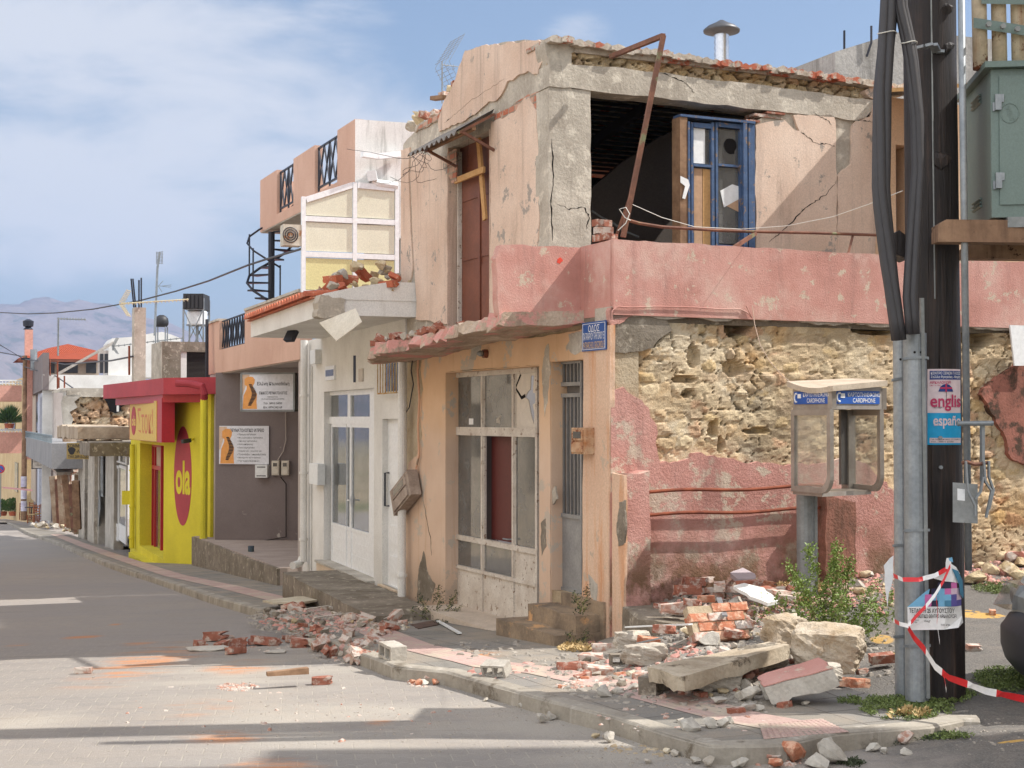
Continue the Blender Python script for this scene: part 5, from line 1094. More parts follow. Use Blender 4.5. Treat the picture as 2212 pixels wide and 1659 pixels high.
for i in range(2):
    c0, c1 = cols[i]+.045, cols[i+1]-.045
    obj('cream_panel', MB().slab(KX, [[(c0, rows[0]+.06), (c1, rows[0]+.06), (c1, tops[i+1]-.08), (c0, tops[i]-.08)]], N_-.01, N_+.01), m_panel, sc_)
    obj('cream_panel', MB().box(KX, c0, c1, N_-.01, N_+.01, rows[1]+.06, rows[0]-.06), m_panel, sc_); obj('yellow_panel', MB().box(KX, c0, c1, N_-.01, N_+.01, rows[2]+.06, rows[1]-.06), m_panely, sc_)
gt = MB().bar(KX.hit(782, 333, .25), KX.hit(815, 338, .2), .12, .1).bar(KX.hit(815, 338, .2), KX.hit(866, 333, .1), .12, .1); obj('broken_gutter', gt, m_alw, cl)
sp = MB().bar(KX.hit(803, 370, .1), KX.hit(806, 392, .1), .22, .16).tube([KX.hit(806, 390, .1), KX.hit(815, 396, .12), KX.hit(858, 402, .12)], .07, 8); obj('gutter_hopper', sp, m_pvc, cl)
ac_unit('rust-stained air conditioner outside unit beside the cream balcony screen', KX, 612, 484, 652, 531, .15)
# spiral stair
spc = PY(586, 660, 31.5); ss = thing('spiral_staircase', 'black iron spiral staircase climbing to the clinic roof terrace', 'staircase', tuple(spc))
zl0, zl1 = PY(586, 668, 31.5).z, PY(586, 503, 31.5).z; rr = .52
obj('central_pole', MB().tube([(spc.x, spc.y, zl0-1), (spc.x, spc.y, zl1+.02)], .07, 10), m_black, ss)
nst = 9; hr = []; lr = []
for i in range(nst+1):
    th = R(-60)-i*R(34); z = zl0+(zl1-zl0)*i/nst; d = Vector((math.cos(th), math.sin(th), 0)); d2 = Vector((math.cos(th-.5), math.sin(th-.5), 0)); c = Vector((spc.x, spc.y, z))
    obj('tread', MB().hexa([c+d*.05, c+d*rr, c+d2*rr, c+d2*.05, c+d*.05+Vector((0, 0, .035)), c+d*rr+Vector((0, 0, .035)), c+d2*rr+Vector((0, 0, .035)), c+d2*.05+Vector((0, 0, .035))]), m_black, ss)
    hr.append(c+d*rr+Vector((0, 0, .85))); lr.append(c+d*rr)
    if i % 2 == 0: obj('baluster', MB().bar(c+d*rr, c+d*rr+Vector((0, 0, .9)), .03), m_black, ss)
obj('outer_stringer', MB().tube(lr, .028, 6), m_black, ss); obj('hand_rail', MB().tube(hr, .022, 6), m_black, ss)
# clinic signs
def spine_sign(name, label, fr, u0, v0, u1, v1, n, thick, lines, title, frame=True):
    t = thing(name, label, 'sign', tuple(fr.hit((u0+u1)/2, v1, n))); 
    if thick > .05: obj('box', MB().pbox(fr, u0, v0, u1, v1, n-thick, n, at=n), m_galvd, t)
    obj('board', MB().pbox(fr, u0, v0, u1, v1, n, n+.012, at=n), plain('sign_pale_grey', srgb(226, 226, 230), .5), t)
    w, h = u1-u0, v1-v0
    bx = lambda pts: [(u0+w*x, v0+h*y) for x, y in pts]
    obj('corner_tint', MB().slab(fr, [[fr.az(u, v, n) for u, v in bx([(.0, .02), (.16, .02), (.02, .6), (0, .62)])]], n+.012, n+.0135), plain('pale_tan', srgb(216, 186, 160), .5), t)
    sil = [(.02, .98), (.04, .6), (.10, .42), (.10, .34), (.06, .30), (.06, .14), (.13, .07), (.22, .08), (.26, .16), (.25, .26), (.22, .33), (.25, .44), (.30, .56), (.29, .78), (.30, .98)]
    obj('body_silhouette', MB().slab(fr, [[fr.az(u, v, n) for u, v in bx(sil)]], n+.012, n+.0145), plain('figure_orange', srgb(232, 160, 84), .5), t)
    spm = MB()
    for i in range(16):
        y = .30+i*.038; x = .19+.045*math.sin((i-2)*.32)+.01; ww = .028+.018*math.sin(i/15*3); p, q = bx([(x-ww, y-.014), (x+ww, y+.016)]); spm.pbox(fr, *p, *q, n+.0145, n+.017, at=n)
    obj('spine_drawing', spm, m_blk, t)
    for (s, x0, y0, x1, y1, b) in lines: p, q = bx([(x0, y0), (x1, y1)]); txt(s, fr, *p, *q, n+.0125, m_blk, t, bold=b)
    return t, bx
FS = F3.sh(.12)
FSN = Fr(*PY(522, 880, 29.)[:2], 2.9, -.35)
t, bx = spine_sign('clinic_sign', 'framed white clinic sign with an orange figure and spine hanging in the porch opening', FSN, 522, 808, 634, 885, .0, .3, [('Ελένη Κτενιαδάκη', .30, .22, .92, .34, .02), ('ΕΙΔΙΚΟΣ ΡΕΥΜΑΤΟΛΟΓΟΣ', .34, .49, .88, .57, .02), ('Εκπαιδευθείσα', .50, .62, .70, .655, .01), ('στη Ρευματολογική Κλινική ΠΑΓΝΗ', .38, .68, .82, .725, .01), ('Τηλ. 28910 24020', .42, .79, .78, .86, .02), ('Κιν. 6974 342169', .42, .90, .78, .965, .02)], '')
fm = MB()
for q in ((520, 805, 523.5, 889), (634, 805, 637.5, 889), (520, 805, 637.5, 808), (520, 886, 637.5, 889)): fm.pbox(FSN, *q, -.3, .03, at=0)
obj('metal_frame', fm, m_galvd, t)
FSB = Fr(*F3.P(3, NB+.02, 0)[:2], F3.e.x, F3.e.y)
FB = F3.sh(NB+.02)
SGN = Fr(*PY(475, 1003, 32.5)[:2], 2.9, -.55)
spine_sign('clinic_sign', 'flat white board with an orange figure and a list on the grey porch wall', SGN, 474, 920, 581, 1003, 0., .02, [('ΡΕΥΜΑΤΟΛΟΓΙΚΟ ΙΑΤΡΕΙΟ', .22, .07, .90, .16, .02)]+[('• '+s, .36, .20+i*.086, x, .20+i*.086+.052, .012) for i, (s, x) in enumerate([('Πρώιμη αρθρίτιδα', .74), ('Φλεγμονώδεις Αρθρίτιδες', .88), ('Σπονδυλαρθρίτιδες', .76), ('Οστεοπόρωση', .67), ('Οστεοαρθρίτιδα', .71), ('Οσφυαλγία - αυχεναλγία', .85), ('Τενοντίτιδα - επικονδυλίτιδα', .94), ('Νοσήματα κολλαγόνου', .83), ('Βιολογικές Θεραπείες', .81)])], '')
obj('porch_inner_wall', MB().box(SGN, -.12, 6.2, -.3, -.03, -2.2, bz0), m_grey, cl)
m_mcase = plain('cream_meter_case', srgb(212, 204, 188), .5)
meter('electric_meter', SGN, 590, 995, 606, 1026, -.02, m_mcase, 'cream electric meter on the porch wall, nearer the clinic board', dep=.1)
meter('electric_meter', SGN, 611, 995, 627, 1026, -.02, m_mcase, 'cream electric meter on the porch wall, nearer the rainwater pipe', dep=.1)
mb_ = thing('mailbox', 'small white letter box under the ailments board', 'letter box', tuple(SGN.hit(564, 1032, 0))); obj('box', MB().pbox(SGN, 551, 1004, 577, 1032, -.03, .12), m_pvc, mb_); obj('slot', MB().pbox(SGN, 555, 1008, 573, 1010, .12, .123), m_dark, mb_); obj('slot', MB().pbox(SGN, 554, 1027, 574, 1029, .12, .123), m_dark, mb_)
obj('cable', MB().tube([SGN.hit(u, v, .02) for u, v in [(617, 890), (618, 950), (612, 975), (600, 994)]], .012, 5), m_lgrey, cl); obj('cable', MB().tube([SGN.hit(u, v, .02) for u, v in [(606, 1030), (618, 1045), (618, 1160), (560, 1170), (540, 1180)]], .012, 5), m_dark, cl)
pi_ = MB().tube([gp(542, 1240), gp(542, 1240)+Vector((0, 0, .55))], .06, 8); obj('water_pipe', pi_, M('blue_green_pipe', srgb(80, 90, 110), srgb(70, 84, 70), 8, 40, .2), None, 'short capped blue water pipe against the porch base wall', 'pipe')
# --- yellow shop
P0 = PY(450, 1210, 33.5); F4 = Fr(P0.x, P0.y, -.687, 1); a4 = F4.a(355)
ys = thing('yellow_shop', 'bright yellow corner shop with a red canopy and red glazed doors', 'shop', (P0.x-.8, P0.y+1.5, -1.4))
zc0, zc1 = 2+(905-856)/F*34.5, 2+(905-821)/F*34.5
obj('yellow_wall', MB().box(F4, -.1, a4, -.3, 0, -2.4, zc0+.05), m_yellow, ys)
c5 = F4.P(a4, 0, 0); F5 = Fr(c5.x, c5.y, -.4, 1); L5 = F5.a(283)
R5 = -.35; dd = (F5.a(352, R5), F5.a(306, R5)); zt5 = F5.z(330, 957, R5)
obj('street_wall', wallmb(F5, .0, L5, -2.6, zc0+.02, -.5, 0, [(.05, F5.a(303), F5.z(330, 1195), zt5)]), m_yellow, ys)
zl = [F5.z(330, 1193, R5), F5.z(330, 1008, R5), zt5]
fm = MB(); aa = [F5.a(u, R5) for u in (352, 338, 320, 306)]; aa = [min(aa), aa[1], aa[2], F5.a(304)-.02]
for a in aa: fm.box(F5, a-.05, a+.05, R5-.05, R5+.05, zl[0], zl[2])
for z in (zl[0]+.05, zl[1], zl[2]-.04): fm.box(F5, aa[0], aa[-1], R5-.045, R5+.055, z-.05, z+.05)
dr5 = obj('red_door_frame', fm, m_redd, ys); obj('door_glass', MB().box(F5, aa[0], aa[-1], R5-.006, R5, zl[0], zl[1]), m_glc, dr5); obj('upper_glazing', MB().box(F5, aa[0], aa[-1], R5-.006, R5, zl[1], zl[2]), M('frosted_upper_panel', srgb(190, 170, 150), srgb(176, 156, 138), 2, 40, .1), dr5)
obj('door_step', MB().box(F5, 0.02, F5.a(300), -.3, .25, -2.6, zl[0]), m_yellow, ys)
# canopy
cc = PY(353, 840, 33.8); fc0 = PY(223, 838, 41.0); fcr = PY(452, 838, 33.0)
mb = MB(); A, B, C, D = Vector((fc0.x, fc0.y, 0)), Vector((cc.x, cc.y, 0)), Vector((fcr.x+.3, fcr.y, 0)), F5.P(L5+.6, -6, 0)
E = C+Vector((2.2, 5, 0)); D.z = 0
zq0, zq1 = 2+(905-852)/F*33.8, 2+(905-821)/F*33.8
def prism(pts, z0, z1): n = len(pts); return MB().add([p+Vector((0, 0, z0)) for p in pts]+[p+Vector((0, 0, z1)) for p in pts], [tuple(range(n)), tuple(range(2*n-1, n-1, -1))]+[(i, (i+1) % n, n+(i+1) % n, n+i) for i in range(n)])
obj('red_canopy', prism([A, B, C, E, D], zq0, zq1+.05), m_red, ys)
ins = [A+(B-A).normalized()*.3+Vector((.25, .15, 0)), B+Vector((-.1, .35, 0)), C+Vector((0, .35, 0)), E, D]; obj('canopy_soffit', prism(ins, zq0-.18, zq0), m_redd, ys)
rp_ = [PY(382, 828, 33.1), PY(410, 829, 33.0), PY(437, 835, 32.9), PY(441, 850, 32.9), PY(441, 862, 33.0)]; obj('red_pipe', MB().tube(rp_, .085, 10), m_red, ys); yp = MB().tube([rp_[-1], Vector((rp_[-1].x, rp_[-1].y, -1.5))], .085, 10); obj('yellow_pipe', yp, m_yellow, ys)
# round painted emblem
cx, cz = F4.az(395, 1028, 0); rx = abs(F4.az(414, 1028)[0]-F4.az(376, 1028)[0])/2; rz = (F4.z(395, 922)-F4.z(395, 1137))/2
obj('red_oval', MB().slab(F4, [[(cx+rx*math.cos(t_), cz+rz*math.sin(t_)) for t_ in np.linspace(0, 2*math.pi, 40)[:-1]]], 0, .006), m_red, ys); txt('ola', F4, 380, 994, 411, 1070, .0065, m_yellow, ys, bold=.035)
cm = thing('security_camera', 'small black camera on the yellow wall beside the red oval', 'camera', tuple(F4.hit(411, 952, .15))); p = F4.hit(411, 951, .2); obj('camera_body', MB().bar(p, p+Vector((-.15, -.15, -.03)), .09), m_black, cm); obj('camera_mount', MB().bar(F4.hit(418, 948, 0), p, .04), m_yellow, cm)
# illuminated-type box sign
bs = thing('shop_sign', 'projecting red-edged yellow box sign with a small red oval', 'sign', tuple(PY(318, 950, 37))); F5s = F5.sh(.28)
obj('sign_box', MB().pbox(F5, 280, 866, 349, 956, .0, .30, at=.3), m_redd, bs); obj('sign_face', MB().pbox(F5, 282, 870, 339, 954, .30, .315, at=.3), plain('faded_yellow_face', srgb(214, 182, 84), .5), bs)
cx, cz = F5.az(289, 909, .315); cx1 = F5.a(284, .315); rx = abs(cx1-cx); rz = (F5.z(289, 878, .315)-F5.z(289, 940, .315))/2
obj('small_oval', MB().slab(F5, [[(cx+rx*math.cos(t_), cz+rz*math.sin(t_)) for t_ in np.linspace(0, 2*math.pi, 30)[:-1]]], .315, .322), m_red, bs)
txt('ola', F5, 285, 898, 293, 920, .323, plain('faded_letters', srgb(220, 186, 100), .6), bs, bold=.03); txt('Στοκ!', F5, 297, 882, 330, 938, .317, plain('faded_orange_letters', srgb(204, 120, 76), .6), bs, bold=.0)
mbx = MB().bar(F5.hit(277, 1090, .1), F5.hit(277, 1060, .1), .2, .3); obj('utility_box', mbx, m_yellow, ys); pipe([(286, 960), (286, 1185)], F5, .1, .07, m_yellow, 'corner_pipe', ys)
# things standing on or behind the red roof
def col_rebar():
    t = thing('concrete_column', 'tall bare concrete column with four rebars behind the red canopy', 'column', tuple(PY(297, 824, 43))); Cf = Fr(*PY(291, 800, 43)[:2], 2.5, 1); w = .6
    u0, u1 = Cf.a(289), Cf.a(314); obj('shaft', MB().hexa([Cf.P(u0, 0, 2.5), Cf.P(u1, 0, 2.5), Cf.P(u1, -.5, 2.5), Cf.P(u0, -.5, 2.5), Cf.P(u0, 0, Cf.z(300, 664)), Cf.P(u1, 0, Cf.z(300, 664)), Cf.P(u1, -.5, Cf.z(300, 664)), Cf.P(u0, -.5, Cf.z(300, 664))]), m_conc, t)
    for u, v in ((283, 602), (287, 602), (300, 605), (305, 600)): p = PY(u+6 if u < 290 else u, 664, 43.2); q = PY(u, v, 43.2); obj('rebar', MB().tube([p, q], .025, 5), m_black, t)
col_rebar()
cb = thing('rooftop_room', 'grey concrete rooftop room with a slatted shutter behind the yellow shop', 'building', tuple(PY(390, 825, 44))); CF = Fr(*PY(350, 800, 44)[:2], 2.5, 1); z1 = CF.z(390, 738)
obj('concrete_wall', wallmb(CF, 0, CF.a(470), 1.5, z1, -.3, 0, [(CF.a(390), CF.a(470), 1.5, CF.z(400, 760))]), m_concd, cb); CG = Fr(*PY(350, 800, 44)[:2], -.42, 1); obj('side_wall', MB().box(CG, 0, CG.a(327), -.2, 0.01, 1.5, z1), m_conc, cb)
obj('white_jamb', MB().pbox(CF, 390, 760, 403, 830, -.2, -.05), m_white, cb); sh = MB()
for k in range(26): sh.pbox(CF, 403, 762+k*2.6, 470, 763.8+k*2.6, -.12, -.08)
obj('slatted_shutter', sh, plain('dark_slats', srgb(70, 62, 56), .7), cb); obj('room_back', MB().box(CF, 0, CF.a(470), -.5, -.4, 1.5, z1), m_dark, cb)
def tank():
    Y = 47.; t = thing('water_tank', 'black ribbed plastic water tank on a tall steel stand', 'water tank', tuple(PY(424, 735, Y))); k = Y/F; p0 = PY(403, 670, Y); p1 = PY(446, 637, Y); w = p1.x-p0.x
    tk = MB().box(Fr(p0.x, p0.y, 1, 0), 0, w, -.5, .5, p0.z, p1.z)
    for i in range(5): tk.box(Fr(p0.x, p0.y, 1, 0), w*(i+.15)/5, w*(i+.75)/5, .5, .54, p0.z+.03, p1.z-.04)
    obj('tank_body', tk, m_rub, t); lg = MB(); zb = 3.5
    for x in (p0.x, p1.x):
        for y in (-.45, .45): obj('leg', MB().bar((x, Y+y, zb), (x, Y+y, p0.z+.35), .05), m_galv, t)
    for y in (-.45, .45):
        for z in (p0.z, p0.z+.32, zb+.6): lg.bar((p0.x, Y+y, z), (p1.x, Y+y, z), .04)
        lg.bar((p0.x, Y+y, zb+.6), (p1.x, Y+y, p0.z), .03).bar((p1.x, Y+y, zb+.6), (p0.x, Y+y, p0.z), .03)
    obj('bracing', lg, m_galv, t); b = thing('boiler', 'white hot-water cylinder standing inside the tank stand', 'boiler', tuple(PY(426, 703, Y))); q = PY(426, 703, Y)
    obj('cylinder', MB().lathe((q.x, q.y, q.z), [(.30, 0), (.32, .03), (.32, .42), (.28, .46)], 18), m_alw, b, smooth=False); obj('stand', MB().bar((q.x-.3, q.y, q.z), (q.x+.3, q.y, q.z), .5, .04).bar((q.x, q.y, 3.5), (q.x, q.y, q.z), .08), m_galv, b)
    r = thing('round_tank', 'round black water tank on the white roof, right beside the tall aerial mast', 'water tank', tuple(PY(349, 716, 66))); q = PY(349, 706, 66); ra = 15*66/F
    obj('tank_body', MB().lathe((q.x, q.y, q.z), [(ra*.75, 0), (ra*.98, ra*.35), (ra, ra*.8), (ra*.9, ra*1.25), (ra*.6, ra*1.55), (.1, ra*1.7)], 20), m_rub, r, smooth=True); lg = MB()
    for x in (-1, 1):
        for y in (-1, 1): obj('leg', MB().bar((q.x+x*ra*.7, q.y+y*.2, q.z-.8), (q.x+x*ra*.7, q.y+y*.2, q.z), .05), m_galv, r)
tank()
# far facades, from the white doors to the bottom of the street
F6 = Fr(-10.71, 41.4, -.38, 1)
def shutter(fr, u0, v0, u1, v1, n, parent, m, k=14):
    mb = MB()
    for i in range(k): a = v0+(v1-v0)*i/k; mb.pbox(fr, u0, a, u1, a+(v1-v0)/k*.8, n, n+.03)
    return obj('roller_shutter', mb, m, parent)
ds = thing('derelict_shop', 'derelict grey shop row with bare concrete columns and white glazed doors', 'shop', tuple(F6.P(5, 0, -2)))
HF = [(F6.a(276), F6.a(240), -3, F6.z(250, 975)-.12), (F6.a(222), F6.a(208), -3, F6.z(250, 975)-.12), (F6.a(193), F6.a(188), -3, F6.z(190, 962))]
zc = F6.z(250, 975)
obj('front_wall', wallmb(F6, .02, F6.a(206), -3, zc, -.4, -.1, HF[:2]), m_concp, ds)
dl = door_leaf(F6, F6.a(275, -.2), F6.a(259, -.2), F6.z(266, 1183), F6.z(266, 1010), -.2, ds, m_alw, m_glc, .2, b=.1); door_leaf(F6, F6.a(258, -.2), F6.a(243, -.2), F6.z(250, 1176), F6.z(250, 1008), -.2, ds, m_alw, m_glc, .2, b=.1)
obj('fanlight_frame', wallmb(F6, F6.a(276, -.2), F6.a(243, -.2), F6.z(258, 1004), F6.z(258, 960), -.25, -.18, [(F6.a(272, -.2), F6.a(261, -.2), F6.z(258, 1000), F6.z(258, 966)), (F6.a(258, -.2), F6.a(247, -.2), F6.z(258, 1000), F6.z(258, 966))]), m_alw, ds); obj('fanlight_pane', MB().pbox(F6, 276, 962, 243, 1004, -.23, -.225), m_gld, ds)
shutter(F6, 222, 968, 208, 1068, -.18, ds, m_galvd); obj('torn_shutter', MB().slab(F6, [jag([F6.az(u, v, -.1) for u, v in [(206, 1055), (214, 1060), (216, 1100), (212, 1145), (206, 1140)]], .2, .03, 3)], -.14, -.1), m_galvd, ds)
for u in (199, 178):
    a = F6.a(u+7); b = F6.a(u-7); obj('column', MB().slab(F6, [jag([(a, -3.2), (b, -3.2), (b, zc), (a, zc)], .4, .03, u)], -.55, .02), m_conc, ds)
obj('dark_interior', MB().box(F6, .0, F6.a(165), -2.5, -2.4, -3.2, zc), m_dark, ds)
obj('shop_roof', MB().box(F6, .0, F6.a(172), -6, .1, zc, zc+.15), m_concd, ds)
cs = MB(); a0, a1 = .15, F6.sh(1.1).a(172); l = jag([(a0, zc-.05), (a1, zc-.05), (a1, zc+.33), (a0, zc+.33)], .4, .03, 9); obj('canopy_slab', MB().slab(F6, [l], -.1, 1.1), m_concd, ds)
cs = MB(); l = jag([(F6.a(258), zc+.4), (F6.sh(1.3).a(117), zc+.35), (F6.sh(1.3).a(117), zc+.75), (F6.a(258), zc+.75)], .4, .04, 10); obj('broken_canopy_slab', MB().slab(F6, [l], -.4, 1.2), M('pale_broken_slab', srgb(186, 170, 148), srgb(150, 130, 108), 1.2, 12, .6, .02), ds)
sg = thing('hairdresser_sign', 'dark projecting sign with gold letters above the ruined shops', 'sign', tuple(PY(172, 992, 54))); SG = Fr(*PY(172, 975, 54)[:2], 2.6, -.35)
obj('board', MB().pbox(SG, 144, 957, 199, 992, -.1, .05), plain('olive_board', srgb(156, 130, 70), .6), sg); bkl = plain('sign_letter_black', srgb(28, 22, 18), .6)
txt('ΚΟΜΜΩ', SG, 146.5, 959, 176, 967, .052, bkl, sg, bold=.02); txt('·ΑΝΝΑ·', SG, 164, 971, 195, 979, .052, bkl, sg, bold=.02); txt('ΤΗΛ.28910-22677', SG, 147, 983, 196, 990, .052, bkl, sg, bold=.015)
hd = MB(); 
c = SG.az(155, 974, .05); hd.slab(SG, [[(c[0]+.14*math.cos(x)*(1+.2*math.sin(3*x)), c[1]+.14*math.sin(x)) for x in np.linspace(0, 2*math.pi, 18)[:-1]]], .051, .055); obj('head_drawing', hd, bkl, sg)
# ruined ground floor beyond the columns
ru = thing('ruined_shop', 'collapsed shop front of leaning timber posts and fallen roof pieces', 'ruin', tuple(F6.P(22, 0, -2.8)))
rn = random.Random(12)
m_ruin = M('ruin_plaster', srgb(190, 170, 146), srgb(140, 112, 88), 1.3, 14, .8, .03, spots=srgb(150, 96, 70), sp=(.55, .62), spsc=1.8)
for i in range(14):
    u = 120+i*3.9; y0 = rn.uniform(1128, 1140)+i*1.2; y1 = rn.uniform(1010, 1040); p = F6.hit(u+rn.uniform(-1, 1), y0, rn.uniform(-.6, .3)); q = Vector((p.x+rn.uniform(-.3, .3), p.y+rn.uniform(-.3, .3), F6.z(u, y1)))
    obj(('timber_post', 'wall_stump')[i % 2], MB().bar(p, q, rn.uniform(.12, .3) if i % 2 == 0 else rn.uniform(.35, .6), rn.uniform(.12, .3)), (m_wood, m_ruin, m_rust, m_ruin)[i % 4], ru)
obj('back_wall', MB().pbox(F6, 170, 1000, 118, 1145, -2.2, -2.), M('ruin_dark_wall', srgb(120, 100, 84), srgb(84, 70, 60), 1.2, 12, .6), ru)
for i, (u, v, w) in enumerate(((144, 1006, 50), (150, 1020, 44), (140, 1000, 40))):
    p = F6.hit(u, v, .2); obj('fallen_roof_piece', MB().bar(p-F6.e*1.6, p+F6.e*1.8+Vector((0, 0, .15)), 1.2, .12), m_tileold, ru)
# tall ruined wall of rubble behind (faces up the street)
RW = Fr(*PY(145, 900, 60)[:2], 2.6, 1)
rw = thing('ruined_house', 'ruined upper storey with a burst rubble stone wall and concrete frame', 'ruin', tuple(RW.P(3, 0, 0)))
stonewall('stone_wall', RW, 0, RW.a(295), RW.z(200, 960), RW.z(200, 852), -.1, .07, m_stonev, rw, sw=.62, sh=.36, depth=.22, smear=.12, seed=21, pal=[srgb(222, 200, 166), srgb(206, 160, 122), srgb(226, 210, 180), srgb(196, 150, 110), srgb(190, 168, 140)])
hd = jag([RW.az(u, v, .25) for u, v in [(224, 858), (270, 856), (276, 872), (262, 880), (262, 888), (250, 893), (238, 888), (232, 872)]], .3, .08, 5); obj('dark_breach', MB().slab(RW, [hd], .16, .19), m_dark, rw)
obj('painted_daylight', MB().pbox(RW, 252, 876, 257, 889, .19, .2), m_white, rw)  # white plate paints daylight showing through the dark breach plate
obj('ring_beam', MB().pbox(RW, 145, 838, 300, 858, -.3, .22), m_conc, rw); obj('corner_plaster', MB().slab(RW, [jag([RW.az(u, v, .1) for u, v in [(137, 855), (175, 855), (160, 868), (167, 880), (150, 890), (158, 905), (150, 930), (137, 935)]], .25, .08, 6)], -.2, .22), m_concp, rw)
obj('lower_wall', MB().pbox(RW, 137, 935, 172, 1010, -.4, .1), m_ruin, rw)
bl = MB(); q = jag([RW.az(u, v, 1.2) for u, v in [(116, 845), (130, 840), (150, 838), (150, 842), (118, 849)]], .3, .03, 4); obj('balcony_slab', MB().slab(RW, [q], -.1, 1.2), m_concp, rw)
# white house with roof terrace
WH = Fr(*PY(92, 820, 74)[:2], 2.6, 1)
wh = thing('white_house', 'white rendered house with a plain roof-terrace parapet', 'house', tuple(WH.P(4, 0, -1)))
obj('terrace_parapet', MB().pbox(WH, 92, 809, 300, 843, -.3, .0), m_white, wh)
up = [(235, 815), (236, 740), (244, 730), (286, 727), (330, 719), (352, 716), (372, 722), (392, 730), (392, 815)]
obj('stair_tower_wall', MB().slab(WH, [[WH.az(u, v) for u, v in up]], -3, -.31), m_white, wh); obj('lower_wall', MB().pbox(WH, 92, 843, 300, 1120, -.5, -.31), m_white, wh)
wf = MB().pbox(WH, 212, 757, 236, 806, -.6, -.35); obj('window_recess', wf, m_lgrey, wh)
for u in (216, 226): obj('window', MB().pbox(WH, u, 764, u+7, 806, -.35, -.33), m_gld, wh)
GB = Fr(*PY(92, 900, 73.5)[:2], -.36, 1)
obj('grey_balcony', MB().pbox(GB, 50, 808, 92, 842, -.3, .0, at=0), m_grey, wh)
# grey-white street house with balcony
gh = thing('grey_house', 'tall grey street house with a railed balcony and closed ground floor', 'house', tuple(PY(90, 1120, 76)))
GH = Fr(*PY(118, 1120, 72.5)[:2], -.38, 1)
obj('front_wall', MB().pbox(GH, 118, 848, 72, 1125, -.4, 0, at=0), m_lgrey, gh)
obj('blue_pilaster', MB().pbox(GH, 92, 845, 86, 1120, 0, .15, at=0), M('pale_blue_render', srgb(196, 200, 210), srgb(178, 182, 194), 2, 20, .2), gh)
for (u0, u1, v0, v1) in ((114, 108, 852, 935), (103, 97, 852, 935), (84, 76, 858, 930)): obj('window', MB().pbox(GH, u0, v0, u1, v1, .0, .04, at=0), m_gld, gh)
for (u0, u1) in ((114, 105), (101, 93), (84, 74)): obj('ground_door', MB().pbox(GH, u0, 1000, u1, 1118, .0, .05, at=0), m_grey, gh)
bc = MB(); obj('balcony', MB().pbox(GH, 112, 958, 56, 985, 0, 1.2, at=1.2), M('blue_grey_render', srgb(148, 146, 144), srgb(134, 132, 132), 1, 20, .2), gh)
rb = MB(); a0, a1 = GH.a(112, 1.15), GH.a(56, 1.15); z0, z1 = GH.z(90, 958, 1.15), GH.z(90, 938, 1.15)
for z in (z1, z0+.1): rb.bar(GH.P(a0, 1.15, z), GH.P(a1, 1.15, z), .06)
for k in range(30): a = a0+(a1-a0)*k/29; rb.bar(GH.P(a, 1.15, z0), GH.P(a, 1.15, z1), .03)
obj('balcony_railing', rb, M('blue_rail_paint', srgb(132, 142, 146), srgb(122, 132, 136), 3, 20, .1), gh)
sb_ = thing('bracket_sign', 'small framed black-and-white sign on a bracket over the far pavement', 'sign', tuple(PY(84, 1014, 75))); SB = Fr(*PY(84, 1000, 75)[:2], 2.6, -.35)
obj('board', MB().pbox(SB, 70, 993, 100, 1011, -.1, .05), m_frame, sb_); bf = MB()
for q in ((68.5, 991, 70, 1013), (100, 991, 101.5, 1013), (68.5, 991, 101.5, 992.3), (68.5, 1011.5, 101.5, 1013)): bf.pbox(SB, *q, -.12, .07, at=.05)
obj('frame', bf, m_black, sb_); txt('Παραδοσιακό Καφενείο', SB, 73, 995, 98, 999, .052, m_blk, sb_); txt('Η Συνάντηση', SB, 77, 1003, 94, 1007, .052, m_blk, sb_)
# red tiled house further down
th = thing('tiled_roof_house', 'house with hipped terracotta roof and dark windows above the white terrace', 'house', tuple(PY(130, 840, 88))); TH = Fr(*PY(60, 800, 88)[:2], 2.6, 1)
P = TH.P; a0, a1 = TH.a(78), TH.a(213); z0 = TH.z(130, 776); obj('wall', MB().box(TH, a0, a1, -5, 0, -3, z0), M('beige_far_render', srgb(196, 180, 160), srgb(180, 164, 146), 1, 10, .2), th)
for (u0, u1) in ((88, 118), (126, 168), (186, 208)): obj('window', MB().pbox(TH, u0, 779, u1, 806, 0, .05), m_gld, th)
zr2 = TH.z(156, 745); rm = MB(); b0, b1 = TH.a(36), TH.a(214); ze = TH.z(120, 777)
rm.add([P(b0, 1.2, ze), P(b1, 1.0, ze), P(b1, -6, ze), P(b0, -6, ze), P(TH.a(108), -2.4, TH.z(108, 752, -2.4)), P(TH.a(152), -2.4, TH.z(152, 743, -2.4)), P(b1, -2.4, TH.z(205, 757, -2.4))], [(0, 1, 6, 5), (0, 5, 4), (0, 4, 3), (3, 4, 5, 2), (2, 5, 6), (1, 2, 6), (0, 3, 2, 1)])
def tiles_far():
    t = NT('far_roof_tiles'); n = t.N.new('ShaderNodeTexWave'); n.inputs['Scale'].default_value = 1.1; n.inputs['Distortion'].default_value = .4; t.L.new(t.map((3, .2, 0)), n.inputs[0])
    col = t.mix(t.noise(3, 6), srgb(196, 96, 66), srgb(166, 82, 58)); t.bump(n.outputs['Fac'], 1., .1); return t.fin(col, .8, 0, .2)
obj('roof', rm, tiles_far(), th); obj('eave', MB().bar(P(b0, 1.2, ze-.1), P(b1, 1, ze-.1), .15), m_woodb, th)
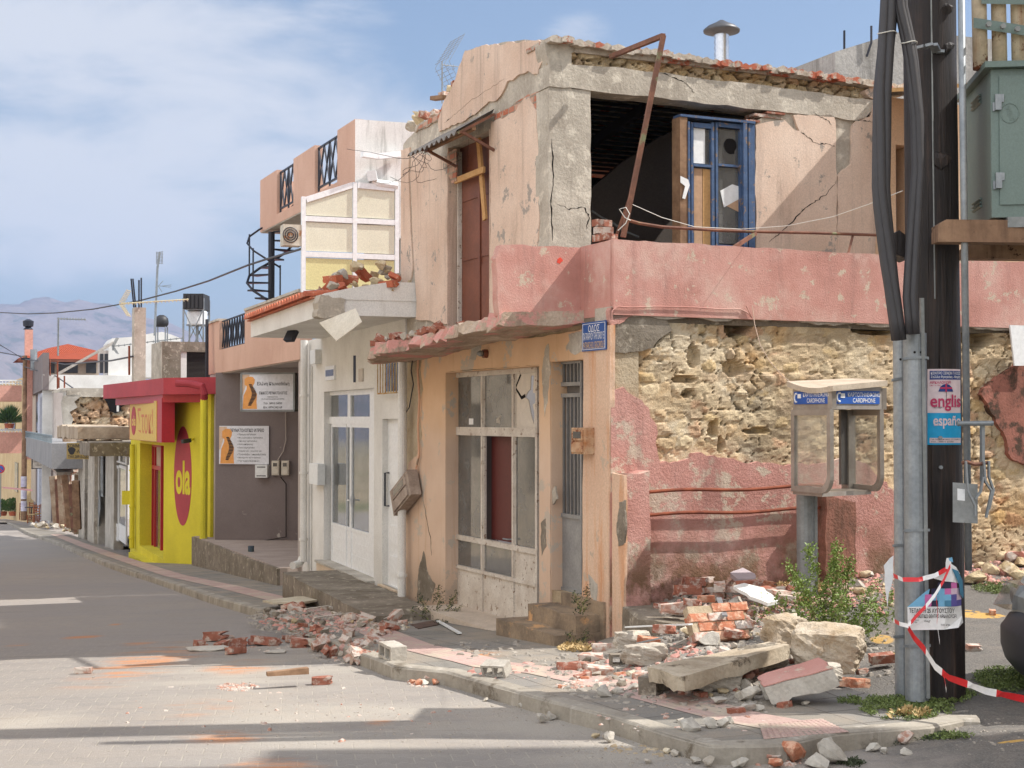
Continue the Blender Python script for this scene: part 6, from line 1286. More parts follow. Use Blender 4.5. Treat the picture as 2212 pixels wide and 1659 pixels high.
cq = TH.az(61, 790, .5); chm = MB().box(TH, TH.a(53, .5), TH.a(70, .5), -.2, .5, z0-6, TH.z(60, 712, .5)); obj('chimney', chm, M('pink_far_render', srgb(222, 166, 148), srgb(206, 150, 132), 1, 10, .2), th); cp = TH.hit(61, 712, .2); obj('chimney_cowl', MB().lathe(cp, [(.3, 0), (.16, .15), (.3, .2), (.32, .5), (.1, .62)], 12), m_black, th); obj('metal_flue', MB().tube([PY(73, 800, 86), PY(73, 755, 86)], .2, 10), m_galv, th)
obj('leaning_beam', MB().bar(PY(125, 808, 73), PY(246, 740, 73), .12), m_frame, None, 'long pale pole leaning across the white terrace', 'pole')
# pink balconies at the end of the street
pb = thing('pink_balcony_house', 'yellowish house with pink rendered balconies and white rails at the street bottom', 'house', tuple(PY(20, 1090, 98))); PB = Fr(*PY(58, 1000, 96)[:2], -.42, 1); Pn = M('far_pink_render', srgb(226, 172, 154), srgb(210, 156, 138), 1, 10, .2)
obj('front_wall', MB().pbox(PB, 60, 812, -30, 1110, -.5, 0, at=0), M('far_yellow_render', srgb(222, 196, 150), srgb(206, 176, 130), .6, 10, .2, streak=srgb(170, 150, 120)), pb)
PBs = Fr(*PY(58, 1000, 96)[:2], 2.6, 1); obj('side_wall', MB().pbox(PBs, 58, 812, 78, 1110, -.5, 0), M('far_beige_render', srgb(200, 184, 170), srgb(186, 168, 154), .6, 10, .2), pb)
for (v0, v1, vr) in ((832, 867, 822), (934, 979, 928)):
    bb = MB(); a, z = PBs.az(0, v0, 1.6); obj('balcony', MB().pbox(PBs, -30, v0, 47, v1, -.6, 1.6), Pn, pb); rb = MB(); a0, a1 = PBs.a(-30, 1.6), PBs.a(47, 1.6); z0, z1 = PBs.z(20, v0, 1.6), PBs.z(20, vr, 1.6)
    rb.bar(PBs.P(a0, 1.6, z1), PBs.P(a1, 1.6, z1), .09); rb.bar(PBs.P(a0, 1.6, z0+.12), PBs.P(a1, 1.6, z0+.12), .06)
    for k in range(12): a = a0+(a1-a0)*k/11; rb.bar(PBs.P(a, 1.6, z0), PBs.P(a, 1.6, z1), .05)
    obj('white_rail', rb, m_alw, pb)
for (u0, u1, v0, v1) in ((34, 27, 880, 928), (18, 12, 880, 928), (40, 33, 1000, 1060)): obj('window', MB().pbox(PB, u0, v0, u1, v1, 0, .06, at=0), m_gld, pb)
# far utility pole with notices
up_ = thing('utility_pole', 'weathered utility pole wrapped in white notices beside the cafe chairs', 'utility pole', tuple(PY(51, 1113, 86))); b = PY(51, 1113, 86); k = 86/F
obj('pole_shaft', MB().tube([b-Vector((0, 0, .3)), PY(54, 768, 86)], [6*k, 4.5*k], 12), m_wood, up_)
for (v0, v1) in ((1029, 1052), (1055, 1078), (1082, 1104)): z0, z1 = PY(51, v1, 86).z, PY(51, v0, 86).z; p = PY(51.5, (v0+v1)/2, 86); obj('notice', MB().tube([(p.x, p.y, z0), (p.x, p.y, z1)], 6.4*k, 12), M('printed_notice', srgb(228, 226, 230), srgb(190, 180, 206), 3, 8, .05), up_)
obj('crossarm', MB().bar(PY(46, 775, 85.6), PY(64, 775, 85.6), .12), m_black, up_)
ns_ = thing('traffic_sign', 'round blue and red no-parking sign at the street bottom', 'road sign', tuple(PY(0, 1080, 80))); p = PY(1, 1013, 80); obj('disc', MB().tube([p, p+Vector((0, -.03, 0))], .24, 20), plain('sign_red', srgb(196, 40, 44), .5), ns_); obj('blue_centre', MB().tube([p+Vector((0, -.03, 0)), p+Vector((0, -.04, 0))], .18, 20), m_phblue, ns_); obj('red_bar', MB().bar(p+Vector((-.15, -.045, .15)), p+Vector((.15, -.045, -.15)), .01, .06), plain('sign_red2', srgb(196, 40, 44), .5), ns_); obj('post', MB().tube([p+Vector((0, .05, -2.6)), p+Vector((0, .05, .2))], .03, 6), m_galv, ns_)
# cafe furniture
def chair0():
    t = thing('cafe_chair', 'wooden taverna chair', 'chair', (0, 0, 0), 'cafe chairs on the far pavement')
    for x in (-.2, .2):
        obj('leg', MB().bar((x, -.2, 0), (x, -.2, .44), .045), m_chair, t); obj('leg', MB().bar((x, .2, 0), (x*.95, .26, .95), .045), m_chair, t)
    obj('seat', MB().bar((0, -.22, .45), (0, .22, .45), .44, .04), m_straw, t)
    b = MB()
    for z in (.6, .74, .88): b.bar((-.19, .235+.04*(z-.45), z), (.19, .235+.04*(z-.45), z), .02, .06)
    obj('backrest', b, m_chair, t); s = MB()
    for z in (.2, .32): s.bar((-.2, -.2, z), (.2, -.2, z), .025).bar((-.2, -.2, z-.05), (-.2, .21, z-.05), .025).bar((.2, -.2, z-.05), (.2, .21, z-.05), .025)
    obj('stretcher', s, m_chair, t); return t
m_chair = plain('cafe_chair_wood', srgb(150, 88, 50), .6); m_straw = plain('straw_seat', srgb(176, 150, 106), .8)
c0 = chair0()
for i, (u, v, rz, lb) in enumerate([(50, 1122, .3, 'wooden cafe chair nearest the notice pole'), (75, 1118, 2.6, 'wooden cafe chair behind the first small table'), (72, 1130, -.4, 'wooden cafe chair in front of the first small table'), (86, 1127, 1.6, 'low wooden cafe chair between the two tables'), (99, 1126, 1.9, 'wooden cafe chair beside the white flower pot')]):
    c = c0 if i == 0 else copy_tree(c0); p = gp(u, v); c.location = p; c.rotation_euler = (0, 0, rz); c['label'] = lb
m_tt = plain('cafe_table_dark', srgb(60, 50, 44), .6)
t0 = thing('cafe_table', 'small dark cafe table near the notice pole', 'table', (0, 0, 0), 'small cafe tables'); obj('table_top', MB().tube([(0, 0, .72), (0, 0, .75)], .36, 16), m_tt, t0); obj('pedestal', MB().tube([(0, 0, 0), (0, 0, .72)], .03, 8), m_tt, t0); obj('foot', MB().tube([(0, 0, 0), (0, 0, .03)], .22, 12), m_tt, t0)
p = gp(68, 1124); t0.location = p; t1 = copy_tree(t0); t1.location = gp(90, 1122); t1['label'] = 'small dark cafe table near the white flower pot'
pt = thing('flower_pot', 'white footed flower pot beside the last cafe chair', 'flower pot', gp(110, 1130)); p = gp(110, 1130); kk = 75/F; obj('pot', MB().lathe(p, [(.16, 0), (.12, .06), (.2, .14), (.3, .34), (.36, .42), (.36, .47), (.3, .47), (.28, .42)], 18), m_pvc, pt, smooth=True)
# barrier tape far away
obj('barrier_tape', MB().bar(PY(5, 1053, 84), PY(70, 1059, 84), .02, .09), plain('far_tape', srgb(220, 160, 160), .6), None, 'striped barrier tape strung across the far street', 'tape')
# aerials and cables
Lw = [(0, 675, 60), (60, 678, 56), (120, 676, 52), (200, 668, 48), (300, 650, 44), (380, 629, 40), (450, 607, 36), (535, 573, 31.4), (575, 560, 30), (650, 538, 26)]
obj('overhead_cable', MB().tube([PY(*q) for q in Lw], .022, 6), m_cable, None, 'thick black overhead cable sagging across the sky to the clinic', 'cable')
for i, px_ in enumerate([[(-5, 742, 80), (52, 776, 86), (140, 787, 70), (240, 779, 50), (286, 770, 43)], [(-5, 760, 90), (50, 770, 86)], [(52, 792, 86), (120, 812, 74), (160, 840, 60)]]):
    obj('overhead_cable', MB().tube([PY(*q) for q in px_], .03, 5), m_cable, None, ('thin dark cable from the notice pole to the concrete column', 'short thin cable from the notice pole off beyond the roofs', 'short cable drooping from the notice pole to the ruined house')[i], 'cable')
ma = thing('aerial_mast', 'tall thin aerial mast rising over the round black tank', 'aerial', tuple(PY(336, 720, 62))); k = 62/F
obj('mast', MB().tube([PY(334, 725, 62), PY(340, 580, 62), PY(345, 545, 62)], .05, 6), m_galv, ma)
e = MB(); p = PY(345, 545, 62)
for i in range(9): e.bar(p+Vector((-.16, 0, -.06*i)), p+Vector((.14, 0, -.06*i+.02)), .02)
e.bar(p+Vector((-.12, 0, -.5)), p+Vector((-.12, 0, .02)), .02).bar(p+Vector((.1, 0, -.5)), p+Vector((.1, 0, .05)), .02); obj('top_elements', e, m_galvd, ma)
e = MB(); p = PY(342, 618, 62)
e.bar(p, p+Vector((.55, 0, .0)), .02).bar(p+Vector((.12, 0, 0)), p+Vector((.55, 0, .06)), .012).bar(p+Vector((.12, 0, 0)), p+Vector((.55, 0, -.08)), .012).bar(p, p+Vector((.2, 0, .22)), .02).bar(p, p+Vector((.16, 0, -.25)), .02); obj('side_elements', e, m_galvd, ma)
yagi('tv_aerial', 'long yellowish aerial boom lying across the rebars above the concrete column', PY(262, 656, 42.5), (1, 0, .065), 1.95, 0.0, el=18, r=.02, elw=.06, m=plain('aerial_yellow', srgb(206, 196, 160), .5))
yagi('tv_aerial', 'aerial on a mast against the mountain left of the concrete column', PY(126, 688, 75), (1, 0, -.03), 1.4, 1.9, el=9, r=.03, refl=False, elw=.14)
yagi('tv_aerial', 'low aerial on the white wall behind the concrete column', PY(244, 748, 70), (1, 0, .12), 3.4, .2, el=12, r=.025, elw=.12)
for (u, v0, v1, Y) in ((279, 747, 810, 43.3), (127, 815, 838, 60), (139, 812, 838, 60), (124, 780, 840, 60), (108, 775, 812, 74)):
    obj('rebar', MB().tube([PY(u, v1, Y), PY(u, v0, Y)], .035, 5), m_rebar, None, {279: 'single dark rebar left of the concrete column', 127: 'thin rusty rod on the ruined corner stub', 139: 'short dark rod on the ruined beam', 124: 'long rusty rod standing on the ruined corner', 108: 'rusty rod on the white terrace beside the far pole'}[u], 'rebar')
obj('black_conduit', MB().tube([PY(447, 740, 33.4), PY(447, 822, 33.3), PY(447, 690, 33.5)], .04, 6), m_black, None, 'black conduit standing on the red canopy against the clinic', 'pipe')
# ================= FOREGROUND: pole, phone, rubble, plants, car
# --- wooden utility pole and what is fixed to it
YP = 10.5; kp = YP/F
pol = thing('wooden_pole', 'thick tarred wooden utility pole with thin earth wire', 'utility pole', gp(2030, 1500))
def polemat():
    t = NT('tarred_pole_wood'); g = t.noise(1., 8, .65, t.map((16, 16, .9)), .6); b = t.noise(2.2, 8, .65)
    col = t.ramp(g, [(.3, srgb(22, 18, 18)), (.52, srgb(42, 33, 30)), (.7, srgb(80, 62, 52)), (.84, srgb(128, 110, 98))]); col = t.mix(t.rng(b, .42, .62, 0, .85), col, srgb(38, 30, 27))
    cr = t.noise(1., 5, .7, t.map((30, 30, .5))); col = t.mix(t.rng(cr, .66, .7), col, srgb(14, 11, 10)); t.bump(t.math('ADD', g, t.math('MULTIPLY', t.rng(cr, .6, .7), -1.2)), 1., .02); return t.fin(col, .55, 0, .45)
m_pole = polemat()
pc = lambda v: PY(2007+(2026-2007)*v/1500, v, YP+.19)
pr = lambda v: (57+2*v/1500)*kp
vv = np.linspace(-1500, 1530, 60); mb = MB(); vs = []; fs = []; K = 36
for i, v in enumerate(vv):
    c = pc(v); r = pr(v)
    for k in range(K):
        th = 2*math.pi*k/K; q = r*(1+.03*float(fbm(np.array(th*2.2), np.array(v*.006), 4, 3))*2); vs.append(c+Vector((q*math.cos(th), q*math.sin(th), 0)))
fs = [(i*K+k, i*K+(k+1) % K, (i+1)*K+(k+1) % K, (i+1)*K+k) for i in range(len(vv)-1) for k in range(K)]; obj('pole_shaft', MB().add(vs, fs), m_pole, pol, smooth=True)
TOPZ = pc(-1500).z
def poleknot(v, du, r):
    c = pc(v); x = c+Vector((du*kp, -math.sqrt(max(.0001, pr(v)**2-(du*kp)**2)), 0)); rk = rock(r, int(v)); rk.v = [x+Vector((p.x, p.y*.3, p.z)) for p in rk.v]; obj('wood_knot', rk, m_pole, pol)
def rock(r, seed, planes=9, sx=1, sy=1, sz=1, sub=2):
    rn = random.Random(seed); bm = bmesh.new(); bmesh.ops.create_icosphere(bm, subdivisions=sub, radius=1)
    pls = []
    for _ in range(planes): d = Vector((rn.gauss(0, 1), rn.gauss(0, 1), rn.gauss(0, 1))).normalized(); pls.append((d, rn.uniform(.38, .74)))
    for v in bm.verts:
        for d, h in pls:
            e = v.co.dot(d)-h
            if e > 0: v.co -= d*e
        v.co += Vector((rn.uniform(-1, 1), rn.uniform(-1, 1), rn.uniform(-1, 1)))*.055
    mb = MB(); mb.v = [Vector((v.co.x*r*sx, v.co.y*r*sy, v.co.z*r*sz)) for v in bm.verts]; mb.f = [tuple(v.index for v in f.verts) for f in bm.faces]; bm.free(); return mb
poleknot(120, 22, .07); poleknot(352, 10, .09); poleknot(30, 20, .06); poleknot(1310, 0, .03)
obj('earth_wire', MB().tube([pc(v)+Vector((-.17*.25, -pr(v)-.008, 0)) for v in (-600, 0, 300, 650)], .006, 5), m_galvd, pol)
for v in (966, 1000, 2): pass
for v in (964, 1028): 
    q = pc(v*.98)+Vector((-.02, -pr(v)-.01, 0)); obj('wire_clamp', MB().tube([q, q+Vector((0, -.02, 0))], .014, 6), m_galv, pol)
obj('bracket_iron', MB().bar(PY(1985, 104, YP-.05), PY(2000, 100, YP-.1), .06, .02).bar(PY(2000, 100, YP-.1), PY(2016, 96, YP-.12), .06, .02).bar(PY(2016, 96, YP-.12), PY(2024, 112, YP-.02), .06, .02).bar(PY(2024, 112, YP-.02), PY(2038, 112, YP-.02), .06, .02), m_galv, pol)
# steel conduits
def conduit(u0, u1, v0, v1, Y, name, label):
    t = thing('steel_conduit', label, 'conduit', PY((u0+u1)/2+4, 1508, Y)); r = (u1-u0)/2*Y/F; a, b = PY((u0+u1)/2, v0, Y+r), PY((u0+u1)/2+5, 1512, Y+r)
    obj('half_pipe', MB().tube([a, a.lerp(b, .5), b], r, 22), m_galv, t, smooth=False)
    for v in v1:
        q = a.lerp(b, (v-v0)/(1512-v0)); ch = MB(); N = 26
        for i in range(N): th = math.pi*(1+.96*i/N)+.06; p = q+Vector((math.cos(th)*(r+.006), math.sin(th)*(r+.006), .012*math.sin(i*.1))); ch.bar(p+Vector((-.008, 0, 0)), p+Vector((.008, 0, 0)), .007, .018)
        obj('perforated_strap', ch, m_galv, t)
    hl = MB(); 
    for du in (-7, 7):
        q = PY((u0+u1)/2+du, v0+42, Y+r); q.y = Y+r-math.sqrt(r*r-(du*Y/F)**2)-.002; hl.tube([q, q+Vector((0, -.003, 0))], .009, 8)
    obj('bolt_hole', hl, m_dark, t); return t
conduit(1929, 1966, 735, (822, 1180, 1376), 10.62, '', 'rear dull galvanised conduit standing left of the wooden pole')
conduit(1951, 2001, 720, (777, 1148, 1396), 10.32, '', 'front bright galvanised conduit strapped to the wooden pole')
ch = MB().bar(PY(1991, 644, 10.33), PY(2004, 1508, 10.33), .035, .025); obj('steel_channel', ch, m_galvd, None, 'thin perforated steel channel between the front conduit and the pole', 'channel')
rpipe = thing('galvanised_pipe', 'tall grey galvanised operating pipe beside the wooden pole with a cross handle and lever box', 'pipe', PY(2092, 1230, 10.3))
obj('tall_pipe', MB().tube([PY(2072, -400, 10.3), PY(2092, 1232, 10.3)], 7.6*10.3/F, 14), m_galv, rpipe, smooth=True)
obj('cross_handle', MB().tube([PY(2068, 915, 10.15), PY(2145, 914, 10.15)], .018, 10).bar(PY(2122, 915, 10.2), PY(2122, 1040, 10.2), .05, .02), m_galv, rpipe)
lb = MB().bar(PY(2078, 1130, 10.18), PY(2078, 1040, 10.18), .13, .09); obj('switch_box', MB().hexa([PY(2058, 1128, 10.25), PY(2112, 1131, 10.15), PY(2112, 1131, 10.35), PY(2058, 1128, 10.4), PY(2058, 1042, 10.25), PY(2112, 1046, 10.15), PY(2112, 1046, 10.35), PY(2058, 1042, 10.4)]), m_galvd, rpipe)
lv = MB()
for (q) in ([(2086, 996), (2090, 1060), (2106, 1092), (2106, 1115)], [(2124, 1030), (2118, 1062), (2106, 1078)], [(2136, 996), (2136, 1030), (2146, 1058), (2136, 1100)], [(2125, 996), (2128, 1040), (2142, 1060), (2130, 1118)]):
    for i in range(len(q)-1): lv.bar(PY(*q[i], 10.1), PY(*q[i+1], 10.1), .03, .012)
obj('lever_arms', lv, m_galv, rpipe); obj('rusty_chain', MB().tube([PY(u, v, 10.12) for u, v in [(2078, 1000), (2090, 998), (2105, 1003), (2120, 1002), (2136, 999)]], .014, 6), m_rust, rpipe)
obj('paper_label', MB().slab(Fr(*PY(2072, 1060, 10.13)[:2], 1, 0), [[Fr(*PY(2072, 1060, 10.13)[:2], 1, 0).az(u, v) for u, v in ((2068, 1055), (2084, 1057), (2084, 1082), (2068, 1080))]], 0, .004), m_wht, rpipe)
# black cable bundles
def bundle(px, Y, r, n, name, label, spread=1., seed=1, twist=.5):
    t = thing('cable_bundle', label, 'cable', PY(px[-1][0], px[-1][1], Y)); rn = random.Random(seed)
    vs_ = np.linspace(px[0][1], px[-1][1], 26)
    for i in range(n):
        pts = []
        for j, v in enumerate(vs_):
            u = np.interp(v, [p[1] for p in px], [p[0] for p in px]); a = 2*math.pi*i/n+j*twist*.5+seed; s = np.interp(v, [p[1] for p in px], [p[2] for p in px])*spread
            pts.append(PY(u+math.cos(a)*s, v, Y)+Vector((0, .6*math.sin(a)*s*Y/F, 0)))
        obj('cable_strand', MB().tube(pts, r, 8), m_cable, t, smooth=True)
    obj('wire_tie', MB().tube([PY(np.interp(vs_[9], [p[1] for p in px], [p[0] for p in px])+(px[0][2]+11)*math.cos(x), vs_[9]+2*math.sin(x*2), Y)+Vector((0, (px[0][2]+11)*math.sin(x)*Y/F, 0)) for x in np.linspace(0, 6.3, 14)], .004, 4), m_wwire, t); return t
bundle([(1925, -300, 9), (1922, 0, 10), (1906, 200, 10), (1903, 420, 9), (1918, 560, 9), (1942, 735, 6)], 10.25, .036, 4, '', 'outer twisted bundle of thick black cables hanging clear of the pole', 1., 1, .25)
t_ = bundle([(1936, -260, 6), (1945, 10, 7), (1967, 110, 8), (1982, 250, 7), (1985, 370, 7), (1974, 520, 8), (1966, 640, 8), (1972, 722, 7)], 10.22, .03, 3, '', 'inner bundle of bent black cables tied against the pole', 1., 2, .12)
# notice posters on the pole
def pwrap(v, u, lift=.004):   # point on the pole surface
    c = pc(v); r = pr(v)+lift; x = PY(u, v, YP).x-c.x; x = max(-r*.999, min(r*.999, x)); return Vector((c.x+x, c.y-math.sqrt(r*r-x*x), PY(u, v, YP).z))
def wrapsheet(name, u0, u1, v0, v1, m, parent, lift, nu=16, nv=6, fu=None):
    vs = []; fs = []
    for i in range(nu+1):
        for j in range(nv+1):
            u = u0+(u1-u0)*i/nu; v = v0+(v1-v0)*j/nv
            if fu: u, v = fu(i/nu, j/nv)
            vs.append(pwrap(v, u, lift))
    fs = [(i*(nv+1)+j, (i+1)*(nv+1)+j, (i+1)*(nv+1)+j+1, i*(nv+1)+j+1) for i in range(nu) for j in range(nv)]
    return obj(name, MB().add(vs, fs), m, parent)
ps = thing('language_school_poster', 'pink and bright blue poster wrapped round the wooden pole', 'poster', pwrap(960, 2040)); mp_ = plain('poster_pink', srgb(232, 212, 214), .6); mcy = plain('poster_cyan', srgb(20, 162, 214), .6); mnv = plain('poster_navy', srgb(44, 66, 134), .6); mrs = plain('poster_rose', srgb(196, 56, 100), .6)
wrapsheet('paper', 2005, 2081, 797, 961, mp_, ps, .004); wrapsheet('blue_field', 2005, 2081, 892, 961, mcy, ps, .006); wrapsheet('navy_band', 2009, 2080, 801, 820, mnv, ps, .006); wrapsheet('info_strip', 2009, 2080, 946, 957, mp_, ps, .008)
def ptxt(s, u0, v0, u1, v1, m, bold=.0, parent=None, lift=.009, name='lettering'):
    c = bpy.data.curves.new('t', 'FONT'); c.body = s; c.size = 1; c.offset = bold; o = bpy.data.objects.new('t', c); COL.objects.link(o)
    me = bpy.data.meshes.new_from_object(o.evaluated_get(bpy.context.evaluated_depsgraph_get())); bpy.data.objects.remove(o); co = np.array([v.co[:] for v in me.vertices]); lo = co.min(0); hi = co.max(0)
    vs = [pwrap(v1+(v0-v1)*(p[1]-lo[1])/(hi[1]-lo[1]), u0+(u1-u0)*(p[0]-lo[0])/(hi[0]-lo[0]), lift) for p in co]; r = obj(name, MB().add(vs, [tuple(p.vertices) for p in me.polygons]), m, parent); bpy.data.meshes.remove(me); return r
ptxt('ΚΕΝΤΡΟ ΞΕΝΩΝ ΓΛΩΣΣ', 2011, 803, 2079, 809, m_wht, .01, ps); ptxt('Στέλλα Φραγκάκη - Μαρία', 2011, 811, 2079, 818, m_wht, .02, ps)
ptxt('ΑΡΚΑΛΟΧΩΡΙ', 2009, 823, 2054, 829, mrs, .02, ps); ptxt('από το 1983', 2009, 831, 2031, 834, mrs, .0, ps)
ptxt('englis', 2010, 852, 2080, 888, mrs, .02, ps, .0095); ptxt('ΑΓΓΛΙΚΑ', 2017, 878, 2034, 882, m_blk, .01, ps); ptxt('españo', 2016, 898, 2080, 926, mp_, .02, ps); ptxt('ΙΣΠΑΝΙΚΑ', 2017, 916, 2037, 920, mp_, .01, ps, .011)
ptxt('ΓΙΑ ΠΛΗΡΟΦΟΡΙΕΣ, ΕΓΓΡΑΦΕΣ', 2011, 947.5, 2078, 951, m_blk, .0, ps, .0105); ptxt('τηλ.: 28910 23300', 2011, 952.5, 2060, 956, m_blk, .0, ps, .0105)
um = MB(); vs = [pwrap(846, u, .0092) for u in (2026, 2034, 2043, 2052, 2060)]+[pwrap(v, u, .0092) for u, v in ((2056, 836), (2050, 831), (2043, 829), (2036, 831), (2030, 836))]; obj('umbrella_canopy', um.add(vs, [tuple(range(10))]), mnv, ps)
for q in ((2041.3, 829, 2044.7, 847), (2030, 836.5, 2057, 840)): wrapsheet('umbrella_cross', q[0], q[2], q[1], q[3], mrs, ps, .0105, 4, 1)
wrapsheet('umbrella_shaft', 2043, 2044, 847, 872, m_blk, ps, .0102, 1, 3)
# torn theatre poster flapping on the conduits
tp = thing('torn_poster', 'torn theatre poster with coloured squares knotted round the pole and front conduit', 'poster', PY(2025, 1362, 10.2))
YT = 10.2; TF = Fr(*PY(2020, 1300, YT)[:2], 1, 0)
def tps(name, px, m, d=0., lift=0.):
    vs = []
    for u, v in px: p = PY(u, v, YT-.02); p.y = YT+(max(0, u-2055)/37)**2*.10-lift; vs.append(p)
    w = [p+Vector((0, .002, 0)) for p in vs]; n = len(vs); return obj(name, MB().add(vs+w, [tuple(range(n)), tuple(range(2*n-1, n-1, -1))]+[(i, (i+1) % n, n+(i+1) % n, n+i) for i in range(n)]), m, tp)
tps('white_foot', [(1962, 1312), (2000, 1311), (2050, 1308), (2072, 1304), (2083, 1302), (2088, 1335), (2092, 1350), (2075, 1358), (2040, 1361), (1963, 1362)], m_wht)
mc = [plain('patch_%s' % n, srgb(*c), .5) for n, c in (('sky', (120, 180, 214)), ('pink', (206, 110, 170)), ('navy', (38, 36, 66)), ('violet', (92, 84, 150)), ('pale', (216, 190, 206)), ('teal', (70, 130, 160)))]
tps('sky_corner', [(1962, 1312), (1998, 1281), (2010, 1273), (2003, 1311)], mc[0])
rn = random.Random(4); x0, y0 = 2003, 1311
for r_ in range(4):
    for c_ in range(6):
        u, v = 2000+c_*14, 1298-r_*13
        lim = 1311-(u-1962)*.87+4
        if v < lim-6 or (r_ == 3 and c_ > 4): continue
        tps('colour_patch', [(u, v), (u+14, v-.5), (u+14.5, v+13), (u-1, v+13)], mc[rn.randrange(6)], lift=.003)
tps('white_fold', [(2018, 1250), (2034, 1236), (2044, 1228), (2044, 1216), (2046, 1206), (2056, 1205), (2056, 1218), (2068, 1226), (2078, 1240), (2078, 1262), (2060, 1258), (2040, 1256)], m_wht, lift=.008); tps('blue_flap', [(2050, 1206), (2058, 1204), (2060, 1215), (2052, 1212)], mc[0], lift=.01); tps('blue_flap', [(2056, 1228), (2072, 1234), (2086, 1256), (2091, 1290), (2088, 1296), (2078, 1285), (2074, 1262)], mc[5], lift=.02)
def ttxt(s, u0, v0, u1, v1, b=.01): return txt(s, Fr(0, YT-.006, 1, 0), u0, v0, u1, v1, 0, m_blk, tp, bold=b)
ttxt('ΤΕΤΑΡΤΗ 25 ΑΥΓΟΥΣΤΟΥ', 1964, 1314, 2062, 1324, .02); ttxt('ΔΗΜΟΤΙΚΟ ΘΕΑΤΡΟ ΑΡΚΑΛΟΧΩΡΙ', 1974, 1327, 2066, 1335, .015); ttxt('ΠΡΟΠΩΛΗΣΗ\nΕΙΣΙΤΗΡΙΑ', 1970, 1338, 1985, 1346); ttxt('viva.gr', 1996, 1339, 2010, 1345, .01); ttxt('ΤΗΛ. 6983', 2032, 1348, 2052, 1352, .01)
# red and white tape
m_tr = plain('tape_red', srgb(206, 34, 40), .5); m_tw = plain('tape_white', srgb(234, 232, 230), .5)
def tape(px, w, label, seg=.11, seed=1, tw=.5):
    P_ = [PY(*q) for q in px]; L = []; 
    for i in range(len(P_)-1):
        k = max(1, int((P_[i+1]-P_[i]).length/.03))
        for j in range(k): L.append(P_[i].lerp(P_[i+1], j/k))
    L.append(P_[-1]); t = thing('barrier_tape', label, 'tape', P_[-1]); d = 0; cur = []; col = 0; rn = random.Random(seed)
    def flush(c, col):
        if len(c) < 2: return
        vs = []
        for k, (p, a) in enumerate(c): o = Vector((0, math.sin(a), math.cos(a)))*w/2; vs += [p-o, p+o]
        n = len(c); vs2 = [v+Vector((0, .001, 0)) for v in vs]; mb = MB().add(vs+vs2, [(2*i, 2*i+1, 2*i+3, 2*i+2) for i in range(n-1)]+[(2*n+2*i, 2*n+2*i+2, 2*n+2*i+3, 2*n+2*i+1) for i in range(n-1)]); obj(('red_band', 'white_band')[col], mb, (m_tr, m_tw)[col], t, fix=False)
    for i, p in enumerate(L):
        if i: d += (p-L[i-1]).length
        a = math.sin(d*4.2+seed)*tw+.2*math.sin(d*13); cur.append((p, a))
        if d > seg*(1+.2*rn.random()): flush(cur, col); cur = [cur[-1]]; col ^= 1; d2 = d; d = 0
    flush(cur, col)
tape([(1930, 1243, 10.4), (1950, 1252, 10.15), (1985, 1252, 10.1), (2020, 1243, 10.15), (2050, 1226, 10.2)], .035, 'red and white tape wound round the conduits at chest height')
tape([(2053, 1222, 10.13), (2038, 1255, 10.12), (2020, 1285, 10.12), (2000, 1310, 10.12), (1980, 1330, 10.12), (1962, 1352, 10.12), (1945, 1348, 10.2), (1930, 1340, 10.4)], .03, 'red and white tape slanting across the torn theatre poster', .13, 2, .3)
tape([(2022, 1290, 10.1), (2026, 1320, 10.09), (2024, 1345, 10.1), (2030, 1388, 10.1)], .03, 'torn tape end hanging down over the theatre poster', .13, 3, .4)
tape([(1962, 1356, 10.12), (1975, 1378, 10.1), (1995, 1400, 10.0), (2020, 1440, 9.9), (2050, 1464, 9.8), (2090, 1478, 9.7), (2130, 1493, 9.6), (2175, 1502, 9.5), (2230, 1514, 9.4), (2320, 1528, 9.3)], .052, 'long red and white barrier tape trailing from the conduit towards the car', .17, 5, .9)
tape([(2030, 1444, 9.9), (2040, 1462, 9.9), (2044, 1492, 9.95)], .03, 'short loose tape end below the long barrier tape', .1, 6, .5)
pf_ = thing('paper_scrap', 'torn white paper scrap hanging left of the conduits', 'paper', PY(1915, 1345, 10.5)); TFp = Fr(*PY(1915, 1300, 10.5)[:2], 1, 0)
obj('sheet', MB().slab(TFp, [jag([TFp.az(u, v) for u, v in [(1909, 1222), (1922, 1206), (1930, 1200), (1929, 1225), (1930, 1245), (1924, 1270), (1920, 1280), (1917, 1310), (1912, 1270)]], .05, .006, 3)], 0, .003), m_wht, pf_)
# timber platform and cabinet
def timber(name, u0, v0, u1, v1, Y, dep, label, m=None):
    a, b = PY(u0, v0, Y), PY(u1, v1, Y); h = (PY(u0, v0, Y).z-PY(u0, v1, Y).z); fr_ = Fr(a.x, a.y, 1, 0); l = [(0, b.z), (b.x-a.x, b.z-.05), (b.x-a.x, a.z-.05), (.06, a.z), (0, a.z-.04)]
    return obj(name, MB().slab(fr_, [l], -dep, 0), m or m_timber, None, label, 'beam')
timber('timber_beam', 2026, 474, 3640, 522, 10.25, .16, 'front sawn timber beam bolted across the pole under the green cabinet')
timber('timber_beam', 2085, 524, 3560, 558, 10.75, .16, 'rear darker timber beam behind the front platform beam')
tb = timber('timber_beam', 1925, 497, 1962, 545, 10.75, .25, 'dark stub of timber beam showing left of the pole', m_pole); 
cbn = thing('electrical_cabinet', 'grey-green steel electrical cabinet on the timber platform with an embossed round emblem', 'cabinet', PY(2200, 470, 10.6))
CB = Fr(*PY(2141, 300, 10.3)[:2], 1, -.12)
h0, h1 = CB.z(2141, 470), CB.z(2141, 150); wC = 1.25; obj('cabinet_body', MB().box(CB, 0, wC, -1.05, 0, h0, h1), m_cab, cbn)
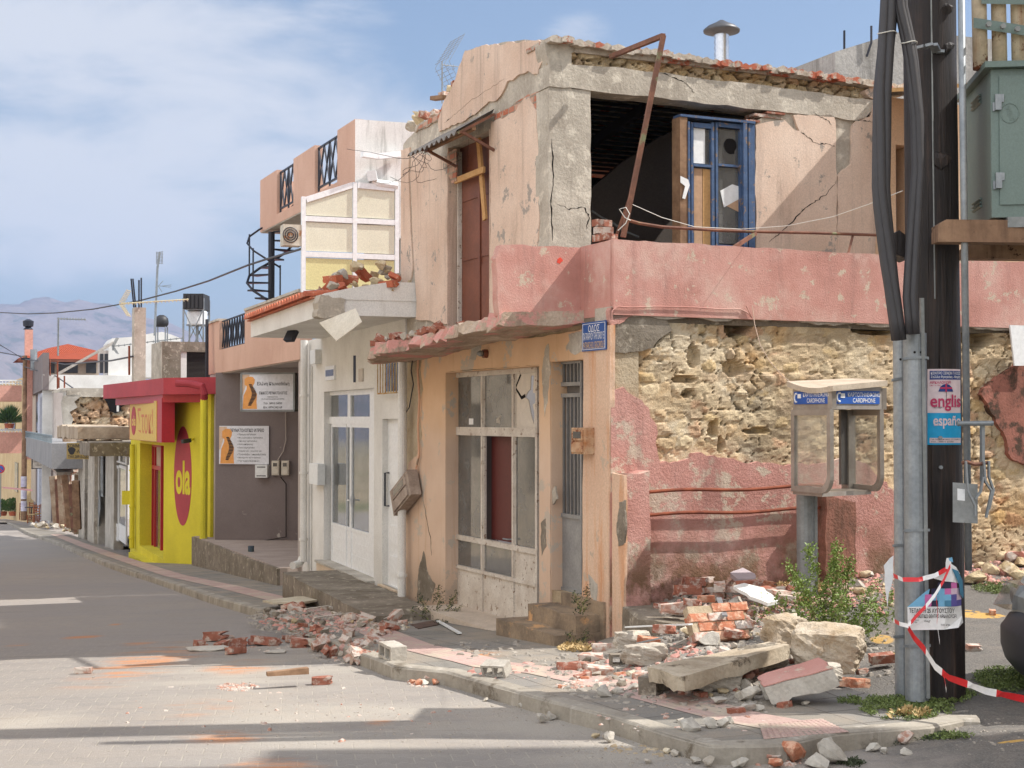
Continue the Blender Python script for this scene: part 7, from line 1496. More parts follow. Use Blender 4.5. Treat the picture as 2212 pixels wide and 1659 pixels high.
rfm = MB().box(CB, -.05, wC+.05, -1.1, .06, h1+.003, h1+.045); obj('cabinet_lid', rfm, m_cab, cbn)
d0 = .055; dzz = (CB.z(2146, 443), CB.z(2146, 165)); obj('cabinet_door', MB().box(CB, d0, wC-.08, .0, .014, *dzz), m_cab, cbn)
for v in (222, 391):
    z = CB.z(2150, v); hg = MB().box(CB, d0-.03, d0+.012, .014, .03, z-.055, z+.055); hg.box(CB, d0+.012, d0+.03, .014, .024, z-.0, z+.055).box(CB, d0-.045, d0-.03, 0, .014, z-.06, z+.0); obj('hinge', hg, m_galv, cbn)
ec = CB.az(2181, 244, .014); ring = MB(); pts = [CB.P(ec[0]+.062*math.cos(x), .016, ec[1]+.068*math.sin(x)) for x in np.linspace(0, 2*math.pi, 30)]; ring.tube(pts, .004, 5); obj('emblem_ring', ring, m_cab, cbn)
for s, dx, dz_ in (('Δ', -.012, .028), ('Ε', 0, -.012), ('Η', .018, -.05)): txt(s, CB, ec[0]+dx-.016, ec[1]+dz_+.028, ec[0]+dx+.018, ec[1]+dz_, .014, m_cab, cbn, name='embossed_letter', bold=.02, fr_px=False, ext=.006)
SD = Fr(*CB.P(0, 0, 0)[:2], CB.n.x, CB.n.y)
lou = MB()
for v0 in (178, 410):
    for k in range(3): z = CB.z(2141, v0+6+k*8); lou.hexa([CB.P(-.004, -.35, z), CB.P(-.004, -.65, z), CB.P(0.0, -.65, z), CB.P(0, -.35, z), CB.P(-.02, -.35, z+.008), CB.P(-.02, -.65, z+.008), CB.P(0, -.65, z+.02), CB.P(0, -.35, z+.02)])
obj('louvre', lou, m_cab, cbn); ft = MB().box(CB, .1, .32, -.3, .04, h0-.075, h0-.003); obj('cabinet_foot', ft, m_galvd, cbn); obj('cabinet_foot', MB().box(CB, .9, 1.1, -.3, .04, h0-.075, h0-.003), m_galvd, cbn)
m_rp = M('rust_stained_pipe', srgb(222, 208, 184), srgb(198, 176, 146), 2.4, 30, .2, .003, rough=.6, streak=srgb(150, 84, 48), sk=(.52, .7), spots=srgb(120, 70, 46), sp=(.62, .68), spsc=5)
for i, u in enumerate((2112, 2154, 2196, 2240, 2284)):
    a, b = PY(u-3, -260, 10.45), PY(u+6, 150, 10.45); obj('entry_pipe', MB().tube([a, b], 16*10.45/F, 18), m_rp, cbn, smooth=True)
fb = MB().bar(PY(2103, 52, 10.3), PY(2340, 84, 10.3), .09, .03, (0, -1, 0)); 
fb = MB().hexa([PY(2103, 60, 10.36), PY(2340, 96, 10.3), PY(2340, 96, 10.33), PY(2103, 60, 10.39), PY(2103, 38, 10.36), PY(2340, 74, 10.3), PY(2340, 74, 10.33), PY(2103, 38, 10.39)]); obj('clamp_bar', fb, m_cab, cbn)
for u, v in ((2134, 54), (2165, 58), (2196, 64)): p = PY(u, v, 10.3); obj('bolt', MB().tube([p, p+Vector((0, -.03, 0))], .02, 6), m_galvd, cbn)
obj('upper_clamp_bar', MB().hexa([PY(2120, 8, 10.36), PY(2340, 12, 10.3), PY(2340, 12, 10.33), PY(2120, 8, 10.39), PY(2120, -10, 10.36), PY(2340, -6, 10.3), PY(2340, -6, 10.33), PY(2120, -10, 10.39)]), m_cab, cbn)
wp = thing('wooden_pole', 'second wooden pole carrying the far end of the timber platform', 'utility pole', (8.1, 10.75, 0)); obj('pole_shaft', MB().tube([(8.1, 10.75, -.3), (8.1, 10.75, 7.5)], [.19, .16], 16), m_pole, wp)
# --- concrete upper building behind and beige neighbour
ub = thing('rendered_building', 'rough grey rendered building with two rebars behind the damaged roof', 'building', PY(1900, 180, 24)); UB = Fr(*PY(1804, 150, 24)[:2], 2.4, 1); U2 = Fr(*PY(1804, 150, 24)[:2], 1, -.9)
a, z = UB.az(1804, 112); b_ = UB.a(2150); l = [(0, 2), (b_, 2), (b_, UB.z(1960, 62)), (UB.a(1960), UB.z(1960, 66)), (0, UB.z(1804, 112))]
obj('rendered_wall', MB().slab(UB, [l], -3, 0), M('grey_roughcast', srgb(176, 172, 166), srgb(150, 146, 140), 1.4, 20, .7, .02, streak=srgb(110, 106, 100), sk=(.5, .7)), ub)
for u0, u1, v0, v1 in ((1824, 1824, 120, 66), (1872, 1882, 92, 56)): obj('rebar', MB().tube([PY(u0, v0+30, 24.2), PY(u1, v0, 24.2), PY(u1, v1, 24.2)], .02, 5), m_black, ub)
bg = thing('beige_house', 'orange-beige house wall with a blue shutter behind the wooden pole', 'house', R2.P(R2.a(1960), -.2, 0)); aB = R2.a(1891)
obj('beige_wall', wallmb(R2, aB, 7.3, 2.9, R2.z(1900, 206)+0, -.4, -.03, [(R2.a(1942), R2.a(1975), 3.05, R2.z(1945, 312))]), m_beige, bg)
ssh = MB(); obj('shutter', MB().box(R2, R2.a(1942), R2.a(1975), -.35, -.3, 3.05, R2.z(1945, 345)), m_blue, bg); obj('dark_opening', MB().box(R2, R2.a(1942), R2.a(1975), -.38, -.36, 3.05, R2.z(1945, 312)), m_dark, bg)
obj('eave', MB().hexa([PY(1905, 200, 15.4), PY(2250, 178, 15.4), PY(2250, 178, 17.5), PY(1905, 200, 17.5), PY(1905, 192, 15.4), PY(2250, 168, 15.4), PY(2250, 168, 17.5), PY(1905, 192, 17.5)]), m_plank, bg)
nb = MB().slab(R1, [[R1.az(u, v, .12) for u, v in [(2182, 702), (2240, 704), (2238, 790), (2192, 790)]]], .10, .12); obj('hanging_board', nb, m_wht, None, 'cracked white board hanging on the stone wall at the picture edge', 'board')
# --- phone booth
YB = dict(BL=(1712, 13.95), FL=(1797, 13.35), FR=(1905, 13.75), BR=(1838, 14.35))
pb_ = thing('phone_booth', 'weathered aluminium card-phone hood with glass sides on a grey post', 'phone booth', PY(1740, 1268, 14.15))
def corner(k, v): u, Y = YB[k]; return PY(u, v, Y)
zT = corner('FL', 884).z; hz0 = corner('FL', 1068).z; hz1 = zT+.0
def at(k, z): p = corner(k, 900); return Vector((p.x, p.y, z))
bp = PY(1741, 1268, 14.12); obj('post', MB().tube([(bp.x, bp.y, G(bp.x, bp.y)-.2), (bp.x, bp.y, hz0+.02)], .088, 16).bar((bp.x+.09, bp.y-.03, G(bp.x, bp.y)-.1), (bp.x+.09, bp.y-.03, hz0), .03), m_galvd, pb_)
def wing(k0, k1, name, rad=.16):
    """framed glass wing, its outer lower corner rounded; k0 = back, k1 = free edge"""
    A, B = at(k0, 0), at(k1, 0); e = (B-A); L = e.length; e.normalize(); fr_ = Fr(A.x, A.y, e.x, e.y); w = .055
    def outline(i): 
        r = rad-i*.6; zz0, zz1 = hz0+i, hz1-i; pts = [(i, zz1), (i, zz0)]
        for t in np.linspace(-math.pi/2, 0, 9): pts.append((L-i-r+r*math.cos(t), zz0+r+r*math.sin(t)))
        pts.append((L-i, zz1)); return pts
    obj(name, MB().slab(fr_, [outline(0), outline(w)], -.02, .02), m_alu, pb_); return fr_, L, outline(w)
fL, LL, oL = wing('BL', 'FL', 'left_wing_frame'); fRr, LR, oR = wing('BR', 'FR', 'right_wing_frame')
obj('wing_glass', MB().slab(fL, [oL], -.004, .004), m_glh, pb_); obj('wing_glass', MB().slab(fRr, [oR], -.004, .004), m_glh, pb_)
# back plate, shelf, header boxes
A, B = at('BL', 0), at('BR', 0); e = (B-A).normalized(); fb_ = Fr(A.x, A.y, e.x, e.y); LB_ = (B-A).length
obj('back_plate', MB().box(fb_, LB_*.76, LB_*.98, .02, .05, hz0+.05, hz1), plain('dark_phone_plate', srgb(112, 108, 104), .5, .2), pb_); obj('back_post', MB().box(fb_, LB_-.10, LB_-.02, -.03, .07, hz0, hz1), m_alu, pb_)
q = [at('BL', hz0-.03), at('FL', hz0-.03), at('FR', hz0-.03), at('BR', hz0-.03)]; q[1] = q[1].lerp(q[0], .25); q[2] = q[2].lerp(q[3], .35); obj('shelf', MB().hexa(q+[p+Vector((0, 0, .04)) for p in q]), m_alu, pb_)
zh0, zh1 = zT-.0, zT+.20
ssz = [(.0, 'BL', 'FL'), (.0, 'FL', 'FR')]
for nm, k0, k1 in (('side_header', 'BL', 'FL'), ('front_header', 'FL', 'FR'), ('inner_header', 'FR', 'BR'), ('rear_header', 'BR', 'BL')):
    A, B = at(k0, 0), at(k1, 0); e = (B-A).normalized(); f_ = Fr(A.x, A.y, e.x, e.y); L = (B-A).length
    if nm == 'front_header': up_off = .0
    obj(nm, MB().box(f_, 0.0 if nm != 'rear_header' else .06, L-.0 if nm != 'rear_header' else L-.06, -.05, .0 if nm == 'front_header' else -.004, zh0-.0, zh1+(.01 if nm == 'front_header' else 0)), m_alu, pb_)
    if nm in ('side_header', 'front_header'):
        zb0, zb1 = zh0+.05, zh1-.03; obj('blue_label', MB().box(f_, .04, L-.04, .002, .008, zb0, zb1), m_phblue, pb_)
        x0 = .06; hh = zb1-zb0
        P1 = lambda s, a0, a1, z1_, z0_: txt(s, f_, a0, z1_, a1, z0_, .0085, m_wht, pb_, bold=.005, fr_px=False)
        P1('ΚΑΡΤΟΤΗΛΕΦΩΝΟ', L*.30, L*.95, zb1-hh*.12, zb1-hh*.46); P1('CARDPHONE', L*.40, L*.85, zb1-hh*.56, zb1-hh*.9)
        hs_ = MB(); c0_ = (L*.13, zb0+hh*.5); pts = [f_.P(c0_[0]+hh*.26*math.cos(t), .011, c0_[1]+hh*.34*math.sin(t)) for t in np.linspace(R(110), R(250), 8)]; hs_.tube(pts, hh*.06, 6).tube([pts[0], pts[0]+f_.e*hh*.16], hh*.085, 6).tube([pts[-1], pts[-1]+f_.e*hh*.16], hh*.085, 6); hs_.box(f_, c0_[0]+.02, c0_[0]+.075, .008, .012, c0_[1]-.005, c0_[1]+.035); obj('handset_symbol', hs_, m_wht, pb_)
# roof: curved sheet
rfv = []; zr0 = zh1+.035
cnr = [at('BL', zh1+.05)+Vector((-.05, .02, .02)), at('FL', zh1+.012)+Vector((.0, -.05, .0)), at('FR', zh1+.07)+Vector((.05, -.02, .0)), at('BR', zh1+.11)+Vector((.03, .05, 0))]
N = 8; vs = []
for i in range(N+1):
    for j in range(N+1): s, t = i/N, j/N; p = (cnr[0]*(1-s)+cnr[1]*s)*(1-t)+(cnr[3]*(1-s)+cnr[2]*s)*t; p = p+Vector((0, 0, -.05*math.sin(math.pi*s)*(1-t)*.8)); vs.append(p)
M2 = (N+1)**2; vs += [p-Vector((0, 0, .05)) for p in vs]; fs = []
for i in range(N):
    for j in range(N): k = i*(N+1)+j; fs += [(k, k+1, k+N+2, k+N+1), (M2+k, M2+k+N+1, M2+k+N+2, M2+k+1)]
for i in range(N):
    for (k, k2) in ((i, i+1), (N*(N+1)+i, N*(N+1)+i+1), (i*(N+1), (i+1)*(N+1)), (i*(N+1)+N, (i+1)*(N+1)+N)): fs.append((k, k2, M2+k2, M2+k))
obj('hood_roof', MB().add(vs, fs), M('dusty_hood_roof', srgb(200, 186, 166), srgb(176, 160, 140), 5, 50, .3, .003, rough=.6), pb_)
# --- car at the edge of the picture
car = thing('parked_car', 'grey and dark car with a black front bumper just entering the picture', 'car', (5.2, 10.4, .0))
m_carp = plain('car_grey_paint', srgb(150, 156, 160), .3, .3); m_bump = plain('car_bumper_plastic', srgb(52, 54, 60), .55); m_lens = glass('headlamp_lens', (.9, .92, .95, 1), dust=.12, refl=.1)
x0 = PY(2172, 1400, 10.45).x+.10; yc, hw_c = 10.55, .82; zg = G(4, 10.4)
def loft(secs, m, name, parent):  # secs: (x, [(y,z)...])
    n = len(secs[0][1]); vs = [Vector((x, y, z)) for x, s in secs for y, z in s]; fs = [(i*n+j, i*n+(j+1) % n, (i+1)*n+(j+1) % n, (i+1)*n+j) for i in range(len(secs)-1) for j in range(n)]+[tuple(range(n)), tuple(range(len(vs)-1, len(vs)-n-1, -1))]
    return obj(name, MB().add(vs, fs), m, parent, smooth=False)
def rsec(w, z0, z1, tp=.9, k=5): return [(yc-w, z0), (yc+w, z0), (yc+w*1.0, z0+(z1-z0)*.5), (yc+w*tp, z1), (yc-w*tp, z1), (yc-w*1.0, z0+(z1-z0)*.5)]
bz = [PY(2190, v, 10.4).z for v in (1480, 1372, 1345, 1270)]; zg = bz[0]-.16
def bumper():
    vs = []; fs = []; K = 14; prof = [(.10, bz[0]+.02), (.03, bz[0]+.10), (.0, bz[0]+.2), (0, bz[0]+.33), (.02, bz[1]+.0), (.06, bz[1]+.06), (.14, bz[1]+.09), (.3, bz[1]+.095)]
    for i in range(K+1):
        th = math.pi*i/K; y = yc-hw_c*math.cos(th)*1.0; bow = .42*(1-math.sin(th)**.7)
        for dx, z in prof: vs.append(Vector((x0+dx+bow, y, z)))
    n = len(prof); fs = [(i*n+j, (i+1)*n+j, (i+1)*n+j+1, i*n+j+1) for i in range(K) for j in range(n-1)]
    return MB().add(vs, fs)
obj('front_bumper', bumper(), m_bump, car, smooth=True)
mk_ = MB(); vs = []
for i in range(7):
    th = .3+.9*i/6; y = yc-hw_c*math.cos(th)-.012; xx_ = x0+.42*(1-math.sin(th)**.7)-.012
    for z in (PY(2190, 1404, 10.2).z, PY(2190, 1376, 10.2).z): vs += [Vector((xx_, y, z)), Vector((xx_+.02, y+.02, z))]
mk_.add(vs, [(4*i, 4*i+4, 4*i+6, 4*i+2) for i in range(6)]+[(4*i+2, 4*i+6, 4*i+7, 4*i+3) for i in range(6)]+[(4*i, 4*i+1, 4*i+5, 4*i+4) for i in range(6)])
_unused = MB().hexa([Vector((x0+.05, yc-hw_c*.93, bz[1]-.12)), Vector((x0+.5, yc-hw_c-.012, bz[1]-.16)), Vector((x0+.5, yc-hw_c+.02, bz[1]-.16)), Vector((x0+.12, yc-hw_c*.9, bz[1]-.12)), Vector((x0+.05, yc-hw_c*.93, bz[1]-.05)), Vector((x0+.5, yc-hw_c-.012, bz[1]-.08)), Vector((x0+.5, yc-hw_c+.02, bz[1]-.08)), Vector((x0+.12, yc-hw_c*.9, bz[1]-.05))]); obj('bumper_marker', mk_, m_pvc, car)
zb1 = bz[1]+.08
loft([(x0+.18, rsec(.62, bz[0]+.1, zb1+.12, .9)), (x0+.32, rsec(.78, bz[0]+.05, zb1+.25, .92)), (x0+.9, rsec(.82, bz[0]+.02, zb1+.36, .93)), (x0+1.5, rsec(.83, bz[0], zb1+.42, .94)), (x0+3.4, rsec(.83, bz[0], zb1+.42, .94)), (x0+3.95, rsec(.8, bz[0]+.05, zb1+.38, .92)), (x0+4.05, rsec(.7, bz[0]+.1, zb1+.2, .9))], m_carp, 'body', car)
loft([(x0+1.25, rsec(.74, zb1+.38, zb1+.42, .98)), (x0+1.9, rsec(.72, zb1+.38, zb1+.92, .84)), (x0+3.1, rsec(.72, zb1+.38, zb1+.95, .84)), (x0+3.8, rsec(.72, zb1+.36, zb1+.46, .95))], m_gld, 'cabin_glass', car)
loft([(x0+1.95, rsec(.62, zb1+.925, zb1+.95, .96)), (x0+3.05, rsec(.62, zb1+.95, zb1+.985, .96))], m_carp, 'roof', car)
for s in (-1, 1):
    y = yc+s*.62; hl = MB().hexa([Vector((x0+.10, y-.16, zb1+.02)), Vector((x0+.10, y+.16, zb1+.02)), Vector((x0+.4, y+.17, zb1+.02)), Vector((x0+.4, y-.17, zb1+.02)), Vector((x0+.20, y-.16, zb1+.20)), Vector((x0+.20, y+.16, zb1+.20)), Vector((x0+.45, y+.15, zb1+.22)), Vector((x0+.45, y-.17, zb1+.22))]); h_ = obj('headlight', hl, m_lens, car); obj('reflector_bowl', MB().tube([(x0+.20, y, zb1+.1), (x0+.32, y, zb1+.11)], [.07, .03], 12), m_galv, h_)
    for xx_ in (x0+.78, x0+3.2):
        w_ = obj('wheel', MB().tube([(xx_, yc+s*.66, bz[0]+.12), (xx_, yc+s*.86, bz[0]+.12)], .29, 24), m_rub, car); obj('rim', MB().tube([(xx_, yc+s*.86, bz[0]+.12), (xx_, yc+s*.875, bz[0]+.12)], .18, 16), m_galv, w_)
# ================= RUBBLE
def brick_mb(L=.2, W_=.095, H=.065, seed=1, broken=0., holes=True):
    rn = random.Random(seed); nx, ny, nz = 6, 3, 3; vs = []; idx = {}
    bm = bmesh.new(); bmesh.ops.create_cube(bm, size=1); bmesh.ops.subdivide_edges(bm, edges=bm.edges[:], cuts=2, use_grid_fill=True)
    for v in bm.verts:
        if broken and v.co.x > .1: v.co.x -= rn.uniform(0, broken)
        c = abs(v.co.x) > .45 and abs(v.co.y) > .45 or abs(v.co.y) > .45 and abs(v.co.z) > .45 or abs(v.co.x) > .45 and abs(v.co.z) > .45
        j = .03 if c else .012; v.co += Vector((rn.uniform(-j, j), rn.uniform(-j, j)*1.3, rn.uniform(-j, j)*1.3))*(1 if not c else 1)
        if c: v.co *= .965
    mb = MB(); mb.v = [Vector((v.co.x*L, v.co.y*W_, v.co.z*H)) for v in bm.verts]; mb.f = [tuple(v.index for v in f.verts) for f in bm.faces]; bm.free(); return mb
def hollow_block(L=.39, W_=.19, H=.19, seed=1):
    """concrete block with two cores seen from its end"""
    f = Fr(0, 0, 1, 0); mb = MB(); a = L/2; h = H/2; t = .03
    l = [[(-a, -h), (a, -h), (a, h), (-a, h)]]; l.append([(-a+t, -h+t), (-t/2, -h+t), (-t/2, h-t), (-a+t, h-t)]); l.append([(t/2, -h+t), (a-t, -h+t), (a-t, h-t), (t/2, h-t)])
    l = [jag(q, .05, .004, seed+i) for i, q in enumerate(l)]; tri = mb.slab(f, l, -W_/2, W_/2); return mb
def placed(mb, p, rz=0., rx=0., ry=0., s=1., sink=.15):
    Mx = Matrix.Rotation(rz, 4, 'Z') @ Matrix.Rotation(rx, 4, 'X') @ Matrix.Rotation(ry, 4, 'Y'); v = [Mx @ (q*s) for q in mb.v]; lo = min(q.z for q in v); hi = max(q.z for q in v); o = MB(); o.v = [q+Vector((p[0], p[1], p[2]-lo-sink*min(.03, hi-lo))) for q in v]; o.f = list(mb.f); return o
m_rk = {'w': m_concp, 'g': m_conc, 's': m_stone, 'b': m_brick, 'd': m_brickd, 'o': M('fresh_orange_brick', srgb(188, 124, 94), srgb(170, 104, 76), 8, 50, .6, .004, spots=srgb(200, 160, 134), sp=(.46, .6), spsc=13), 'p': m_pink, 'k': m_concd, 't': m_tile}
def heap(u, v, add=0.): p = gp(u, v); p.z += add; return p
# --- single pieces one can point at
def big_slab():
    t = [PY(1398, 1478, 11.3), PY(1478, 1498, 10.9), PY(1702, 1418, 11.75), PY(1650, 1392, 12.35)]
    b0 = PY(1398, 1440, 11.4)
    top = [PY(1396, 1439, 10.75), PY(1475, 1463, 10.3), PY(1703, 1392, 11.2), PY(1662, 1387, 11.6)]
    q = []; 
    for i in range(4): a, b = top[i], top[(i+1) % 4]; q += [a.lerp(b, k/8)+Vector((random.uniform(-.012, .012), random.uniform(-.012, .012), random.uniform(-.006, .006))) for k in range(8)]
    n = len(q); th = Vector((.01, .0, -.105)); vs = q+[p+th+Vector((random.uniform(-.01, .01), random.uniform(-.01, .01), random.uniform(-.012, .012))) for p in q]
    return MB().add(vs, [tuple(range(n)), tuple(range(2*n-1, n-1, -1))]+[(i, (i+1) % n, n+(i+1) % n, n+i) for i in range(n)])
obj('concrete_slab', big_slab(), M('lintel_concrete', srgb(192, 178, 156), srgb(150, 134, 112), 2.4, 34, .8, .012, spots=srgb(96, 84, 68), sp=(.56, .66), spsc=5.), None, 'long fallen concrete lintel slab lying across blocks on the pavement', 'concrete slab')
def one(name, mb, m, u, v, label, cat, rz=0, rx=0, ry=0, s=1., add=0., sink=.15, group=None):
    return obj(name, placed(mb, heap(u, v, add), rz, rx, ry, s, sink), m, None, label, cat, group)
bd = rock(.33, 5, 7, 1.15, .9, .78, 4)
for i, q in enumerate(bd.v): n = q.normalized(); bd.v[i] = q+n*.03*float(fbm(np.array(q.x*9+q.z*4), np.array(q.y*9+q.z*5), 4, 6))*2
def cut_boulder(w, d, h, seed):
    bm = bmesh.new(); bmesh.ops.create_cube(bm, size=1); bmesh.ops.subdivide_edges(bm, edges=bm.edges[:], cuts=13, use_grid_fill=True); mb = MB()
    for v in bm.verts:
        c = v.co.copy(); s = .5/max(abs(c.x), abs(c.y), abs(c.z)); sp_ = c.normalized()*.62; c = c*.6+sp_*.40
        n = float(fbm(np.array(c.x*3+seed+c.z*2.1), np.array(c.y*3+c.z*2.7), 5, seed))*.5+float(fbm(np.array(c.x*11+c.z*9), np.array(c.y*11-c.z*8), 4, seed+3))*.10; c = c*(1+n); c.z += .06*c.x; mb.v.append(Vector((c.x*w, c.y*d, c.z*h)))
    mb.f = [tuple(v.index for v in f.verts) for f in bm.faces]; bm.free(); return mb
m_bould = M('pale_limestone', srgb(204, 190, 170), srgb(176, 156, 128), 3.6, 26, 1., .03, spots=srgb(160, 136, 108), sp=(.55, .68), spsc=4.)
one('boulder', cut_boulder(.52, .42, .31, 5), m_bould, 1786, 1450, 'large squarish pale limestone boulder beside the green weed', 'boulder', -.35, .08, .06)
one('boulder', cut_boulder(.30, .24, .24, 8), m_bould, 1694, 1400, 'smaller pale boulder half behind the big limestone boulder', 'boulder', .4)
def pinkblock():
    a = [PY(1637, 1464, 10.6), PY(1650, 1485, 10.3), PY(1800, 1446, 10.3), PY(1772, 1423, 10.58)]
    q = []
    for i in range(4): p, r_ = a[i], a[(i+1) % 4]; q += [p.lerp(r_, k/6)+Vector((random.uniform(-.012, .012), random.uniform(-.012, .012), 0)) for k in range(6)]
    n = len(q); th = Vector((.06, -.02, -.12)); lo = [p+th+Vector((random.uniform(-.02, .02), random.uniform(-.02, .02), random.uniform(-.02, .02))) for p in q]; return q, lo
q, lo = pinkblock(); n = len(q); pbk = thing('masonry_block', 'tilted masonry block with a pink rendered face in front of the boulder', 'masonry block', (lo[0]+lo[12])/2)
obj('concrete_core', MB().add(q+lo, [tuple(range(n)), tuple(range(2*n-1, n-1, -1))]+[(i, (i+1) % n, n+(i+1) % n, n+i) for i in range(n)]), m_concp, pbk)
up = (q[6]-q[0]).cross(q[18]-q[0]).normalized(); up = up if up.z > 0 else -up
obj('pink_face', MB().add([p+up*.004 for p in q]+[p+up*.012 for p in q], [tuple(range(n)), tuple(range(2*n-1, n-1, -1))]+[(i, (i+1) % n, n+(i+1) % n, n+i) for i in range(n)]), m_pink, pbk)
def solid_block(L, W_, H, seed):
    mb = cut_boulder(L*1.15, W_*1.15, H*1.15, seed); return mb
HB = [(1418, 1496, 'broken hollow block under the near end of the long slab', .95, 'k', .78, 1), (1343, 1436, 'hollow block end-on beside the white plastic strip', .1, 'k', .55, 1), (1543, 1492, 'rounded concrete block propping the middle of the long slab', .3, 'g', .9, 0), (1640, 1450, 'dark block under the far end of the long slab', .2, 'k', .9, 0), (1392, 1436, 'plain concrete block behind the hollow block by the white strip', .05, 'g', .8, 0), (848, 1425, 'hollow concrete block lying on the kerb beyond the brick pile', -1.1, 'w', .8, 1), (1072, 1462, 'white hollow block lying flat on the pavement by itself', -.5, 'w', .6, 1), (1366, 1402, 'concrete block standing on bricks near the corner strip', .05, 'g', .75, 0), (1768, 1484, 'concrete block propping the tilted pink-faced block', .4, 'g', .8, 0)]
for i, (u, v, lb, rz, k, s, h) in enumerate(HB): one('concrete_block', hollow_block(.36, .19, .17, i) if h else solid_block(.36, .19, .17, i+3), m_rk[k], u, v, lb, 'concrete block', rz, 0 if i != 6 else .35, .05*(i % 3-1), s)
mc_ = thing('brick_masonry_chunk', 'fallen chunk of orange brickwork still bonded together', 'masonry', gp(1550, 1392)); Mx = Matrix.Rotation(.35, 4, 'Z') @ Matrix.Rotation(-.55, 4, 'X'); base = gp(1550, 1388)+Vector((0, .1, .14))
for r_ in range(4):
    for c_ in range(3):
        if (r_, c_) in ((3, 0),): continue
        b = brick_mb(.165, .12, .075, r_*5+c_); b.v = [base+Mx @ (q+Vector(((c_-1)*.172+(r_ % 2)*.06, 0, (r_-1.5)*.084))) for q in b.v]; obj('brick', b, m_rk['o' if (r_+c_) % 3 else 'd'], mc_)
mo = MB().bar(base-Mx @ Vector((.25, -.0, 0)), base+Mx @ Vector((.27, 0, 0)), .09, .30, Mx @ Vector((0, 0, 1))); obj('mortar_bed', mo, m_mortar, mc_)
def flat(name, px, z, th, m, label, cat, seed=1, lift=None):
    pts = [gp(u, v) for u, v in px]; rn = random.Random(seed); q = []
    for i in range(len(pts)):
        a, b = pts[i], pts[(i+1) % len(pts)]; k = max(1, int((b-a).length/.08)); q += [a.lerp(b, j/k)+Vector((rn.uniform(-.01, .01), rn.uniform(-.01, .01), 0)) for j in range(k)]
    q = [p+Vector((0, 0, z+(lift(p) if lift else 0))) for p in q]; n = len(q); return obj(name, MB().add(q+[p-Vector((0, 0, th)) for p in q], [tuple(range(n)), tuple(range(2*n-1, n-1, -1))]+[(i, (i+1) % n, n+(i+1) % n, n+i) for i in range(n)]), m, None, label, cat)
flat('white_plaster_slab', [(1586, 1327), (1606, 1322), (1650, 1330), (1682, 1350), (1660, 1354), (1622, 1343)], .22, .03, m_white, 'thin bright white plaster slab on top of the brick heap', 'plaster slab', 1, lambda p: .1*(p.y-13))
flat('plaster_slab', [(1576, 1282), (1604, 1270), (1630, 1284), (1632, 1295), (1594, 1296)], .2, .04, plain('lilac_grey_plaster', srgb(176, 164, 166), .9), 'grey plaster slab lying on bricks near the pink wall', 'plaster slab', 2)
flat('plaster_sheet', [(568, 1313), (640, 1304), (722, 1301), (728, 1306), (650, 1317), (590, 1318)], .10, .025, M('cream_board', srgb(206, 196, 174), srgb(186, 174, 150), 2, 40, .2), 'flat cream ceiling board on the pavement rubble', 'board', 3)
one('timber_piece', MB().hexa([Vector(p) for p in [(-.17, -.035, 0), (.17, -.045, 0), (.17, .045, 0), (-.17, .035, 0), (-.17, -.03, .03), (.17, -.04, .05), (.17, .04, .05), (-.17, .03, .03)]]), m_wood, 621, 1456, 'short broken timber piece lying alone on the road', 'timber', .35)
for (a, b, y, lb, m) in (((946, 1345), (993, 1372), .02, 'white plastic trim lying on the pavement by the shop threshold', m_pvc), ((1354, 1404), (1492, 1401), .2, 'long white plastic strip lying across the corner bricks', m_pvc), ((1374, 1432), (1430, 1420), .16, 'grey-green metal strip under the long concrete slab', m_galvd), ((1553, 1346), (1566, 1388), .22, 'bent thin metal strip on the bonded brick chunk', m_galv), ((660, 1326), (760, 1312), .06, 'thin board strip among the pavement rubble, farther one', m_frame), ((680, 1345), (800, 1330), .06, 'pale board strip among the pavement rubble, nearer one', m_frame)):
    p, q = gp(*a), gp(*b); p.z += y; q.z += y; obj('strip', MB().bar(p, q, .045, .012), m, None, lb, 'strip')
mh = flat('drain_cover', [(888, 1350), (936, 1341), (950, 1350), (902, 1359)], .008, .01, M('rusty_cover', srgb(104, 84, 74), srgb(84, 66, 58), 6, 30, .4), 'rusty flat drain cover in the pavement near the shop', 'drain cover')
# --- counted bricks and stones
BR = [brick_mb(.2, .095, .07, i, (.0, .35, .55, .15)[i % 4]) for i in range(8)]; RK = [rock(.5, 40+i, 13, 1, .8, .65, 2) for i in range(8)]
MESH = {}
def inst(kind, i, m, p, rz, rx, ry, s, name, label, cat, group):
    k = (kind, i, m); 
    if k not in MESH:
        mb = (BR if kind == 'b' else RK)[i]; o = obj(name, placed(mb, (0, 0, 0), sink=0), m_rk[m]); me = o.data; lo_ = o.location.copy(); MESH[k] = me; bpy.data.objects.remove(o)
    o = bpy.data.objects.new(name, MESH[k]); COL.objects.link(o); o.location = p; o.rotation_euler = (rx, ry, rz); o.scale = (s, s, s); return tag(o, label, cat, group)
rn = random.Random(77)
def put(u, v, kind, m, s, label, cat, group, add=0., rz=None, tilt=.15):
    name = {'b': 'brick', 'r': 'concrete_lump' if m in 'wgk' else 'stone'}[kind]; cat = cat and (cat if kind == 'b' else name.replace('_', ' ')); p = heap(u, v, add-.005); s = s if kind == 'b' else s
    return inst(kind, rn.randrange(8), m, p, rn.uniform(0, 6.3) if rz is None else rz, rn.uniform(-tilt, tilt), rn.uniform(-tilt, tilt), s, name, label, cat, group)
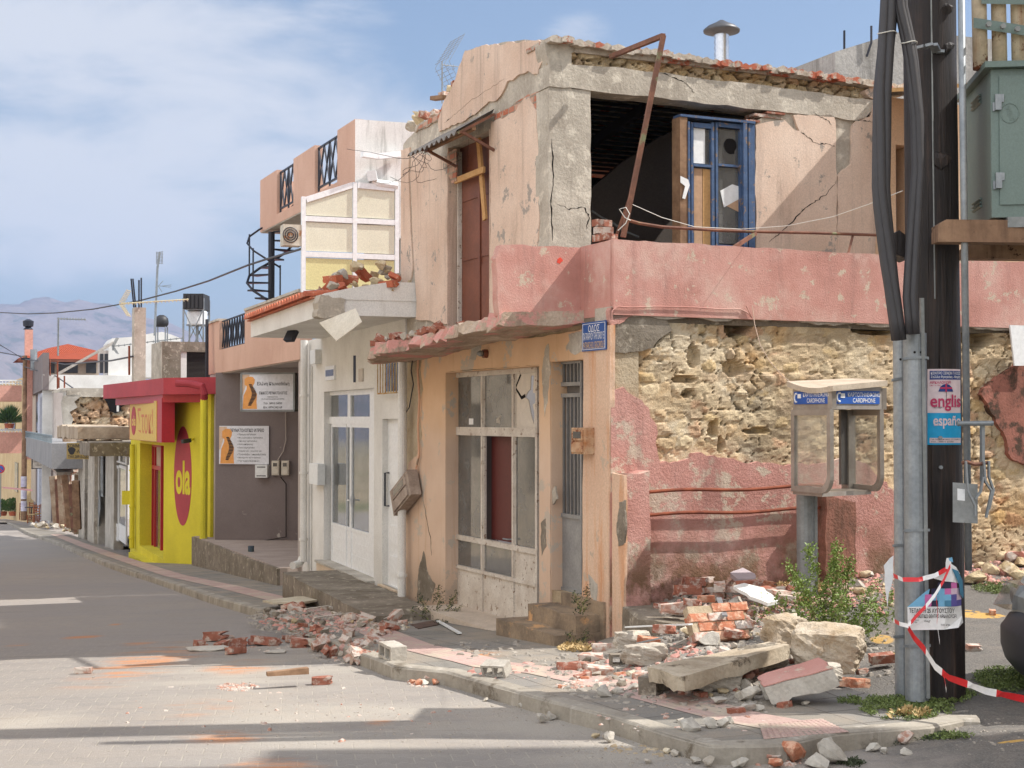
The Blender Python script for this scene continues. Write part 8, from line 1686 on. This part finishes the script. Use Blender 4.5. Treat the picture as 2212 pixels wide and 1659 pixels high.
# terrace of rubble by the pink wall: (u, v, kind, colour, size, lift)
T1 = [(1456, 1352, 'b', 'd', 1.25, .12, .1), (1496, 1343, 'b', 'b', .9, .14, .0), (1486, 1312, 'b', 'b', 1.3, .12, .3), (1421, 1290, 'b', 'b', .95, .1, 0), (1500, 1286, 'b', 'b', 1.1, .1, .2), (1556, 1312, 'b', 'd', 1.1, .16, 1.4), (1623, 1308, 'b', 'b', 1.4, .14, .2), (1661, 1318, 'b', 'b', 1., .14, 1.9), (1581, 1312, 'b', 'd', .8, .14, 2.2), (1526, 1328, 'b', 'o', .8, .12, .1), (1585, 1388, 'b', 'b', .9, .05, .0), (1680, 1322, 'b', 'd', 1.2, .12, .6), (1700, 1325, 'b', 'd', 1., .1, .1), (1740, 1312, 'b', 'o', .7, .05, .4), (1530, 1280, 'b', 'd', .8, .1, .8), (1660, 1290, 'b', 'o', .8, .1, .4), (1305, 1408, 'b', 'd', 1.15, 0, .05), (1280, 1432, 'b', 'd', 1.2, 0, -.35), (1228, 1448, 'b', 'b', 1., 0, .1), (1252, 1446, 'b', 'b', .9, 0, .1), (1293, 1458, 'b', 'd', 1.1, 0, .1), (1340, 1460, 'b', 'o', .5, 0, .5), (1436, 1412, 'b', 'b', 1., .17, -.4), (1400, 1398, 'b', 'o', 1., .02, .0), (1385, 1464, 'b', 'd', .7, 0, .5), (1514, 1506, 'b', 'b', .6, 0, 2), (1590, 1541, 'b', 'b', .6, 0, .3), (1696, 1527, 'b', 'b', .6, 0, .8), (1824, 1482, 'b', 'o', 1., 0, .1), (1852, 1484, 'b', 'o', .95, 0, .4), (1865, 1454, 'b', 'b', .55, 0, .4), (1905, 1430, 'b', 'b', 1., 0, .05), (2104, 1404, 'b', 'd', .7, 0, .1), (2144, 1326, 'b', 'o', .6, 0, 1.3), (1264, 1468, 'b', 'o', .4, 0, .2), (1215, 1486, 'b', 'o', .35, 0, .2)]
for j, (u, v, k, m, s, ad, rz) in enumerate(T1):
    if v < 1395 and u < 1760: lb, g = 'loose red brick in the rubble heap at the foot of the pink wall', 'bricks heaped at the foot of the pink wall'
    elif u > 1800: lb, g = 'loose brick on the ground near the wooden pole', 'bricks on the ground around the wooden pole'
    else: lb, g = 'loose brick on the corner pavement around the fallen slab', 'bricks on the corner pavement'
    put(u, v, k, m, s, lb, 'brick', g, ad, rz)
for i in range(46):      # filling of that heap
    u, v = rn.uniform(1420, 1900), rn.uniform(1272, 1385)
    if v > 1385-(u-1420)*.05 or (u > 1720 and v > 1330): continue
    lift = .10*max(0, 1-abs(u-1540)/200)*max(0, 1-abs(v-1330)/70)
    k = rn.choice('bbrrr'); put(u, v, k, rn.choice('bdd') if k == 'b' else rn.choice('wgsp'), rn.uniform(.5, 1.) if k == 'b' else rn.uniform(.08, .22), *(('loose red brick in the rubble heap at the foot of the pink wall', 'brick', 'bricks heaped at the foot of the pink wall') if k == 'b' else ('lump of broken masonry in the rubble heap at the foot of the pink wall', 'stone', 'lumps heaped at the foot of the pink wall')), lift, None, .5)
T2 = [(1302, 1505, 'w', .22), (1369, 1490, 'w', .14), (1486, 1578, 'w', .2), (1534, 1572, 'w', .17), (1560, 1571, 'w', .12), (1572, 1562, 'w', .12), (1553, 1522, 'w', .16), (1616, 1512, 'g', .24), (1607, 1488, 'g', .2), (1616, 1536, 'w', .15), (1640, 1535, 'w', .11), (1740, 1522, 'g', .08), (1470, 1560, 'g', .08), (1340, 1500, 'w', .1), (1563, 1500, 's', .12), (1590, 1497, 'b', .1), (1632, 1274, 's', .3), (1648, 1490, 'g', .14), (1526, 1394, 'w', .3)]
for u, v, m, s in T2: put(u, v, 'r', m, s, 'pale broken lump of concrete on the corner pavement', 'stone', 'concrete lumps on the corner pavement')
T3 = [(1540, 1632, 'w', .14), (1566, 1636, 'w', .1), (1593, 1632, 'w', .16), (1623, 1632, 'o', .14), (1639, 1634, 'w', .17), (1667, 1638, 'd', .16), (1713, 1636, 'o', .27), (1690, 1634, 'o', .14), (1790, 1640, 'w', .38), (1764, 1648, 'w', .2), (1677, 1654, 'o', .14), (1823, 1606, 'o', .12), (1886, 1614, 'w', .14), (1957, 1622, 'w', .11), (1910, 1620, 'w', .09), (1953, 1600, 'd', .16), (1600, 1652, 'w', .14), (1500, 1640, 'w', .1), (1530, 1655, 'g', .12), (1400, 1640, 'g', .07), (1460, 1625, 'g', .09), (1440, 1618, 's', .08), (1310, 1587, 'w', .11), (1318, 1595, 'w', .12), (1287, 1585, 's', .08), (1188, 1545, 'w', .14), (1170, 1552, 'w', .14), (1130, 1520, 'w', .1), (1050, 1506, 'g', .07), (1093, 1500, 'w', .1), (1030, 1483, 'w', .13)]
for u, v, m, s in T3: p = gp(u, min(1657, v+9), ZR); o = put(u, v, 'r', m, s, 'orange brick lump at the foot of the near kerb' if m == 'o' else 'pale rubble lump at the foot of the near kerb', 'stone', 'rubble lumps below the near kerb'+(' of orange brick' if m == 'o' else '')); o.location = p
# bricks on the road and over the kerb farther off
RD = [(467, 1385, 'b', 'b', 1.5, .1), (495, 1381, 'b', 'b', .7, .4), (430, 1398, 'b', 'b', 1., 2), (481, 1400, 'b', 'b', 1., 1.2), (513, 1396, 'b', 'b', 1.2, .4), (509, 1413, 'b', 'b', 1.1, 1), (554, 1393, 'b', 'b', .9, .2), (573, 1394, 'b', 'b', 1.3, .1), (594, 1394, 'b', 'b', .9, .5), (637, 1388, 'b', 'd', 1.1, .2), (656, 1383, 'b', 'b', 1.3, 1.2), (652, 1398, 'b', 'b', 1.3, .1), (550, 1380, 'b', 'b', .5, .1), (620, 1382, 'b', 'b', .6, .3), (181, 1455, 'b', 'd', .8, .1), (697, 1478, 'b', 'b', .9, .2)]
for u, v, k, m, s, rz in RD: o = put(u, v, k, m, s, 'red brick lying out on the shaded road', 'brick', 'bricks scattered on the shaded road', 0, rz); o.location = gp(u, v, ZR)
for (u, v, w, lb) in ((448, 1405, .2, 'flat grey plaster slab on the road, beside the outermost bricks'), (599, 1410, .13, 'small flat plaster slab on the road nearer the kerb'), (635, 1380, .13, 'thin plaster flake on the road behind the brick row')):
    p = gp(u, v, ZR); r_ = rock(w, u, 6, 1.2, .7, .16); obj('plaster_flake', placed(r_, p), m_concp, None, lb, 'plaster flake')
for i in range(62):
    t = rn.random(); u = 680+t*160+rn.uniform(-18, 18); v = 1386+t*44+rn.uniform(-12, 14); p = gp(u, v, (lambda x, y: G(x, y)-.06)); p.z += rn.uniform(-.03, .05)*(1-abs(t-.5)*1.4)
    if rn.random() < .48: o = put(u, v, 'b', rn.choice('bddd'), rn.uniform(.6, 1.1), 'red brick in the pile spilling over the far kerb', 'brick', 'bricks piled over the far kerb', 0, None, 1.0)
    else: o = put(u, v, 'r', rn.choice('gwgp'), rn.uniform(.07, .17), 'mortar lump in the pile spilling over the far kerb', 'stone', 'mortar lumps piled over the far kerb', 0, None, .8)
    o.location = p
for i in range(120):
    u, v = rn.uniform(570, 880), rn.uniform(1308, 1392)
    if v > 1325+(u-585)*.26+18 or v < 1305+(u-700)*.22: continue
    if rn.random() < .3: put(u, v, 'b', rn.choice('bdd'), rn.uniform(.6, 1.3), 'red brick in the rubble spread over the pavement before the white shop', 'brick', 'bricks on the pavement before the white shop', rn.uniform(-.02, .02), None, .5)
    else: put(u, v, 'r', rn.choice('gwkgs'), rn.uniform(.05, .17), 'grey lump in the rubble spread over the pavement before the white shop', 'stone', 'lumps on the pavement before the white shop', rn.uniform(-.02, .03), None, .5)
for i, (u, v, m, s) in enumerate([(903, 1472, 'o', .14), (912, 1466, 'o', .16), (921, 1462, 'o', .18), (893, 1478, 'o', .1), (906, 1480, 'o', .12), (918, 1480, 'w', .12), (932, 1475, 'd', .2), (940, 1480, 'o', .1), (834, 1444, 'w', .25), (841, 1452, 'o', .18), (818, 1436, 'w', .2)]): o = put(u, v, 'r', m, s, 'orange brick lump against the kerb in the sunlight edge', 'stone', 'brick lumps against the middle kerb'); o.location = gp(u, v, ZR)
for i in range(16):
    u, v = rn.uniform(1600, 1930), rn.uniform(1245, 1300); put(u, v, 'r', 'ws'[i % 2], rn.uniform(.1, .26), 'lump of broken masonry in the rubble heap at the foot of the pink wall', 'stone', 'lumps heaped at the foot of the pink wall', 0)
for i in range(24):
    u, v = rn.uniform(2090, 2230), rn.uniform(1198, 1262); put(u, v, 'r', rn.choice('spds'), rn.uniform(.12, .35), 'stone in the spread of rubble behind the galvanised pipe', 'stone', 'stones behind the galvanised pipe', 0)
# rubble on the white canopy and on the broken balcony
for i in range(64):
    t = rn.random(); n = rn.uniform(.0, 1.05); a = rn.uniform(-.32, .9); h = max(0, .46-abs(a-.05)*.45-abs(n-.45)*.3); p = F2.P(a, n, cz1+.05+h*rn.random()); k = rn.choice('brrr')
    inst(k, rn.randrange(8), rn.choice('ttd') if k == 'b' else rn.choice('swsg'), p, rn.uniform(0, 6), rn.uniform(-.7, .7), rn.uniform(-.7, .7), rn.uniform(.8, 1.4) if k == 'b' else rn.uniform(.1, .27), {'b': 'brick', 'r': 'stone'}[k], {'b': 'red tile or brick piece in the heap on the white canopy', 'r': 'stone in the heap on the white canopy'}[k], {'b': 'brick', 'r': 'stone'}[k], {'b': 'brick pieces on the white canopy', 'r': 'stones on the white canopy'}[k])
bt = PY(742, 622, 19.6); obj('upright_batten', MB().bar(bt, PY(739, 588, 19.6), .06, .05), m_wood, None, 'short timber batten sticking up from the heap on the white canopy', 'batten')
for i in range(56):
    a = rn.uniform(2.2, 5.1); n = rn.uniform(.1, .86)-max(0, a-4.4)*.3; p = F1.P(a, n, slabz(a, n)+.03+rn.uniform(0, .06)*(a > 3.6)); k = rn.choice('bbrr')
    inst(k, rn.randrange(8), rn.choice('bdb') if k == 'b' else rn.choice('gwg'), p, rn.uniform(0, 6), rn.uniform(-.5, .5), rn.uniform(-.5, .5), rn.uniform(.7, 1.2) if k == 'b' else rn.uniform(.08, .24), {'b': 'brick', 'r': 'stone'}[k], {'b': 'red brick on the sagging balcony slab', 'r': 'mortar lump on the sagging balcony slab'}[k], {'b': 'brick', 'r': 'stone'}[k], {'b': 'bricks on the sagging balcony slab', 'r': 'mortar lumps on the sagging balcony slab'}[k])
for i, (u, v, k, m, s) in enumerate([(908, 262, 'r', 's', .36), (918, 254, 'b', 'b', 1.2), (935, 248, 'b', 'd', 1.), (886, 283, 'r', 'g', .3), (962, 208, 'b', 'd', 1.), (981, 182, 'b', 'b', .9), (972, 196, 'r', 's', .2), (900, 268, 'r', 's', .3)]):
    a, z = F1.az(u, v, -.12); inst(k, i, m, F1.P(a, -.14, z-.02), i, .1, .1, s, {'b': 'brick', 'r': 'stone'}[k], {'b': 'loose brick on the broken stepped edge of the gable', 'r': 'loose stone on the broken stepped edge of the gable'}[k], {'b': 'brick', 'r': 'stone'}[k], {'b': 'bricks on the gable edge', 'r': 'stones on the gable edge'}[k])
for i in range(120):
    a_ = rn.uniform(0, 6.28); q_ = rn.random()**.6; u, v = 1500+270*q_*math.cos(a_), 1455+62*q_*math.sin(a_)
    if u < 1340 and v < 1410: continue
    k = rn.choice('brrrr'); put(u, v, k, rn.choice('dbd') if k == 'b' else rn.choice('wgkpgs'), rn.uniform(.35, .8) if k == 'b' else rn.uniform(.05, .15), *(('loose brick on the corner pavement around the fallen slab', 'brick', 'bricks on the corner pavement') if k == 'b' else ('pale broken lump of concrete on the corner pavement', 'stone', 'concrete lumps on the corner pavement')), 0, None, .5)
# --- uncountable chips and gravel
def chips(name, zones, m, seed, smin, smax, f=None):
    """zones: (list of pixel corners of a polygon, count) or (cx,cy,ru,rv,count) ellipses"""
    r_ = random.Random(seed); mb = MB(); vs = mb.v; fs = mb.f
    for (cx, cy, ru, rv, n, ff) in zones:
        for _ in range(n):
            a = r_.uniform(0, 6.283); q = r_.random()**.7; u, v = cx+ru*q*math.cos(a), cy+rv*q*math.sin(a); g_ = gp(u, v, ff)
            s = smin*(smax/smin)**(r_.random()**2.2); k = len(vs); rz = r_.uniform(0, 3.1); c, sn_ = math.cos(rz), math.sin(rz); sx, sy, sz = s*r_.uniform(.5, 1), s*r_.uniform(.4, .9), s*r_.uniform(.25, .7)
            for (x, y, z) in ((-1, -1, 0), (1, -.8, 0), (.8, 1, 0), (-1, .8, 0), (-.6, -.5, 1), (.5, -.6, .8), (.6, .5, 1), (-.5, .6, .7)):
                x = x*sx*r_.uniform(.8, 1.2); y = y*sy*r_.uniform(.8, 1.2); vs.append(Vector((g_.x+x*c-y*sn_, g_.y+x*sn_+y*c, g_.z-.004+z*sz)))
            fs += [tuple(k+i for i in t) for t in ((4, 5, 6, 7), (0, 1, 5, 4), (1, 2, 6, 5), (2, 3, 7, 6), (3, 0, 4, 7))]
    return obj(name, mb, m, kind='stuff', fix=False)
gz_zone = lambda u, v: G
m_grav = M('dusty_gravel', srgb(168, 160, 148), srgb(138, 130, 120), 9, 40, .5, .006)
chips('grey_gravel', [(1540, 1335, 200, 60, 3600, G), (1480, 1460, 300, 70, 3400, G), (700, 1340, 170, 34, 2200, G), (760, 1410, 90, 26, 700, ZR), (1560, 1500, 160, 40, 600, G), (1240, 1440, 110, 26, 500, G), (1050, 1405, 120, 24, 260, G), (1900, 1420, 180, 60, 500, ZR)], m_grav, 1, .006, .05)
chips('road_grit', [(1150, 1530, 170, 30, 1400, ZR), (1380, 1615, 200, 40, 1600, ZR), (1600, 1645, 260, 26, 900, ZR), (960, 1480, 80, 18, 700, ZR), (600, 1440, 300, 50, 700, ZR), (2060, 1590, 180, 50, 260, ZR), (560, 1480, 420, 90, 900, ZR), (880, 1560, 400, 80, 900, ZR), (420, 1580, 300, 60, 400, ZR)], m_grav, 11, .003, .017)
chips('brick_chips', [(1560, 1340, 170, 48, 800, G), (1480, 1450, 240, 50, 420, G), (720, 1345, 110, 22, 300, G), (760, 1410, 80, 22, 260, ZR), (512, 1484, 46, 9, 330, ZR), (1260, 1480, 60, 10, 120, G), (1240, 1475, 22, 6, 160, G), (1500, 1555, 220, 30, 110, G), (905, 1476, 24, 9, 140, ZR), (600, 1540, 380, 70, 130, ZR), (1690, 1640, 90, 18, 160, ZR), (1750, 1600, 140, 16, 60, ZR), (2150, 1230, 80, 30, 160, G), (530, 1400, 110, 16, 120, ZR)], m_rk['d'], 2, .006, .04)
chips('plaster_chips', [(1600, 1310, 210, 56, 900, G), (1480, 1440, 250, 50, 420, G), (700, 1345, 140, 26, 260, G), (1850, 1270, 110, 40, 400, G), (2150, 1232, 80, 34, 420, G), (1380, 1440, 140, 26, 160, G), (1100, 1450, 110, 18, 110, G), (650, 1340, 100, 20, 160, G), (1240, 1390, 60, 10, 90, G)], m_rk['p'], 3, .01, .06)
chips('pale_dust_lumps', [(1600, 1320, 190, 56, 500, G), (820, 1345, 70, 22, 300, G), (1880, 1285, 90, 30, 220, G), (1500, 1620, 200, 16, 260, ZR)], m_mortar, 4, .01, .05)
# ================= PLANTS
def leafmat(name, c1, c2): t = NT(name); col = t.mix(t.noise(14, 4), c1, c2); m = t.fin(col, .55, 0, .3); t.b.inputs['Transmission Weight'].default_value = 0; return m
m_leaf = leafmat('weed_leaf', srgb(142, 158, 78), srgb(98, 124, 60)); m_leaf2 = leafmat('dark_weed_leaf', srgb(70, 80, 52), srgb(52, 60, 40)); m_grass = leafmat('ground_grass', srgb(92, 112, 58), srgb(120, 128, 74)); m_stem = plain('weed_stem', srgb(132, 132, 78), .7); m_dry = plain('dry_grass', srgb(186, 160, 112), .8)
def leaf(mb, p, d, L, w, rn_):
    s = d.cross(Vector((rn_.uniform(-1, 1), rn_.uniform(-1, 1), rn_.uniform(.2, 1)))).normalized()*w; k = len(mb.v); mb.v += [p, p+d*L*.5+s, p+d*L, p+d*L*.5-s]; mb.f.append((k, k+1, k+2, k+3))
def bush(name, label, base, stems, seed, lm, ll=.035, group=None, dens=34):
    t = thing(name, label, 'weed', base, group); r_ = random.Random(seed); lf = MB(); st_ = MB()
    for (dx, dy, h, lean, rad) in stems:
        p = Vector(base)+Vector((dx*.3, dy*.3, -.02)); tip = Vector(base)+Vector((dx+lean, dy, h)); pts = [p.lerp(tip, k/6)+Vector((.02*math.sin(k*2+dx*9), .02*math.cos(k*3), .03*math.sin(k/6*3.1)*h)) for k in range(7)]; st_.tube(pts, [.007-.0008*k for k in range(7)], 5)
        for k in range(int(dens*h/.3)):
            s = r_.random()**.8; q = pts[0].lerp(pts[-1], s); rr_ = rad*(1-.75*s)*r_.random()**.5; a = r_.uniform(0, 6.3); o = Vector((math.cos(a)*rr_, math.sin(a)*rr_, r_.uniform(-.05, .05))); 
            if r_.random() < .3: st_.tube([q, q+o], .002, 3, False)
            for _ in range(4): leaf(lf, q+o+Vector((r_.uniform(-.02, .02),)*3), Vector((r_.gauss(0, 1), r_.gauss(0, 1), r_.gauss(.3, .8))).normalized(), ll*r_.uniform(.6, 1.3), ll*.3, r_)
        if h > .45:
            for k in range(46): s = .72+.28*k/46; q = pts[0].lerp(pts[-1], s); leaf(lf, q, Vector((r_.gauss(0, .6), r_.gauss(0, .6), 1)).normalized(), .03, .006, r_)
    obj('leaves', lf, lm, t, fix=False); obj('stem', st_, m_stem, t); return t
gb_ = gp(1800, 1382); bush('green_weed', 'tall bright green weed growing beside the boulder and the phone post', gb_, [(-.12, .1, .78, -.04, .16), (-.28, .0, .62, -.08, .16), (0., .0, .80, .05, .18), (.10, .1, .66, .06, .16), (-.18, -.1, .5, -.1, .2), (.22, 0, .45, .12, .2), (.34, .05, .36, .16, .18), (.05, -.15, .38, 0, .22), (-.38, .05, .34, -.1, .16), (.42, -.05, .28, .16, .16), (.2, -.12, .3, .1, .2), (-.05, .15, .7, .12, .14)], 3, m_leaf, .026, dens=84)
bush('low_weed', 'low pale weed among the bricks behind the tall green weed', gp(1700, 1345), [(-.12, 0, .2, -.1, .12), (.1, 0, .24, .1, .12), (-.25, 0, .14, -.1, .1), (.22, 0, .16, .1, .1)], 5, m_leaf, .03)
bush('dark_shrub', 'dark dry shrub at the foot of the peach shop wall', gp(945, 1338), [(-.12, 0, .26, -.08, .13), (.0, 0, .36, .02, .13), (.12, 0, .28, .08, .12), (.18, -.05, .16, .1, .1), (-.22, -.05, .12, -.1, .1)], 6, m_leaf2, .022, dens=60)
bush('dark_shrub', 'small dark shrub growing by the grey grille door step', PY(1256, 1318, 13.95), [(-.03, 0, .16, -.02, .07), (.04, 0, .2, .02, .07)], 7, m_leaf2, .02, dens=60)
bush('dark_shrub', 'small dark weed beside the lower door step', gp(1250, 1396)+Vector((0, 0, -.0)), [(-.05, 0, .12, -.03, .1), (.05, 0, .12, .03, .1)], 8, m_leaf2, .018, dens=70)
bush('dark_shrub', 'small dark weed below the yellow wall pipe', gp(465, 1226), [(-.1, 0, .2, -.08, .12), (.1, 0, .26, .05, .14)], 9, m_leaf2, .035, dens=60)
def grass(name, zones, m, seed, n, ll, f=ZR):
    r_ = random.Random(seed); mb = MB()
    for (cx, cy, ru, rv, k) in zones:
        for _ in range(k):
            a = r_.uniform(0, 6.28); q = r_.random()**.6; u, v = cx+ru*q*math.cos(a), cy+rv*q*math.sin(a)
            if float(fbm(np.array(u*.03), np.array(v*.08), 3, 4)) < -.13: continue
            g_ = gp(u, v, G if v < 1572 and u < 2110 else f)
            for _ in range(5):
                d = Vector((r_.gauss(0, 1), r_.gauss(0, 1), r_.uniform(.2, 1.1))).normalized(); leaf(mb, g_+Vector((r_.uniform(-.02, .02), r_.uniform(-.02, .02), r_.uniform(0, .02))), d, ll*r_.uniform(.5, 1.3), ll*.22, r_)
    return obj(name, mb, m, kind='stuff', fix=False)
grass('grass', [(2020, 1500, 90, 22, 900), (1960, 1535, 100, 22, 1000), (1880, 1515, 80, 8, 300), (2170, 1470, 70, 28, 900), (1900, 1590, 110, 14, 500), (1830, 1580, 40, 8, 160), (2160, 1272, 60, 12, 500), (2030, 1592, 70, 8, 200)], m_grass, 1, 0, .022)
grass('weedy_ground_cover', [(1880, 1600, 90, 14, 450), (1735, 1605, 26, 10, 160), (1850, 1650, 40, 8, 150), (1560, 1262, 140, 8, 160), (960, 1345, 30, 5, 80), (1990, 1590, 60, 12, 250)], m_leaf2, 2, 0, .02)
grass('dry_grass', [(1740, 1270, 60, 18, 160), (1250, 1402, 40, 8, 120), (1950, 1545, 60, 10, 90)], m_dry, 3, 0, .05)
# far potted plants
for i, (u, v, Y, s, lb) in enumerate([(20, 925, 94, 1.1, 'spiky palm plant on the far pink balcony'), (28, 1072, 90, .9, 'dark leafy potted bush by the far pavement, nearer the notice pole'), (6, 1070, 90, .8, 'dark leafy potted bush at the picture edge on the far pavement')]):
    b = PY(u, v, Y) if i == 0 else gp(u, 1114, ZR); t = thing('potted_plant', lb, 'plant', b); r_ = random.Random(i); lf = MB()
    for _ in range(420):
        a = r_.uniform(0, 6.3); e_ = r_.uniform(.1, 1.5); q = s*r_.random()**.5; d = Vector((math.cos(a)*math.cos(e_), math.sin(a)*math.cos(e_), math.sin(e_))); leaf(lf, b+Vector((0, 0, .3))+(d*q*.3 if i == 0 else d*q), d, .9*s if i == 0 else .16, .035 if i == 0 else .06, r_)
    obj('leaves', lf, leafmat('far_leaf_%d' % i, srgb(92, 120, 70), srgb(64, 92, 50)), t, fix=False); obj('pot', MB().lathe(b, [(.25, 0), (.32, .3)], 12), m_tile, t)
# far heap of debris by the cafe
for i in range(26): u = rn.uniform(60, 185); v = 1133+(u-60)*.14+rn.uniform(-4, 5); put(u, v, 'r', rn.choice('gksw'), rn.uniform(.2, .6), 'lump of debris before the ruined shop front', 'stone', 'debris lumps before the ruined shop front')
# ================= what stands just out of the picture (shades and lights the street)
ob = thing('opposite_house', 'cream house on the other side of the street', 'house', (-8, 14, 0)); m_opp = M('opposite_cream', srgb(226, 210, 186), srgb(214, 196, 170), .6, 20, .2)
OF = Fr(-6.6, 7.5, -.375, 1); wins = [(2+i*3.2, 3.2+i*3.2, .2 if i % 3 == 0 else 1., 2.4) for i in range(9)]+[(2+i*3.2, 3.3+i*3.2, 4.2, 5.6) for i in range(9)]
obj('front_wall', wallmb(OF, 0, 34, -3, 6.6, -.4, 0, wins), m_opp, ob); obj('window_dark', MB().box(OF, 0, 34, -.3, -.25, -3, 6.6), m_gld, ob)
sb2 = thing('side_street_house', 'tall pale house across the side street', 'house', (13, 9, 0))
def blk(x0, y0, x1, y1, z0, z1, name): obj(name, MB().hexa([Vector(p) for p in [(x0, y0, z0), (x1, y0, z0), (x1, y1, z0), (x0, y1, z0), (x0, y0, z1), (x1, y0, z1), (x1, y1, z1), (x0, y1, z1)]]), m_opp, sb2)
blk(9.2, -2, 18, 9.2, -.4, 8, 'lower_storeys'); blk(9.2, -2, 18, 9.86, 8.02, 14.8, 'upper_storeys')
for i, z in enumerate((8.9, 10.2, 11.6)): blk(8.9, 9.88, 12, 10.05+.14*i, z, z+.14, 'balcony_rail')
